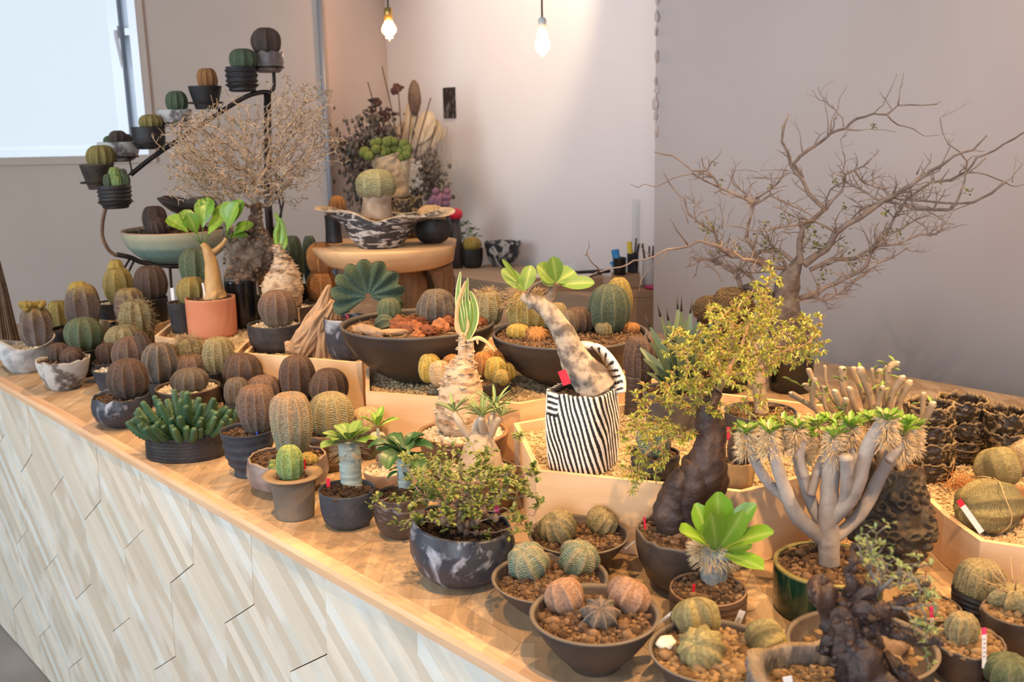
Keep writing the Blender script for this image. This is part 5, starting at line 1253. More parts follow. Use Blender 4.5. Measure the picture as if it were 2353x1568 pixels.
for cx, cy, sx, sy, n in ((2020, 1290, 24, 26, 60), (2075, 1320, 28, 22, 60), (1990, 1250, 18, 18, 30), (2120, 1370, 22, 22, 35), (2130, 1450, 20, 25, 25)):
    for _ in range(n): att.append(atd(rng.gauss(cx, sx), rng.gauss(cy, sy), Dr+rng.gauss(0, .02)))
N, par = colonize([atd(1990, 1390, Dr), atd(2005, 1375, Dr), atd(2015, 1360, Dr)], att, .006, .008, rng, 70, jit=.45)
mb = MB(); tips, R = branches(mb, N, par, .0007, .0032, 2.4); mb.build('twigs', m_pot('grey_twig', (.15, .13, .11), (.25, .22, .17), .8, 40), root, org=g)
mb = MB(); leaflets(mb, N, par, tips, rng, 260, .005, .0022, .8, 3); tag(mb.build('leaves', LF['grey'], root, org=g), kind='stuff')
plant_label(root, Vector((g.x-.044, g.y-.03, CT+hgt*.8)), CT+hgt*.8+.03, .009, PLAS_W, org=g, lean=(-.2, 0))
# ------------------------------------------------------------------ in the striped-pot tray
# striped grooved pot, a rounded four-sided block with an arching handle
f = onz(1340, 1092, gD); zg = Vector((f.x, f.y, gD))+away(f)*.052; D = math.hypot(zg.x, zg.y); top_ = atd(1340, 893, D); Hz = top_.z-gD; Rz = 84*sc(top_)
root = thing('zebra_pot', 'tall black and white grooved pot with an arched handle and a leaning lichen-grey trunk', 'potted plant', zg); rng = random.Random(31)
mb = MB(); V = []; A = []; seg = 220; NR = 40
for i in range(NR+6):
    t = min(1, i/NR); inn = i > NR
    for k in range(seg):
        a = 2*PI*k/seg; ca, sa = math.cos(a), math.sin(a); q = (abs(ca)**4+abs(sa)**4)**(-1/4.)
        u = a/(PI/2)+.5; face = int(u) % 4; fu = u-int(u)
        ph = (fu*(8 if face % 2 else 10)+t*4.2)
        if face == 2 and t > .72 and fu < .25: ph = t*26
        ph += .25*vnoise((ca*2, sa*2, t*3))
        gr = .5+.5*math.sin(ph*2*PI+.5*vnoise((ca*3, sa*3, t*5)))
        s_1 = Rz*(.97+.05*math.sin(t*PI))*(1+.03*vnoise((ca*2, sa*2, t*2)))*.84
        if inn: s_1 *= .86-.01*(i-NR); zq = Hz*(1-.05*(i-NR-1)); gr = .1
        else: s_1 += .0022*gr; zq = Hz*t*(1+.03*vnoise((ca*3, sa*3, 1))*t)
        V.append(zg+Matrix.Rotation(math.radians(62), 3, 'Z') @ Vector((ca*q*s_1, sa*q*s_1, zq))); A.append((gr, .5, t))
mb.add(V, [(i*seg+k, i*seg+(k+1) % seg, (i+1)*seg+(k+1) % seg, (i+1)*seg+k) for i in range(NR+5) for k in range(seg)]+[tuple(range(seg-1, -1, -1)), tuple((NR+5)*seg+k for k in range(seg))], A)
mb.build('pot', PL['zebra'], root, org=zg)
mb = MB(); P = spline([atd(x, y, D+dz) for x, y, dz in ((1418, 905, .0), (1418, 868, .01), (1402, 832, .015), (1370, 800, .03), (1330, 790, .04))], 8); n = len(P); V = []; A = []
for i, q in enumerate(P):
    tg = (P[min(i+1, n-1)]-P[max(i-1, 0)]).normalized(); sd = Vector((.35, -.94, 0)); sd = (sd-tg*sd.dot(tg)).normalized(); nn = tg.cross(sd); wd = .022*(1 if i < n-4 else 1-.12*(i-n+5)); th_ = .0035
    for (a_, b_) in ((-1, -1), (1, -1), (1, 1), (-1, 1)): V.append(q+sd*wd*a_+nn*th_*b_); A.append((.9 if b_ > 0 else .55+.3*math.sin(i*2), .5, 0))
mb.add(V, [(i*4+k, i*4+(k+1) % 4, (i+1)*4+(k+1) % 4, (i+1)*4+k) for i in range(n-1) for k in range(4)]+[(3, 2, 1, 0), tuple((n-1)*4+k for k in range(4))], A)
mb.build('arched_handle', PL['zebra'], root, org=zg)
mb = MB(); soil(mb, zg+Vector((0, 0, Hz*.9)), Rz*.72, 130, .005, rng); tag(mb.build('soil', SOILD, root, org=zg), kind='stuff')
mb = MB(); tuberprof(mb, None, pxbody(D, [(1372, 900, 44), (1352, 868, 42), (1328, 838, 37), (1312, 805, 31), (1298, 770, 26), (1278, 738, 23), (1258, 712, 22), (1240, 698, 18), (1215, 688, 13), (1198, 680, 8)]), rng, 36, .13, 45)
tuberprof(mb, None, pxbody(D, [(1372, 905, 22), (1374, 885, 26, -.01), (1360, 860, 20, -.01)]), rng, 20, .2, 60); tuberprof(mb, None, pxbody(D, [(1262, 715, 9), (1225, 706, 5), (1212, 710, 3)]), rng, 10, .2, 80)
mb.build('leaning_trunk', BARKM, root, org=zg)
mb = MB(); tube(mb, spline([atd(x, y, D) for x, y in ((1252, 712), (1262, 690), (1272, 668), (1282, 652))], 5), [.009, .0085, .008]+[.0075]*13, 10, (0, .5, 0), bump=.2, aa=1)
tube(mb, spline([atd(x, y, D) for x, y in ((1208, 684), (1222, 660), (1245, 648), (1262, 638))], 4), .0028, 6, (0, .5, 0), aa=1)
mb.build('side_branch', BARKR, root, org=zg)
mb = MB()
for (x, y, w_, bx, by) in ((1180, 640, 26, 1205, 668), (1213, 636, 24, 1205, 668), (1200, 655, 14, 1205, 668), (1175, 620, 10, 1192, 650), (1258, 628, 32, 1278, 650), (1300, 634, 36, 1278, 650), (1328, 650, 24, 1290, 655), (1275, 618, 26, 1278, 648), (1262, 645, 22, 1278, 652)):
    c = atd(bx, by, D); e = atd(x+(x-bx)*.55, y+(y-by)*.45, D+rng.uniform(-.02, .02)); k = sc(c); leaf(mb, c, e-c, (.1, -.75, .65), (e-c).length*1.15+.004, w_*k*1.55, .1, .2, .85, 8, None, 0, rng)
tag(mb.build('leaves', LF['mid'], root, org=zg), kind='stuff')
mb = MB(); e0 = atd(1302, 885, D-.04); box(mb, atd(1297, 868, D-.045), (.013, .0012, .024), R=Matrix.Rotation(-.35, 3, 'Y')); mb.build('plant_label', PLAS_R, root, False, org=zg)
p = cpot('gD1', 'small black pot with a beaded pale green cactus in the striped-pot tray', 1505, 1106, 1040, 56, 40, 'charcoal', 'cup', z=gD, ribs=3, ribamp=.015, group='pots standing in the cedar trays')
cac(p, 1503, 975, None, 40, 'teal', 9, amp=.09)
p = cpot('gD2', 'little ochre pot with a spiny rounded cactus and pink tag beside the black trunk', 1695, 1126, 1058, 38, 28, 'ochre', 'cup', z=gD, group='pots standing in the cedar trays')
cac(p, 1700, 1000, None, 28, 'brown', 9); lab(p, 1672, 982, 1010, PLAS_P, 10, tf=.9)
p = cpot('gD3', 'dark ribbed pot with a round brown cactus left of the spiky agave', 1466, 960, 862, 30, 32, 'umber', 'cyl', z=gD, ribs=8, ribamp=.03, group='pots standing in the cedar trays')
cac(p, 1472, 776, None, 39, 'brown', 14, amp=.08)
# agave
p = pot('agave', 'grey matte pot with a black-tipped blue-green agave', 1545, 1000, 895, 70, 58, 'slate', 'taper', z=gD, name='potted_agave', sn=200, group='pots standing in the cedar trays')
D = p['D']; rng = p['rng']; mb = MB(); ms = MB(); c = atd(1562, 905, D)
TIPS = [(1487, 850), (1478, 815), (1470, 790), (1493, 772), (1492, 735), (1516, 706), (1535, 716), (1557, 690), (1566, 692), (1587, 700), (1582, 742), (1605, 720), (1625, 735), (1640, 760), (1650, 700), (1665, 780), (1610, 790), (1588, 800), (1530, 780), (1548, 770)]
for i, (x, y) in enumerate(TIPS):
    e = atd(x, y, D+rng.uniform(-.05, .05) if i < 14 else D-.04); d = e-c; L = d.length; dn = d.normalized(); o_ = Vector((dn.x, dn.y, 0))*.012
    leaf(mb, c+o_, d, (0, -.4, 1), L*.95, .034, .28, 0, 1, 8, None, 0, rng, tipcut=1)
    q = c+o_+dn*L*.90; tube(ms, [q, q+dn*L*.06, q+dn*L*.16], [.0022, .0014, .0003], 6)
tag(mb.build('agave_leaves', LF['teal'], p['root'], org=p['g']), kind='stuff'); tag(ms.build('leaf_tip_spines', m_simple('black_spine', (.02, .012, .01), .5), p['root'], org=p['g']), kind='stuff')
p = pot('g745', 'grey cylinder pot with a pale corky trunk behind the yellow-green shrub', 1745, 1012, 944, 82, 62, 'slate', 'cyl', z=gD, name='potted_shrub', sn=320, group='pots standing in the cedar trays', sd=.12)
D = p['D']; rng = p['rng']; mb = MB(); tuberprof(mb, None, pxbody(D, [(1750, 948, 17), (1748, 925, 16), (1745, 895, 16), (1742, 860, 15), (1735, 820, 12), (1725, 780, 8)]), rng, 20, .14, 60); mb.build('trunk', BARKT, p['root'], org=p['g'])
att = [atd(rng.gauss(1725, 55), rng.gauss(770, 38), D+rng.gauss(0, .04)) for _ in range(110)]
N, par = colonize([atd(1735, 820, D), atd(1725, 780, D)], att, .012, .016, rng, 60, jit=.3)
mb = MB(); tips, R = branches(mb, N, par, .0008, .005, 2.5); mb.build('branches', BARKT, p['root'], org=p['g'])
mb = MB()
for i in range(2, len(N)):
    for k in range(4): leaf(mb, N[i], (rng.uniform(-1, 1), rng.uniform(-1, 1), rng.uniform(-.3, 1)), (0, 0, 1), rng.uniform(.009, .014), .003, .5, .6, .9, 3, None, 0, rng)
tag(mb.build('leaves', LF['yel'], p['root'], org=p['g']), kind='stuff')
# ------------------------------------------------------------------ two big black bowls and neighbours in the middle tray
BG = 'big black bowls of mixed cacti'
p = cpot('big1', 'big smoky black bowl with red lava rocks and low cacti, left of the pair', 966, 882, 740, 178, 52, 'bowl', 'bowl', z=gC, group=BG, name='cactus_bowl', sn=700, sd=.10, th=.006, rs=.004, seg=96)
cac(p, 893, 686, None, 28, 'green', 12, base=740, amp=.07); cac(p, 1000, 666, None, 42, 'grey', 12, dy=.04, amp=.10, lump=.12, wob=.05)
cac(p, 862, 716, None, 30, 'dark', 10, base=762, amp=.14, tilt=(1, 0, .35)); cac(p, 1120, 670, None, 35, 'olive', 10, dy=.02); spin_part(p, 90, .018, .75)
rng = p['rng']; mb = MB()
for (x, y, s_1) in ((914, 748, 26), (950, 752, 22), (995, 735, 24), (1010, 752, 24), (975, 738, 20), (1030, 740, 20), (985, 762, 22), (1100, 740, 20), (945, 735, 16), (1025, 720, 16), (960, 768, 16), (1090, 725, 14), (1110, 735, 14)):
    P = onz(x, y+10, p['zs']); mb = MB(); rock(mb, P+Vector((0, 0, s_1*sc(P)*.4)), s_1*sc(P)*.95, rng, 2, .5, (1.1, .9, .8), 2.2); mb.build('lava_rock', LAVA, p['root'], False, org=p['g'])
SLT = m_simple('slate_chip', (.20, .15, .11), .8, (.42, .26, .12), 12, bs=.4)
for x, y, s_1 in ((845, 762, 40), (905, 765, 26), (820, 755, 18)): P = onz(x, y+6, p['zs']); mb = MB(); rock(mb, P+Vector((0, 0, .006)), s_1*sc(P), rng, 2, .35, (1.3, .4, .35), 2); mb.build('slate_chip', SLT, p['root'], org=p['g'])
p = cpot('big2', 'big smoky black bowl with the large dark green globe cactus, right of the pair', 1310, 894, 762, 180, 60, 'bowl', 'bowl', z=gC, group=BG, name='cactus_bowl', sn=800, sd=.08, th=.006, rs=.004, seg=96)
cac(p, 1400, 656, None, 48, 'dark', 10, dy=.035, amp=.07, prof='globe'); cac(p, 1422, 639, None, 30, 'yellow', 12, dy=.115, prof='globe'); cac(p, 1330, 708, None, 42, 'brown', 12, base=768, amp=.1); cac(p, 1300, 715, None, 28, 'grey', 10, base=775); cac(p, 1390, 735, None, 22, 'olive', 12, base=772)
cac(p, 1208, 672, None, 44, 'yellow', 11, dy=.04, amp=.12); spin_part(p, 220, .03, .55, .0008); cac(p, 1215, 726, None, 24, 'orange', 10, base=765, amp=.14); cac(p, 1190, 745, None, 26, 'gold', 10, base=780, amp=.16); cac(p, 1232, 752, None, 26, 'orange', 11, base=783, amp=.18, tilt=(0, -.6, 1)); cac(p, 1280, 697, None, 24, 'olive', 14, dy=.08); cac(p, 1450, 742, None, 20, 'orange', 9, dy=.03, amp=.2); cac(p, 1245, 730, None, 18, 'teal', 8, base=760)
p = cpot('small3', 'small black bowl heaped with golden shrivelled cacti, between the two big bowls', 1090, 926, 868, 82, 60, 'charcoal', 'bowl', z=gC, name='cactus_bowl', sn=160, sd=.1)
for i, (cx, yt, hw, m, dy_) in enumerate(((985, 815, 26, 'gold', .0), (1010, 830, 24, 'pale', -.03), (1040, 815, 24, 'orange', .0), (1105, 810, 26, 'orange', .01), (1140, 822, 26, 'gold', -.01), (1132, 806, 24, 'orange', .03), (1165, 835, 20, 'gold', .0), (1150, 850, 20, 'yellow', -.04))):
    cac(p, cx, yt, None, hw, m, 8, dy=dy_, amp=.18, lump=.12, tilt=(.1*math.sin(i*3), .1*math.cos(i*5), 1), prof='globe')
# crested plant in the storm-blue pot
p = pot('crest', 'storm-blue vase with a fan-shaped crested green cactus', 799, 830, 728, 50, 32, 'storm', 'cup', z=gB, name='potted_crested_cactus', sn=110)
def crest(root, org, D, cx, cy, rad_px, m, rng, folds=9, a0=-30, a1=215, name='crest', rin=.10, thick=15):
    c = atd(cx, cy, D); k = sc(c); vw = away(c); side = Vector((vw.y, -vw.x, 0)); V = []; A = []; nu, nv = 900, 22
    mb = MB()
    for s_1 in (-1, 1):
        V = []; A = []
        for i in range(nu+1):
            u = i/nu; an = math.radians(a0+(a1-a0)*u); fold_ = math.sin(u*folds*2*PI)
            for j in range(nv+1):
                v = j/nv; rr = rad_px*k*(rin+(1-rin)*v)*(1+.16*abs(math.sin(u*folds*PI+.4*math.sin(u*9)))*v-.09)
                rib = math.sin(u*90*2*PI+3*vnoise((u*20, v*3, 1)))
                dep = fold_*.012*v**1.3+s_1*(thick*k*(math.sqrt(max(0, 1-(v-.55)**2/.22)) if v > .55 else 1)*(.55+.45*v)+.0019*rib*v)
                q = c+side*math.cos(an)*rr+Vector((0, 0, 1))*math.sin(an)*rr+vw*dep
                V.append(q); A.append((.5+.5*rib, .5, v))
        mb.add(V, [(i*(nv+1)+j, i*(nv+1)+j+1, (i+1)*(nv+1)+j+1, (i+1)*(nv+1)+j) for i in range(nu) for j in range(nv)], A)
    mb.build(name, CA[m] if isinstance(m, str) else m, root, org=org)
crest_m = m_cactus('crested_blue_green_skin', (.07, .15, .13), (.045, .085, .06), (.065, .10, .05), (.20, .27, .17), nb=14, bs=.12, ra=.95, p=(.25, .6, .95))
crest(p['root'], p['g'], p['D']-.005, 846, 680, 80, crest_m, p['rng'])
lab(p, 803, 722, 738, PLAS_R, 6, tf=.9, lean=(-.3, 0))
# ------------------------------------------------------------------ left trays
TG = 'pots standing in the cedar trays'
p = pot('terra', 'orange terracotta cylinder pot with a golden-barked trunk and round green leaves', 491, 779, 682, 56, 54, 'terra', 'cyl', z=gA, name='potted_tree', sn=140, sd=.06)
D = p['D']; rng = p['rng']; g = p['g']; mb = MB()
tuberprof(mb, None, pxbody(D, [(494, 684, 28), (492, 670, 24), (490, 645, 19), (486, 610, 15), (480, 585, 13), (472, 570, 9), (464, 560, 5)]), rng, 26, .07, 60); tuberprof(mb, None, pxbody(D, [(484, 582, 8), (500, 572, 6), (512, 560, 5), (520, 548, 4)]), rng, 12, .1, 80); tuberprof(mb, None, pxbody(D, [(490, 688, 14, -.02), (496, 676, 12, -.02), (505, 672, 5, -.015)]), rng, 14, .1, 80)
mb.build('trunk', BARKY, p['root'], org=g)
mb = MB(); ml = MB()
for (x, y, w_, bx, by) in ((405, 512, 30, 462, 560), (430, 500, 26, 462, 560), (468, 492, 36, 464, 560), (445, 520, 26, 462, 560), (505, 500, 36, 470, 560), (525, 515, 36, 520, 550), (535, 498, 34, 520, 550), (550, 530, 26, 520, 550), (490, 522, 26, 466, 560), (556, 520, 22, 520, 550), (520, 486, 26, 520, 550), (540, 545, 20, 520, 550)):
    b0 = atd(bx, by, D); e = atd(x, y, D+rng.uniform(-.03, .03)); md = b0.lerp(e, .55); k = sc(b0)
    tube(mb, [b0, b0.lerp(md, .5)+Vector((0, 0, .002)), md], [.0014, .0011, .001], 5); d = (e-b0).normalized(); leaf(ml, md, d+Vector((0, 0, .15)), (.0, -.5, .8), w_*k*2.0, w_*k*1.35, .12, .5, .7, 8, None, 0, rng)
mb.build('leaf_stalks', LF['mid'], p['root'], org=g); tag(ml.build('leaves', LF['lime'], p['root'], org=g), kind='stuff')
lab(p, 472, 650, 688, PLAS_W, 4, tf=.9, lean=(-.08, 0), dy=-.02)
p = cpot('gA1', 'charcoal pot with a yellow-green cactus tucked left of the terracotta pot', 424, 768, 693, 32, 26, 'charcoal', 'taper', z=gA, group=TG)
cac(p, 438, 637, None, 33, 'yellow', 9, amp=.1); lab(p, 398, 662, 694, PLAS_W, 8, tf=.95)
p = cpot('gA2', 'dark pot with the tall grey-green cactus behind the terracotta plant', 452, 735, 655, 26, 28, 'black', 'cup', z=gA, group=TG)
cac(p, 449, 571, None, 38, 'green', 10, amp=.08)
# black plastic pot with rugged caudex tree
p = pot('plL', 'tall black plastic pot with a rugged brown caudex and a dense tan twiggy crown', 560, 756, 642, 36, 30, 'plastic', 'cyl', z=gA, name='potted_caudex_tree', sn=60, sd=.05)
D = p['D']; rng = p['rng']; g = p['g']; mb = MB()
tuberprof(mb, None, pxbody(D, [(555, 645, 32), (555, 620, 34), (560, 590, 36), (575, 568, 40), (590, 555, 34), (592, 540, 20), (588, 515, 12), (588, 495, 11), (590, 470, 9)]), rng, 40, .28, 55)
tuberprof(mb, None, pxbody(D, [(575, 600, 34), (600, 585, 36), (620, 570, 26), (630, 560, 14)]), rng, 30, .28, 60); tuberprof(mb, None, pxbody(D, [(540, 600, 22), (532, 570, 20), (525, 545, 12), (518, 530, 5)]), rng, 20, .25, 60)
mb.build('caudex', BARKR, p['root'], org=g)
kn = MB()
for v in random.Random(3).sample(list(mb.V), 420):
    rock(kn, v, rng.uniform(.003, .008), rng, 1, .5, (1, 1, .9))
tag(kn.build('corky_knobs', BARKR, p['root'], org=g), kind='stuff')
att = []
for _ in range(2600):
    cx, cy, sx, sy = rng.choice([(480, 330, 60, 60), (560, 330, 65, 60), (650, 330, 60, 60), (470, 390, 45, 40), (690, 260, 45, 45), (640, 400, 50, 35), (720, 320, 40, 40), (540, 420, 60, 25), (430, 350, 35, 50)])
    x, y = rng.gauss(cx, sx*.75), rng.gauss(cy, sy*.75)
    if y > 480 or y < 165 or x < 352: continue
    att.append(atd(x, y, D+rng.gauss(0, .10)))
for x, y in ((388, 440), (372, 435), (790, 252), (805, 270), (640, 168), (700, 185), (700, 210), (355, 330), (745, 450), (800, 250), (510, 200), (400, 300), (660, 480), (690, 490)): att.append(atd(x, y, D))
st = [atd(590, 475, D), atd(588, 460, D)]
N, par = colonize(st, att, .014, .018, rng, 150, jit=.6)
N2, par2 = colonize([atd(520, 540, D), atd(515, 505, D), atd(512, 480, D)], [a for a in att if a.x < st[0].x-.04][:350], .018, .024, rng, 90, jit=.55)
mb = MB(); tips, R = branches(mb, N, par, .0010, .010, 2.5); tips2, R2 = branches(mb, N2, par2, .0011, .006, 2.4)
for i in range(4, len(N)):
    if rng.random() < .8:
        d = Vector((rng.uniform(-1, 1), rng.uniform(-1, 1), rng.uniform(-.6, 1))).normalized(); m_ = N[i]+d*.009; tube(mb, [N[i], m_, m_+(d+Vector((rng.uniform(-1, 1), 0, rng.uniform(-1, 1)))*.8).normalized()*.01], [.0011, .0009, .0004], 4, (0, .5, 0), cap=False)
mb.build('twiggy_crown', m_pot('tan_twig', (.33, .255, .185), (.47, .385, .30), .8, 30), p['root'], org=g)
mb = MB(); leaflets(mb, N, par, tips, rng, 900, .006, .004, .8, 2); tag(mb.build('leaves', LF['olive'], p['root'], org=g), kind='stuff')
# pots of the low back-left tray
p = cpot('gE1', 'dark pot with a tall knobbly yellow-green cactus at the back left', 262, 742, 694, 36, 28, 'charcoal', 'taper', z=gE, group=TG, soilm=GRAVW)
cac(p, 268, 617, None, 33, 'yellow', 8, amp=.12, lump=.08); c, r, h = p['last']; mb = MB(); cactus(mb, c+Vector((-.02, .045, h*.35)), .026, h*.85, 8, .1, 4, prof='tall'); mb.build('offset', CA['gold'], p['lasto'], org=p['g'])
p = cpot('gE2', 'big black pot with a reddish-brown straight-ribbed cactus below the celadon bowl', 345, 745, 684, 44, 38, 'black', 'cup', z=gE, group=TG)
cac(p, 342, 612, None, 36, 'brown', 12, amp=.07); lab(p, 372, 610, 690, m_simple('wood_stake', (.30, .2, .12), .8), 4, tf=.9, lean=(-.15, 0))
p = cpot('mid1', 'black pot with a stout purple-brown cactus, yellow on top, behind the shaggy one', 297, 825, 740, 34, 28, 'black', 'cup')
cac(p, 294, 664, None, 34, 'yelgrey', 10, amp=.08)
p = cpot('mid2', 'dark pot with a green-topped cactus wrapped in loose straw-like spines', 312, 838, 775, 38, 28, 'umber', 'cup')
cac(p, 310, 690, None, 36, 'olive', 10, amp=.14, lump=.1); spin_part(p, 200, .022, .1, .0008)
p = cpot('gB1', 'black flared pot with a round brown cactus beside the driftwood', 637, 811, 742, 63, 44, 'charcoal', 'cup', z=gB, group=TG, th=.006, soilm=GRAVW)
cac(p, 634, 668, None, 42, 'pink', 10, amp=.08); lab(p, 688, 708, 742, m_simple('bamboo_stake', (.5, .32, .12), .8), 3, tf=.9, dy=-.01)
# bulb plants of the middle-left tray
p = pot('gB2', 'brown pot with a pointed flaky bulb, orange-brown below and green leaf tip', 684, 762, 700, 46, 38, 'umber', 'cup', z=gB, name='potted_caudex_plant', sn=120, soilm=GRAVW)
D = p['D']; rng = p['rng']; mb = MB(); tuberprof(mb, None, pxbody(D, [(648, 700, 40), (648, 680, 46), (650, 655, 46), (652, 632, 38), (650, 610, 27), (645, 590, 15), (640, 575, 10), (636, 562, 8)]), rng, 40, .10, 70)
mb_c = mb; mb.build('bulb', BARKP, p['root'], org=p['g'])
fl_ = MB()
for v in random.Random(6).sample([v for v in mb_c.V], 150):
    rock(fl_, v, rng.uniform(.002, .0055), rng, 1, .5, (1.3, 1.3, .35))
tag(fl_.build('bark_flakes', BARKP, p['root'], org=p['g']), kind='stuff')
mb = MB()
for rows, W in (([(638, 570), (634, 540), (640, 510), (630, 488)], 12), ([(640, 572), (648, 545), (646, 515), (640, 500)], 16), ([(644, 575), (654, 560), (652, 530), (648, 512)], 12)): strap(mb, D-.005, rows, W*sc(p['g']), rng)
tag(mb.build('strap_leaves', LF['lime'], p['root'], org=p['g']), kind='stuff')
p = cpot('gB3', 'rough grey pot with a corky orange-brown columnar cactus behind the round brown one', 600, 738, 682, 36, 28, 'slate', 'cup', z=gB, group=TG)
cac(p, 612, 580, None, 28, 'orange', 8, amp=.08, prof='tall', dy=-.01)
p = cpot('gB4', 'dark pot with a tall green-brown barrel cactus behind the pointed bulb', 664, 724, 650, 34, 26, 'charcoal', 'cup', z=gB, group=TG)
cac(p, 668, 543, None, 26, 'green', 9, prof='tall', amp=.08)
p = cpot('gB5', 'dark pot with a narrow dark ribbed column left of the wooden slab', 712, 712, 655, 26, 22, 'black', 'cup', z=gB, group=TG)
cac(p, 710, 543, None, 18, 'dark', 8, prof='tall', amp=.12)
p = cpot('gB6', 'brown pot with a stack of orange-brown pumpkin-like cacti under the wooden slab', 742, 742, 690, 38, 30, 'brown', 'cup', z=gB, group=TG)
cac(p, 738, 622, None, 33, 'orange', 8, amp=.12); c, r, h = p['last']; mb = MB(); cactus(mb, c+Vector((0, 0, h*.85)), r*.95, h*1.0, 8, .12, 4, lump=.1); mb.build('upper_segment', CA['orange'], p['lasto'], org=p['g'])
# driftwood
f = onz(735, 824, gB); D = math.hypot(f.x, f.y)+.03; rng = random.Random(12); mb = MB()
for rows, am in (([(655, 800, 12), (680, 795, 17), (705, 770, 22), (725, 735, 20), (742, 700, 14), (752, 670, 8), (757, 655, 3)], .2), ([(690, 815, 16), (705, 790, 22), (728, 750, 26), (750, 715, 22), (765, 690, 12)], .2), ([(742, 822, 22), (742, 790, 24), (745, 755, 26), (755, 720, 20), (758, 690, 10)], .2), ([(768, 815, 14), (765, 780, 18), (762, 740, 20), (770, 700, 12)], .2)):
    tuberprof(mb, None, pxbody(D, rows), rng, 48, am*.6, 26, flute=.55)
o = mb.build('driftwood', m_grain('weathered_driftwood', (.27, .165, .09), (.46, .30, .175), 'z', sc_=1.2, rough=.8), None, org=Vector((f.x, f.y, gB))); tag(o, 'forked piece of weathered driftwood leaning up in the cedar tray', 'driftwood')
# ------------------------------------------------------------------ slab table
zS = 1.168; gS = onz(891, 560, zS); D = math.hypot(gS.x, gS.y); rS = 172*sc(gS)
root = thing('slab_table', 'small round table made of a thick raw wood slab on a gnarled stump', 'table', Vector((gS.x, gS.y, CT))); rng = random.Random(21)
mb = MB(); seg = 72; V = []; A = []
def outl(a): return rS*(1+.035*vnoise((math.cos(a)*1.3, math.sin(a)*1.3, 4)))*(1 if not -.3 < math.cos(a-.15)-1.0 < -.03 and True else 1)
for (z, f_) in ((-.062, .0), (-.062, .80), (-.055, .86), (-.022, .985), (-.004, 1.0), (0, .99), (0, 0)):
    for k in range(seg):
        a = 2*PI*k/seg; rr = max(.0002, outl(a)*f_); x_, y_ = math.cos(a)*rr, math.sin(a)*rr
        if f_ > .5: x_ = min(x_, rS*.90+.12*(z+.0)); 
        zz_ = z*(1+.25*vnoise((x_*8, y_*8, 1))) if z < -.01 else z
        if z < -.01 and x_ < 0: zz_ *= 1-.25*(-x_/rS)
        V.append((gS.x+x_, gS.y+y_, zS+zz_)); A.append((0, .5, 0))
mb.add(V, [(i*seg+k, i*seg+(k+1) % seg, (i+1)*seg+(k+1) % seg, (i+1)*seg+k) for i in range(6) for k in range(seg)], A)
mb.build('slab_top', m_grain('pale_slab_wood', (.62, .42, .23), (.50, .31, .16), 'x', sc_=.35, c3=(.46, .28, .14)), root, org=root.location)
mb = MB()
for rows in ([(950, 805, 40), (945, 740, 36), (950, 680, 38), (935, 630, 40), (930, 612, 40)], [(1005, 805, 34), (1000, 740, 30), (1012, 690, 26), (1018, 650, 24), (1010, 612, 34)], [(975, 800, 30, .06), (975, 700, 40, .06), (970, 615, 44, .06)], [(900, 800, 26, .04), (915, 720, 24, .04), (905, 612, 30, .04)]):
    tuberprof(mb, None, pxbody(D, rows), rng, 24, .22, 24)
mb.build('stump_leg', m_grain('dark_stump_wood', (.085, .045, .022), (.26, .14, .065), 'z', sc_=1, rough=.8), root, org=root.location)
SGp = 'pots on the wooden slab'
p = pot('bottle', 'small matte black bottle-shaped pot with a curled dry orange cactus, on the slab', 768, 560, 494, 19, 20, 'black', 'jar', z=zS, sn=20, sd=.03, group=SGp)
cac(p, 774, 450, 485, 18, 'orange', 10, amp=.25, prof='globe', dy=.0); 
mb = MB(); tube(mb, spline([atd(x, y, p['D']) for x, y in ((768, 494), (766, 482), (773, 468))], 5), .005, 8, (0, .5, 0), aa=1); mb.build('stalk', BARKG, p['root'], org=p['g'])
p = pot('wavebowl', 'wide wavy-winged bowl brushed black and white with a mushroom-shaped cactus on the slab', 874, 573, 497, 84, 44, 'wave', 'bowl', z=zS, sn=300, soilm=GRAV, rs=.003, sd=.20, th=.005, seg=120, group=SGp, wave=lambda a: (.030*math.cos(a+2.9)**2*(1 if math.cos(a+2.9) > 0 else .35)+.006*math.sin(5*a), .075*abs(math.cos(a))**3*(1.5 if math.cos(a) > 0 else 1)))
D = p['D']; rng = p['rng']; mb = MB()
tuberprof(mb, None, pxbody(D, [(866, 500, 38), (866, 485, 35), (866, 470, 32), (866, 455, 34), (866, 445, 36)]), rng, 30, .05, 60); mb.build('corky_trunk', m_pot('corky_grey_base', (.42, .34, .26), (.25, .17, .12), .85, 26, bs=.6), p['root'], org=p['g'])
t = atd(866, 388, D); b_ = atd(866, 462, D); mb = MB(); cactus(mb, b_, 45*sc(b_), t.z-b_.z, 8, .07, 4, pit=.0, lump=.04, spin=.3); mb.build('cactus', m_cactus('grey_green_bud_skin', (.20, .13, .09), (.26, .25, .13), (.27, .28, .15), (.42, .38, .22), nb=22, bs=.25, p=(.18, .4, .9)), p['root'], org=p['g'])
p = pot('blackbowl', 'round black bowl with a low corky cactus, right of the wavy bowl on the slab', 996, 560, 502, 41, 20, 'black', 'round', z=zS, sn=40, group=SGp)
cac(p, 990, 472, None, 34, 'pale', 12, amp=.12, prof='dome')
p = pot('cand', 'rough crusted pot with a thick corky trunk crowned by clustered green balls, rear of slab', 932, 548, 455, 44, 34, 'gold', 'cyl', z=zS, sn=60, rough=.1, group=SGp)
D = p['D']; rng = p['rng']; mb = MB()
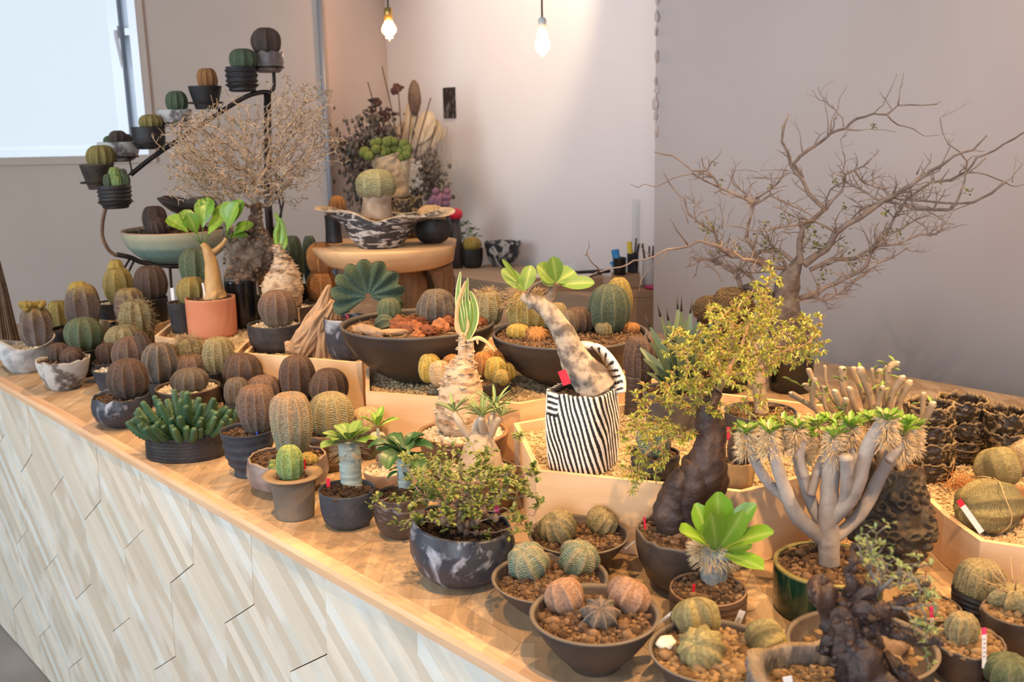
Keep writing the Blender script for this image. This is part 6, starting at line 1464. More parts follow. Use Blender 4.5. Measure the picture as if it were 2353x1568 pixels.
for rows in ([(915, 452, 26), (912, 420, 26), (905, 395, 30), (890, 372, 34), (885, 358, 36)], [(915, 425, 18), (922, 395, 20), (924, 370, 18), (925, 355, 12)], [(890, 385, 16), (870, 372, 14), (860, 362, 10)]):
    tuberprof(mb, None, pxbody(D, rows), rng, 28, .16, 60)
mb.build('corky_trunk', m_pot('fuzzy_corky_trunk', (.46, .34, .21), (.62, .50, .34), .9, 30, bs=1.0, bscale=140), p['root'], org=p['g'])
BALL = m_cactus('fresh_green_ball', (.13, .18, .05), (.20, .27, .06), (.30, .33, .09), (.34, .34, .15), bs=.05)
for i, (x, y, hw) in enumerate(((838, 350, 13), (845, 358, 11), (862, 342, 11), (875, 343, 10), (888, 342, 16), (872, 325, 9), (890, 326, 12), (905, 325, 9), (922, 332, 11), (918, 348, 14), (937, 342, 12), (938, 355, 10), (925, 362, 8), (900, 358, 8), (854, 348, 9), (930, 328, 8), (882, 352, 8), (860, 328, 8), (908, 340, 10), (896, 320, 8))):
    c = atd(x, y, D-.02+.01*math.sin(i*5)); r = hw*sc(c); mb = MB(); cactus(mb, c-Vector((0, 0, r)), r, 2*r, 8, .10, i, nv=12, seg_per=4, tilt=(.3*math.sin(i), .3*math.cos(i*2), 1)); mb.build('cactus_ball', BALL, p['root'], org=p['g'])
# ------------------------------------------------------------------ iron plant stand with spiral of pots, celadon bowl
DS = 3.42
def S(x, y, d=0): return atd(x, y, DS+d)
rt_ = thing('iron_plant_stand', 'curved black iron plant stand with rings climbing to the upper right of the window', 'plant stand', Vector((S(615, 400).x, S(615, 400).y, CT)), None); og = rt_.location
mb = MB(); b0 = S(616, 470); tube(mb, [Vector((b0.x, b0.y, CT+.002)), b0, S(615, 215)], .0125, 10); mb.build('post', IRON, rt_, org=og)
mb = MB(); tube(mb, spline([S(300, 402), S(350, 362), S(420, 315), S(500, 262), S(560, 225), S(595, 213), S(618, 212)], 6), .0075, 8); tube(mb, spline([S(618, 212), S(628, 205), S(630, 190), S(629, 168)], 5), .0058, 8); mb.build('rising_arm', IRON, rt_, org=og)
mb = MB(); tube(mb, spline([S(243, 478), S(236, 510), S(236, 545), S(250, 575), S(268, 588)], 6), .0058, 8); mb.build('curved_hook', RUSTY, rt_, org=og)
mb = MB(); tube(mb, spline([S(268, 585), S(300, 592), S(330, 604), S(400, 612), S(480, 610)], 5), .008, 8)
bz = S(405, 607).z
for (x0, y0, x1, y1) in ((300, 592, 272, 640), (310, 596, 285, 645)): tube(mb, [S(x0, y0), S(x1, y1)], .004, 6)
q = Vector((S(415, 600, .07).x, S(415, 600, .07).y, S(415, 600).z-.012))
pts = [q+Vector((math.cos(k/24*2*PI)*.105, math.sin(k/24*2*PI)*.105, 0)) for k in range(25)]; tube(mb, pts, .005, 6)
for a in (.6, 2.7, 4.7): tube(mb, [q+Vector((math.cos(a)*.105, math.sin(a)*.105, 0)), Vector((q.x+math.cos(a)*.12, q.y+math.sin(a)*.12, CT+.002))], .005, 6)
mb.build('bowl_ring', IRON, rt_, org=og)
mb = MB()
tube(mb, spline([S(634, 400), S(648, 415), S(650, 435), S(636, 440), S(630, 430), S(640, 455), S(646, 490), S(640, 520), S(625, 560)], 6), .0035, 6); tube(mb, spline([S(625, 440), S(650, 455), S(642, 500), S(622, 540), S(605, 560)], 6), .0035, 6); mb.build('curled_wire', IRON, rt_, org=og)
STG = 'small pots carried by the iron plant stand'
ST = [('s1', 'rough grey-brown pot with a tall brown ribbed cactus, highest on the iron stand', 618, 170, 120, 34, 24, 'smoke', 'round', dict(rough=.12), [(609, 64, 33, 'brown', 8, 0)], .02),
 ('s2', 'black ridged cup with a green cactus, second highest on the iron stand', 558, 214, 154, 36, 26, 'black', 'cup', dict(ribs=5, ribamp=.05), [(557, 112, 31, 'green', 9, 0)], -.02),
 ('s3', 'black tapered pot with a small shrivelled brown cactus, third from the top of the stand', 475, 254, 198, 38, 24, 'black', 'taper', {}, [(474, 157, 23, 'orange', 10, 0)], 0),
 ('s4', 'chalky white pot with a green-striped cactus, fourth from the top of the stand', 404, 296, 252, 37, 26, 'white', 'cup', dict(rough=.08), [(404, 209, 25, 'green', 10, 0)], .03),
 ('s5', 'black lobed pot with a flat golden cactus, in front of the window corner', 345, 346, 291, 37, 26, 'black', 'cup', {}, [(345, 263, 26, 'yellow', 11, 0)], -.01),
 ('s6', 'cream speckled bowl with a dark clustered cactus, under the window', 274, 375, 326, 43, 24, 'white', 'round', {}, [(270, 300, 20, 'brown', 9, 0), (252, 312, 14, 'green', 8, .02), (288, 308, 14, 'brown', 8, .01)], .06),
 ('s7', 'dark flared pot with a golden-brown cactus, farthest left on the stand', 228, 438, 377, 38, 22, 'umber', 'taper', {}, [(228, 334, 31, 'yellow', 11, 0)], .0),
 ('s8', 'dark beehive-ridged pot with a clump of small green cacti, lowest on the stand', 267, 482, 425, 37, 24, 'black', 'cup', dict(ribs=6, ribamp=.05), [(262, 384, 14, 'bright', 8, 0), (248, 400, 12, 'green', 8, 0), (280, 388, 11, 'green', 8, 0), (285, 400, 12, 'green', 8, -.01), (268, 404, 11, 'bright', 8, -.02)], -.08)]
for key, lb, x, yb, yr, wr, wb, m, kd, kw, cc, dd in ST:
    t = S(x, yr, dd); b_ = S(x, yb-3, dd); G = Vector((b_.x, b_.y, b_.z))
    p = pot(key, lb, x, yb, yr, wr, wb, m, kd, z=G.z, G=(G.x, G.y), group=STG, sn=40, rs=.003, H=t.z-b_.z, **kw)
    for (cx, yt, hw, cm, rb_, dy_) in cc: cac(p, cx, yt, None, hw, cm, rb_, dy=dy_, amp=.10)
    # holding ring and its spoke
    mb = MB(); rr = p['R']*.93+.004; zr = G.z+p['h']*.28 if key not in ('s1', 's4', 's6') else G.z+p['h']*.25
    tube(mb, [Vector((G.x+math.cos(k/24*2*PI)*rr, G.y+math.sin(k/24*2*PI)*rr, zr)) for k in range(25)], .0028, 6)
    arm = {'s1': (629, 168), 's2': (575, 222), 's3': (492, 268), 's4': (415, 318), 's5': (365, 352), 's6': (304, 398), 's7': (300, 400), 's8': (243, 478)}[key]
    A1 = S(*arm); dv = Vector((A1.x-G.x, A1.y-G.y, 0)); dv = dv.normalized() if dv.length > 1e-4 else Vector((1, 0, 0)); tube(mb, [Vector((G.x+dv.x*rr, G.y+dv.y*rr, zr)), A1], .0028, 6)
    mb.build('pot_ring', IRON, rt_, org=og)
qb = Vector((q.x, q.y, 0)); 
t = atd(408, 525, math.hypot(q.x, q.y)); zb = q.z+.0055
p = pot('celadon', 'wide celadon bowl with an orange rim, planted with small cacti, on the iron stand', 410, 606, 525, 126, 68, 'celadon', 'bowl', z=zb, G=(q.x, q.y), H=t.z-zb, name='cactus_bowl', sn=360, rs=.005, sd=.1, th=.007, seg=80)
cac(p, 352, 474, None, 27, 'brown', 9, dy=.0, amp=.09); cac(p, 364, 497, None, 19, 'brown', 9, dy=-.06, amp=.15, tilt=(0, -.5, 1)); cac(p, 425, 487, None, 22, 'orange', 9, dy=-.02); cac(p, 448, 489, None, 15, 'orange', 9, dy=.0)
# dark horn-shaped dish with a cactus behind the celadon bowl
c = atd(440, 492, p['D']+.18); mb = MB(); g = Vector((c.x, c.y, CT))
root = thing('horn_dish', 'dark boat-shaped dish with upturned tip holding a grey cactus behind the celadon bowl', 'bowl', g)
P = spline([atd(x, y, p['D']+.18) for x, y in ((366, 458), (380, 474), (405, 490), (440, 497), (480, 494), (505, 480))], 6); n = len(P); V = []; A = []
for i, q_ in enumerate(P):
    t = i/(n-1); wd = .075*math.sin(PI*(t*.94+.03))**.6; 
    for k in range(9): u = -1+2*k/8; V.append(q_+Vector((0, wd*u, .045*u*u*math.sin(PI*t))))
    for k in range(9): u = 1-2*k/8; V.append(q_+Vector((0, wd*u*.93, .045*u*u*math.sin(PI*t)+.006)))
mb.add(V, [(i*18+k, i*18+(k+1) % 18, (i+1)*18+(k+1) % 18, (i+1)*18+k) for i in range(n-1) for k in range(18)]+[tuple(range(17, -1, -1)), tuple((n-1)*18+k for k in range(18))])
mb.build('dish', PL['umber'], root, org=g)
mb = MB(); c2 = atd(462, 492, p['D']+.18); cactus(mb, Vector((c2.x, c2.y, c2.z+.005)), .055, .055, 9, .1, 3); mb.build('cactus', CA['grey'], root, org=g)
mb = MB(); b2 = atd(450, 497, p['D']+.18); tube(mb, [(b2.x, b2.y, CT+.001), (b2.x, b2.y, b2.z)], [.05, .03], 16); mb.build('pedestal', PL['umber'], root, org=g)
# second celadon pot below, with scratched drawing
t = atd(400, 636, DS+.05); mb = MB()
# ------------------------------------------------------------------ big bare tree at the right
p = pot('bigtree', 'black plastic pot with a huge bare-branched bonsai-like tree against the right wall', 1815, 906, 826, 51, 42, 'plastic', 'cyl', name='potted_tree', sn=160, sd=.05)
D = p['D']; rng = p['rng']; g = p['g']; mb = MB()
K_ = 2.3228
def T(x, y, d=0): return atd(1340+x/K_, 160+y/K_, D+d)
tuberprof(mb, None, pxbody(D, [(1812, 832, 42), (1812, 800, 48), (1812, 770, 48), (1810, 745, 42), (1808, 725, 34), (1806, 700, 30), (1806, 675, 28), (1810, 655, 29), (1816, 638, 24), (1824, 622, 18), (1832, 606, 12), (1838, 590, 8)]), rng, 44, .13, 34)
tuberprof(mb, None, pxbody(D, [(1712, 672, 16, .02), (1738, 668, 18, .01), (1770, 690, 18, 0), (1795, 720, 18, 0)]), rng, 20, .2, 40)
mb.build('caudex', m_pot('rugged_grey_caudex', (.10, .075, .06), (.30, .25, .21), .85, 16, bs=1.0, bscale=70, bd=.004), p['root'], org=g)
LIMBS = [
 (9, 2.5, [(1080, 1060), (990, 1050), (930, 1030), (850, 1012), (760, 965), (700, 935), (620, 915), (560, 945), (450, 960), (380, 1000), (270, 1020), (200, 1055), (90, 1080)], -.12), (3.5, 1.2, [(90, 1080), (50, 1035), (20, 990), (2, 985)], -.12), (2, .8, [(20, 990), (32, 950), (28, 915)], -.12), (2, .8, [(90, 1080), (40, 1100), (-10, 1120)], -.12), (2, .8, [(380, 1000), (320, 960), (265, 900)], -.1),
 (2.2, .8, [(450, 960), (420, 1010), (330, 1090), (300, 1180)], -.14),
 (10, 3, [(1110, 1080), (1060, 1010), (1000, 930), (975, 860)], .03),
 (9, 2.5, [(1150, 1050), (1050, 965), (950, 970), (880, 1010), (790, 1000), (730, 960), (700, 870), (620, 820), (560, 770), (540, 690), (510, 670), (430, 550)], .03),
 (15, 4, [(1160, 1040), (1155, 980), (1160, 900), (1170, 850), (1240, 790), (1290, 750), (1200, 660), (1165, 580), (1110, 510), (1060, 385), (1075, 290), (1095, 240)], 0),
 (8, 3, [(870, 900), (880, 830), (905, 740), (910, 720), (800, 660), (730, 630), (660, 540), (580, 540), (480, 460), (380, 440)], -.03), (9, 6, [(1000, 1050), (930, 1000), (870, 900)], -.02),
 (4, 1.3, [(730, 630), (640, 590), (580, 555), (480, 580), (390, 625), (330, 610), (290, 630), (250, 612)], -.05), (3, 1, [(660, 540), (690, 490), (738, 435)], -.05), (4, 1.2, [(905, 720), (860, 660), (800, 610), (790, 540), (930, 546)], .0), (3, 1, [(860, 690), (905, 605)], 0),
 (7, 2, [(910, 720), (1000, 670), (1100, 720), (1240, 790)], -.03), (5, 1.5, [(920, 690), (1000, 640), (1060, 575), (1110, 545)], .0), (3, 1, [(1060, 575), (990, 580), (910, 580)], .0), (3, 1, [(1090, 540), (1030, 535), (945, 540)], .02),
 (8, 2.5, [(1170, 580), (1125, 505), (1200, 430), (1270, 385), (1320, 340), (1400, 315), (1460, 262), (1550, 235), (1620, 240), (1680, 190), (1740, 188), (1890, 184)], .05), (3, 1, [(1550, 235), (1600, 190), (1640, 110), (1675, 25)], .05), (3, 1, [(1680, 190), (1690, 110), (1712, 18)], .05), (3.5, 1, [(1620, 240), (1680, 295), (1760, 315), (1820, 355), (1890, 350)], .05), (3, 1, [(1400, 318), (1470, 325), (1560, 320), (1670, 335)], .03),
 (3, 1, [(1390, 305), (1385, 260), (1340, 210), (1290, 168), (1255, 160), (1220, 105)], .05), (3, 1, [(1320, 335), (1330, 260), (1360, 210), (1370, 150), (1408, 82)], .04), (3, 1, [(1305, 345), (1300, 230), (1285, 160), (1252, 92)], .06), (3, 1, [(1170, 440), (1160, 360), (1135, 290)], .05),
 (16, 3, [(1180, 1040), (1300, 960), (1350, 870), (1480, 790), (1600, 700), (1680, 660), (1750, 620), (1830, 560), (1900, 520), (1980, 460), (2080, 430), (2155, 352)], .0),
 (9, 3, [(1210, 1070), (1330, 1010), (1450, 1010), (1530, 960), (1600, 900), (1660, 790), (1720, 700), (1860, 600), (1960, 590), (2050, 540), (2100, 470), (2200, 430), (2300, 370), (2353, 335)], .06), (4, 1.2, [(2050, 550), (2150, 560), (2250, 600), (2310, 625), (2370, 608)], .06), (2.5, 1, [(2290, 600), (2300, 560), (2345, 505)], .06),
 (6, 2.5, [(2250, 600), (2180, 660), (2080, 710), (1990, 715), (1900, 710), (1750, 700), (1640, 680), (1500, 740), (1400, 830), (1330, 900)], .04),
 (5, 1.5, [(1990, 715), (2035, 600), (2050, 490), (2010, 440), (1950, 400), (1920, 340), (1905, 260), (1925, 245)], .05), (8, 3, [(1990, 715), (1950, 750), (1780, 745), (1700, 720), (1560, 690), (1480, 640), (1400, 600), (1320, 640), (1290, 750)], .02),
 (11, 2.5, [(1140, 1230), (1250, 1190), (1350, 1140), (1450, 1090), (1510, 1050), (1530, 990), (1560, 940), (1680, 930), (1800, 880), (1890, 875), (1915, 845)], -.03), (6, 1.5, [(1150, 1220), (1230, 1220), (1310, 1225), (1390, 1180), (1480, 1110), (1530, 1070), (1640, 1010), (1720, 960), (1815, 975)], -.05), (4, 1.5, [(1230, 1215), (1300, 1250), (1305, 1280)], -.05),
 (5, 1.5, [(1590, 900), (1700, 850), (1780, 800), (1860, 770), (1912, 800)], 0), (4, 1.5, [(1720, 700), (1680, 740), (1835, 845)], 0),
 (7, 2.5, [(1290, 750), (1380, 650), (1400, 560), (1450, 535), (1525, 495)], .03), (5, 1.5, [(1450, 540), (1490, 600), (1600, 640), (1680, 740)], .04), (3, 1, [(1385, 600), (1390, 530), (1395, 460), (1375, 370), (1405, 350)], .05),
 (6, 2, [(1240, 790), (1150, 830), (1060, 840), (900, 860), (760, 830)], -.05), (5, 1.5, [(1350, 870), (1200, 800), (1080, 760), (1020, 720)], -.04),
 (12, 5, [(850, 1180), (830, 1120), (790, 1060), (730, 1040), (650, 1010), (600, 1010)], .04), (9, 3, [(915, 1190), (900, 1110), (830, 1070), (880, 1085), (960, 1080)], .04), (4, 1.5, [(740, 1130), (690, 1060), (640, 1020), (560, 1020)], .03),
 (4, 1.3, [(560, 940), (500, 860), (460, 790)], -.1), (3, 1, [(560, 820), (530, 740), (510, 670)], .03), (3, 1, [(600, 820), (590, 740), (640, 700)], .03), (3, 1, [(740, 850), (740, 760), (720, 700)], .02), (4, 1.5, [(700, 870), (650, 760), (540, 670)], .04),
 (4, 1.5, [(1750, 620), (1900, 540), (1960, 410), (1950, 370)], .02), (4, 1.5, [(1600, 640), (1550, 600), (1540, 565)], 0), (4, 1.3, [(1700, 660), (1780, 640), (1880, 660)], 0), (3, 1, [(1780, 560), (1818, 480)], 0), (4, 1.3, [(2150, 470), (2040, 560), (1960, 600)], .05)]
mb = MB(); nodes = []
for w0_, w1_, pts, dz in LIMBS:
    P = []
    for i, (x, y) in enumerate(pts): P.append(T(x, y, dz*min(1, i/3+.0)+.012*math.sin(i*2.1+pts[0][0])))
    Q = []
    for a_, b_ in zip(P, P[1:]):
        m_ = a_.lerp(b_, .5)+Vector((rng.uniform(-1, 1), rng.uniform(-1, 1), rng.uniform(-1, 1)))*(b_-a_).length*.06; Q += [a_, m_]
    Q.append(P[-1]); k = sc(P[0])/K_; n = len(Q); R_ = [k*1.32*(w0_+(w1_-w0_)*min(1, (i/(n-1))**.8)) for i in range(n)]; R_ = [r_*(1.12 if i % 4 == 0 else .98) for i, r_ in enumerate(R_)]
    tube(mb, Q, R_, 8 if w0_ > 5 else 6, (0, .5, 0), aa=1); nodes += [(q_, R_[i], (Q[min(i+1, n-1)]-Q[max(i-1, 0)]).normalized()) for i, q_ in enumerate(Q) if i > 1]
inner = [nn for nn in nodes if T(600, 500).x < nn[0].x < T(1950, 500).x and nn[0].z < T(1200, 560).z]
for _ in range(620):
    q_, r_, tg = rng.choice(inner if rng.random() < .72 else nodes); L = rng.uniform(.012, .07); d = (tg*.5+Vector((rng.uniform(-1, 1), rng.uniform(-1, 1), rng.uniform(-.3, 1)))).normalized(); pts = [q_]
    if q_.x < T(600, 500).x and L > .03: continue
    for i in range(3): pts.append(pts[-1]+d*L/3); d = (d+Vector((rng.uniform(-1, 1), rng.uniform(-1, 1), rng.uniform(-1, 1)))*.45).normalized()
    r1_ = min(r_*.6, .0018); tube(mb, pts, [r1_, r1_*.85, r1_*.7, r1_*.3], 5, (0, .5, 0), cap=False, aa=1)
    if L > .035: tube(mb, [pts[2], pts[2]+Vector((rng.uniform(-1, 1), rng.uniform(-1, 1), rng.uniform(-.4, 1))).normalized()*L*.4], [r1_*.6, r1_*.3], 4, (0, .5, 0), cap=False)
mb.build('bare_limbs', m_pot('grey_tan_bark', (.20, .15, .12), (.36, .29, .24), .8, 22, bs=.5), p['root'], org=g)
mb = MB()
for (x, y, n_, s_1) in ((1080, 900, 0, 0), (650, 850, 26, 16), (830, 960, 22, 20), (960, 910, 26, 25), (1040, 1010, 40, 30), (1230, 920, 46, 35), (1270, 950, 30, 20), (1210, 830, 20, 18), (720, 960, 16, 20), (1075, 800, 14, 15), (1400, 930, 18, 30), (1400, 740, 10, 10), (1670, 870, 18, 20), (1610, 770, 10, 10), (1000, 630, 8, 8), (735, 600, 6, 8), (2058, 655, 10, 8), (1545, 303, 10, 8), (1300, 1060, 12, 20), (1440, 1055, 20, 20), (1290, 1130, 16, 25), (1530, 1010, 10, 15), (690, 500, 5, 6), (1900, 600, 4, 8), (1350, 590, 5, 6), (970, 820, 10, 10)):
    for _ in range(n_):
        c = T(rng.gauss(x, s_1), rng.gauss(y, s_1), rng.gauss(0, .03)); leaf(mb, c, (rng.uniform(-1, 1), rng.uniform(-1, 1), rng.uniform(-.5, 1)), (0, 0, 1), rng.uniform(.007, .012), rng.uniform(.005, .008), .2, .3, .9, 3, None, 0, rng)
tag(mb.build('tiny_leaves', LF['olive'], p['root'], org=g), kind='stuff')
# crested brown cactus left of the tree
p = pot('crest2', 'black pot with a broad brown brain-like crested cactus behind the agave', 1665, 905, 772, 60, 44, 'black', 'cup', name='potted_crested_cactus', sn=80)
mb = MB(); V, Fs = IC3; V, Fs = icos(5)
c1 = atd(1628, 712, p['D']-.01); c2_ = atd(1680, 705, p['D'])
for cc_, rr_ in ((c1, 34), (c2_, 48)):
    k = sc(cc_); out = []; A = []
    for v in V:
        f_ = noise.noise(v*2.2+Vector((rr_, 0, 0))); w2 = math.sin((v.x*9+v.y*5+f_*9)*2.6+v.z*4); out.append(cc_+Vector((v.x*1.05, v.y, v.z*.95))*rr_*k*(1+.12*f_+.035*w2)); A.append((.5+.5*w2, .4, .5+.5*v.z))
    mb.add(out, Fs, A)
mb.build('crest', m_cactus('brown_crest_skin', (.05, .035, .022), (.10, .065, .035), (.17, .115, .055), (.40, .27, .12), bs=.05, ra=.9), p['root'], org=p['g'])
mb = MB(); tuberprof(mb, None, pxbody(p['D'], [(1655, 785, 34), (1655, 750, 44), (1655, 725, 40)]), p['rng'], 24, .1, 40); mb.build('neck', CA['brown'], p['root'], org=p['g'])
# ------------------------------------------------------------------ things on the back shelf
BS = 'small pots on the back shelf'
p = cpot('bs1', 'small black pot with a yellow-topped dome cactus on the back shelf', 1086, 617, 571, 25, 17, 'black', 'cup', group=BS, sn=20)
cac(p, 1084, 545, None, 21, 'gold', 10, amp=.06)
p = pot('bs2', 'small dark pot with bright green leafy rosettes behind the dome cactus on the shelf', 1058, 604, 560, 26, 18, 'charcoal', 'cup', group=BS, sn=20, name='potted_succulent')
mb = MB(); rng = p['rng']
for (x, y) in ((1050, 515), (1070, 512), (1085, 525), (1045, 535), (1065, 535), (1090, 540), (1058, 548), (1078, 548), (1040, 520)): rosette(mb, atd(x, y+6, p['D']), 8, .034, .02, rng, .8, .2)
tag(mb.build('leaves', m_leaf('fresh_green_leaf', (.06, .17, .04), (.12, .26, .06), (.2, .35, .1)), p['root'], org=p['g']), kind='stuff')
cpot('bs3', 'empty black and white marbled bowl on the back shelf against the white wall', 1156, 614, 556, 42, 22, 'marble', 'bowl', group='small pots on the back shelf', sn=None, rough=.06, depth=.8, name='marbled_bowl').get('root')['category'] = 'bowl'
Dq = 4.60; c = atd(1006, 458, Dq); rng = random.Random(3)
root = thing('pink_plant', 'blurry pot of pinkish purple clustered succulent heads at the foot of the dried flowers', 'potted plant', Vector((c.x, c.y, CT)))
mb = MB(); lathe_pot(mb, (c.x, c.y, CT), atd(1006, 485, Dq).z-CT, .055, .04, 'cyl', seed=1); mb.build('pot', PL['slate'], root, org=root.location)
mb = MB()
for k in range(26): rock(mb, atd(1006+rng.gauss(0, 13), 462+rng.gauss(0, 11), Dq), .017, rng, 1, .2)
tag(mb.build('succulent_heads', m_simple('mauve_succulent', (.40, .17, .22), .6, (.20, .12, .17), 20), root, org=root.location), kind='stuff')
mb = MB(); c = atd(1046, 492, Dq); V, Fs = IC3; mb.add([Vector((v.x*.034, v.y*.034, v.z*.03+(.010 if v.z < 0 else 0)*0)) for v in V], Fs); 
P0 = Vector((c.x, c.y, CT)); bd = MB(); tube(bd, [P0, Vector((c.x, c.y, c.z-.02))], [.03, .022], 16)
o = bd.build('red_timer', m_simple('dark_stand', (.05, .04, .04), .5), None, org=P0); tag(o, 'small glossy red ball on a dark stand on the shelf', 'ornament')
b_ = MB(); V, Fs = IC3; b_.add([c+Vector((v.x*.036, v.y*.036, v.z*.028)) for v in V], Fs); b_.build('red_ball', m_simple('glossy_red', (.70, .02, .05), .2), o, org=P0); o.name = 'ball_ornament'
# boxes, papers, cups
CARD = m_simple('kraft_cardboard', (.30, .175, .095), .85, (.34, .21, .12), 6); PAP = m_simple('white_paper', (.80, .78, .76), .7)
def pbox(name, label, x0, x1, yt, ybm, dist, dep, m, cat, zb=CT, lid=False, group=None):
    a = atd(x0, yt, dist); b = atd(x1, yt, dist); w_ = (b-a).length; g = Vector(((a.x+b.x)/2, (a.y+b.y)/2, zb)); zt = a.z; h = max(.01, zt-zb); root = thing(name, label, cat, g, group)
    mb = MB(); bevelbox(mb, (0, 0, h/2-(.0 if not lid else .006)), (w_, dep, h-(0 if not lid else .012)), 0, .0015); o = mb.build('box_body', m, root, False); R_ = math.atan2(b.y-a.y, b.x-a.x); o.rotation_euler = (0, 0, R_)
    if lid: mb = MB(); bevelbox(mb, (0, 0, h-.0125), (w_+.006, dep+.006, .025), 0, .0015); o2 = mb.build('lid', m, root, False); o2.rotation_euler = (0, 0, R_)
    root['h'] = 0; del root['h']; return root, g, zt, R_
_, gb, zb1, RB = pbox('cardboard_cabinet', 'tall brown cardboard storage unit at the end of the shelf by the grey wall corner', 1410, 1520, 662, 760, 3.67, .12, CARD, 'box', .001, True)
_, gc, zb2, _ = pbox('cardboard_box', 'small brown cardboard box carrying the cups, on the tall storage unit', 1405, 1470, 630, 680, 3.72, .10, CARD, 'box', zb1+.0005, False)
_, gd, zb3, _ = pbox('shallow_box', 'flat wide cardboard box under the loose papers on the back shelf', 1212, 1384, 634, 670, 3.98, .17, CARD, 'box', CT+.0005)
mb = MB(); rng = random.Random(8)
for k in range(4): box(mb, (gd.x-.05+k*.04, gd.y+.0, zb3+.0015+k*.0016), (.15, .11, .001), rz=k*.35)
for x, y, an in ((1285, 602, .4), (1310, 608, -.5)): c = atd(x, y+6, 4.0); box(mb, Vector((c.x, c.y, zb3+.024)), (.075, .001, .04), rz=an, R=Matrix.Rotation(an, 3, 'Y'))
tag(mb.build('loose_papers', PAP, None, False), 'loose white sheets and crumpled paper on the flat box', 'paper', kind=None)
mb = MB(); c = atd(1350, 622, 3.98)
for k in range(3): bevelbox(mb, (c.x+.035*k-.03, c.y+.01*k, zb3+.009), (.11, .028, .014), .15+.1*k, .003)
tag(mb.build('tool_case', PL['plastic'], None), 'low heap of black plastic tools on the flat box', 'tools')
def cup(name, label, x, yt, hw, dist, zb, m, cat='cup', sticks=()):
    c = atd(x, yt, dist); g = Vector((c.x, c.y, zb)); root = thing(name, label, cat, g, 'cups of tools on the back shelf'); mb = MB(); lathe_pot(mb, g, c.z-zb, hw*sc(c), hw*sc(c)*.9, 'cyl', seg=24, depth=.7, th=.002); mb.build('cup_body', m, root, org=g)
    for (nm, xx, yy, wpx, mm) in sticks:
        e = atd(xx, yy, dist); mb = MB(); tube(mb, [Vector((g.x+(e.x-g.x)*.2, g.y, zb+.01)), e], wpx*sc(e)*.5, 6); mb.build(nm, mm, root, org=g)
    return root
BLU = m_simple('bright_blue_plastic', (.01, .22, .55), .4)
cup('tool_cup', 'black cup holding a bright blue brush on the small cardboard box', 1424, 592, 15, 3.70, zb2+.0005, PL['plastic'], sticks=(('blue_brush', 1413, 574, 18, BLU), ('blue_handle', 1404, 602, 8, BLU)))
cup('tool_cup', 'dark grey tumbler with a yellow-handled knife and pens on the small cardboard box', 1454, 582, 13, 3.76, zb2+.0005, PL['charcoal'], sticks=(('yellow_handle', 1446, 556, 12, PLAS_Y), ('pen', 1462, 548, 4, PL['umber']), ('pen', 1468, 560, 6, PL['plastic'])))
GL_ = m_simple('cloudy_jar_plastic', (.52, .50, .47), .3)
cup('brush_jar', 'cloudy jar with brushes at the right end of the tall storage unit', 1493, 594, 17, 3.74, zb1+.0005, GL_, 'jar', sticks=(('brush', 1476, 560, 5, PL['brown']), ('brush', 1492, 566, 4, PL['umber']), ('brush', 1502, 565, 5, PL['umber'])))
c = atd(1497, 658, 3.64); mb = MB(); bevelbox(mb, (c.x, c.y+.0, zb1+.008), (.045, .03, .012), -.8, .002); tag(mb.build('pink_packet', m_simple('magenta_packet', (.42, .03, .12), .4), None), 'small magenta packet on the tall storage unit', 'packet')
mb = MB(); c = atd(1463, 459, 4.05); zz = CT+.001; tube(mb, [Vector((c.x-.0, c.y, zz)), Vector((c.x, c.y, c.z))], .0005, 4)
box(mb, (c.x, c.y+.02, (zz+c.z)/2), (.032, .0025, c.z-zz))
m_, nt_, b_1 = mat('clear_ruler_plastic'); b_1.inputs['Base Color'].default_value = (.8, .8, .8, 1); b_1.inputs['Alpha'].default_value = .35; b_1.inputs['Roughness'].default_value = .2
for k in range(26): box(mb, (c.x+.008, c.y+.018, zz+.02+k*(c.z-zz-.03)/26), (.012 if k % 5 else .02, .0006, .0012), mi=1)
tag(mb.build('clear_ruler', [m_, INK], None, False), 'tall clear plastic ruler standing upright against the white wall', 'ruler')
# small framed photo on the middle wall
def onwall(x, y, P0, nrm):
    d = ray(x, y); t = (Vector(P0)-O3).dot(nrm)/d.dot(nrm); return O3+d*t
W0 = onwall(1022, 202, C0, PN); W1 = onwall(1048, 200, C0, PN); W2 = onwall(1022, 272, C0, PN)
g = (W1+W2)/2-PN*.006; mb = MB(); box(mb, (0, 0, 0), ((W1-W0).length, .008, (W0-W2).length), 0); m_, nt, b = mat('dark_photo_print'); v = coord(nt)
c_ = mix(nt, ramp(nt, noi(nt, mapp(nt, v, (1, 1, .5)), 26, 5), [(.52, (0, 0, 0)), (.72, (1, 1, 1))]), (.012, .010, .010), (.32, .30, .30)); nt.links.new(c_, b.inputs['Base Color']); b.inputs['Roughness'].default_value = .3
o = mb.build('photo_print', m_, None, False); o.location = g; o.rotation_euler = (0, 0, math.atan2(DE.y, DE.x)); tag(o, 'small dark vertical photo print stuck on the white wall', 'picture')
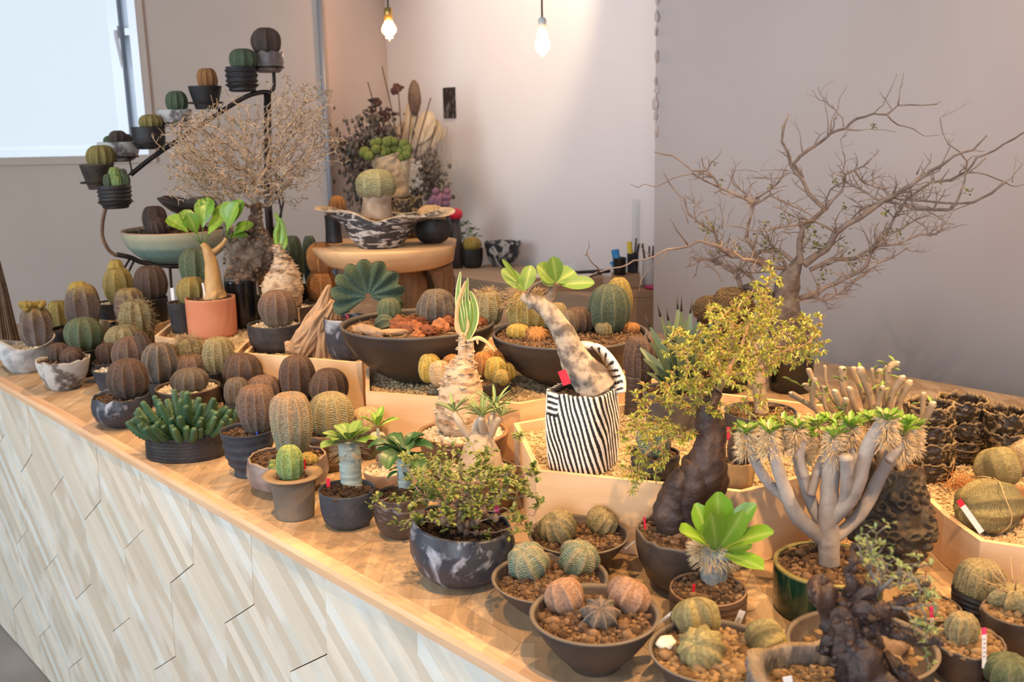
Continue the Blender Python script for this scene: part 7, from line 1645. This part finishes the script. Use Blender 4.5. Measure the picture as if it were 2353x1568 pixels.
# ------------------------------------------------------------------ dried flowers in the corner
q = onz(900, 612, CT); gq = Vector((-.53, 4.74, 0)); Dq = math.hypot(gq.x, gq.y)
g = Vector((gq.x, gq.y, CT-.005)); 
root = thing('dried_flower_bunch', 'big bunch of dark dried flowers, pods and pale feathery leaves in the corner', 'dried flowers', Vector((gq.x, gq.y, 0))); rng = random.Random(55); org = root.location
mb = MB(); lathe_pot(mb, (gq.x, gq.y, 0.002), .95, .09, .08, 'cyl', depth=.2); mb.build('tall_vase', PL['umber'], root, org=org)
BKM = m_simple('dry_brown_stem', (.09, .05, .035), .9, (.17, .11, .07), 20); DK = m_simple('dark_dry_petal', (.035, .018, .018), .9, (.10, .04, .03), 30); MAUVE = m_simple('greyish_dry_filler', (.10, .08, .065), .95, (.23, .19, .14), 14)
ms, md, mf, mp, mw = MB(), MB(), MB(), MB(), MB()
bs_ = Vector((gq.x, gq.y, .93))
for (x, y) in [(878, 152), (845, 188), (915, 200), (862, 235), (890, 265), (950, 215), (965, 240), (990, 225), (940, 300), (930, 280), (965, 300), (1000, 290), (1018, 300), (820, 300), (810, 330), (805, 370), (812, 340), (808, 390), (830, 270), (870, 290), (985, 340), (1005, 350), (850, 330), (806, 430)]:
    e = atd(x, y, Dq-rng.uniform(.0, .14)); m1 = bs_.lerp(e, .5)+Vector((rng.uniform(-.04, .04), 0, .05)); tube(ms, spline([bs_, m1, e], 5), .003, 5)
for (x, y, r) in ((912, 202, 16), (862, 235, 18), (850, 255, 12), (888, 265, 17), (875, 262, 10), (905, 212, 10)):
    for k in range(14): c = atd(x+rng.gauss(0, r*.35), y+rng.gauss(0, r*.3), Dq-.05); rock(md, c, r*sc(c)*.42, rng, 1, .4, (1.2, 1, .6))
for _ in range(1700):
    x, y = rng.choice([(840, 330), (836, 370), (832, 400), (860, 300), (870, 340), (800, 340), (850, 400), (880, 310), (985, 400), (990, 440), (960, 400), (840, 440), (860, 450)]); c = atd(rng.gauss(x, 20), rng.gauss(y, 24), Dq-.05+rng.gauss(0, .04)); rock(mf, c, rng.uniform(.003, .009), rng, 1, .5, (1, 1, 1.5))
for (x0, y0, x1, y1, w_) in ((935, 340, 938, 240, 14), (948, 340, 955, 235, 12), (925, 345, 930, 270, 10), (965, 330, 985, 262, 36), (990, 340, 1000, 280, 30), (1000, 330, 1018, 300, 14), (975, 345, 962, 290, 20), (915, 330, 920, 280, 8)):
    leaf(mp, atd(x0, y0, Dq-.04), atd(x1, y1, Dq-.04)-atd(x0, y0, Dq-.04), (0, -1, .2), (atd(x1, y1, Dq)-atd(x0, y0, Dq)).length*1.1, w_*.0026, .2, .3, 1, 7, None, 0, rng)
for k in range(420):
    x, y = rng.gauss(990, 20), rng.gauss(400, 42); c = atd(x, y, Dq+rng.uniform(-.05, .05)); tube(mw, [c, c+Vector((rng.uniform(-.02, .02), 0, .05))], [.0012, .0005], 3, cap=False)
for k in range(120): c = atd(rng.gauss(943, 12), rng.gauss(400, 18), Dq-.10); rock(mw, c, .012, rng, 1, .4)
ell = MB(); rock(ell, atd(952, 225, Dq-.03), .05, rng, 2, .15, (.62, .6, 1.6)); 
ms.build('stems', BKM, root, org=org); tag(md.build('dark_flower_heads', DK, root, org=org), kind='stuff'); tag(mf.build('filler_foliage', MAUVE, root, org=org), kind='stuff'); tag(mp.build('pale_leaves', m_leaf('pale_dry_leaf', (.48, .36, .22), (.58, .46, .30), (.6, .5, .35), tr=.05), root, org=org), kind='stuff'); tag(mw.build('pale_grass_heads', m_simple('pale_dry_grass', (.45, .36, .25), .9, (.55, .50, .42), 20), root, org=org), kind='stuff'); ell.build('brown_banksia_head', BKM, root, org=org)
# dried bundle hanging at the far left
c = atd(-6, 660, 3.5); g = Vector((c.x, c.y, CT)); mb = MB(); rng = random.Random(15)
for k in range(240):
    a = rng.random()*6.28; q = rng.random()**.5; r0 = .012*q; r1_ = .045*q; zt_ = atd(5, 590, 3.5).z
    tube(mb, [Vector((c.x+math.cos(a)*r0, c.y+math.sin(a)*r0, zt_+rng.uniform(-.02, .03))), Vector((c.x+math.cos(a)*(r0+r1_)*.5, c.y+math.sin(a)*(r0+r1_)*.5, (zt_+CT)/2+.03)), Vector((c.x+math.cos(a)*r1_, c.y+math.sin(a)*r1_, CT+.002))], .0018, 3, cap=False)
tag(mb.build('grass_broom', m_simple('brown_straw', (.20, .12, .075), .85, (.30, .19, .11), 40), None, org=g), 'brown straw broom head standing at the far left edge', 'broom')
# ------------------------------------------------------------------ hanging bulbs
BRASS = m_simple('brass_socket', (.50, .32, .10), .35, metal=.9); WHT = m_simple('white_socket', (.62, .64, .60), .4); CORD = m_simple('brown_cord', (.07, .04, .03), .7)
FIL = m_emit('glowing_filament', (1.0, .72, .36), 30)
def glassm():
    m, nt, b = mat('amber_bulb_glass'); b.inputs['Base Color'].default_value = (1, .78, .50, 1); b.inputs['Roughness'].default_value = .05; b.inputs['Alpha'].default_value = .30
    b.inputs['Emission Color'].default_value = (1.0, .62, .30, 1); b.inputs['Emission Strength'].default_value = 2.2; return m
BGL = glassm()
def bulb(label, x, ysock, ytop, ybot, hw, dist, m, prof):
    sck = atd(x, ysock, dist); tp = atd(x, ytop, dist); bt = atd(x, ybot, dist); k = sc(tp); g = Vector((tp.x, tp.y, bt.z)); root = thing('pendant_bulb', label, 'lamp', g, 'bare filament bulbs hanging from the ceiling')
    mb = MB(); tube(mb, [(tp.x, tp.y, sck.z), (tp.x, tp.y, 2.79)], .0035, 6); mb.build('cord', CORD, root, org=g)
    mb = MB(); tube(mb, [(tp.x, tp.y, tp.z-.001), (tp.x, tp.y, sck.z-.008), (tp.x, tp.y, sck.z)], [9.5*k, 9.5*k, 6*k], 20); mb.build('socket', m, root, org=g)
    H_ = tp.z-bt.z; V = []; n = 20; seg = 24
    for i in range(n+1):
        t = i/n; j = t*(len(prof)-1); a_ = int(min(j, len(prof)-2)); r = (prof[a_]*(1-(j-a_))+prof[a_+1]*(j-a_))*hw*k
        V += [(tp.x+math.cos(q*2*PI/seg)*r, tp.y+math.sin(q*2*PI/seg)*r, tp.z-H_*t) for q in range(seg)]
    mb = MB(); mb.add(V, [(i*seg+q, (i+1)*seg+q, (i+1)*seg+(q+1) % seg, i*seg+(q+1) % seg) for i in range(n) for q in range(seg)]); gb_ = mb.build('glass_bulb', BGL, root, org=g)
    mb = MB(); r = hw*k*.42
    for q in range(8):
        a = q*PI/4; tube(mb, [(tp.x+math.cos(a)*r*.5, tp.y+math.sin(a)*r*.5, tp.z-H_*.30), (tp.x+math.cos(a+.3)*r, tp.y+math.sin(a+.3)*r, tp.z-H_*.85)], .0022, 6)
    mb.build('filament', FIL, gb_, org=g)
    l = bpy.data.lights.new('bulb_light', 'POINT'); o = bpy.data.objects.new('bulb_light', l); C.objects.link(o); o.location = (tp.x, tp.y, tp.z-H_*.5); l.energy = 9 if x < 1000 else 3.5; l.color = (1, .52, .26); l.shadow_soft_size = .03
bulb('small round amber filament bulb in a brass socket, left of the two', 893, 17, 47, 95, 17, 4.35, BRASS, [.55, .6, .85, 1.0, 1.0, .82, .4, .12, .02])
bulb('long pear-shaped filament bulb in a white socket, right of the two', 1246, 40, 70, 133, 18, 3.75, WHT, [.55, .62, .72, .84, .95, 1.0, .95, .7, .15, .02])
# ------------------------------------------------------------------ end
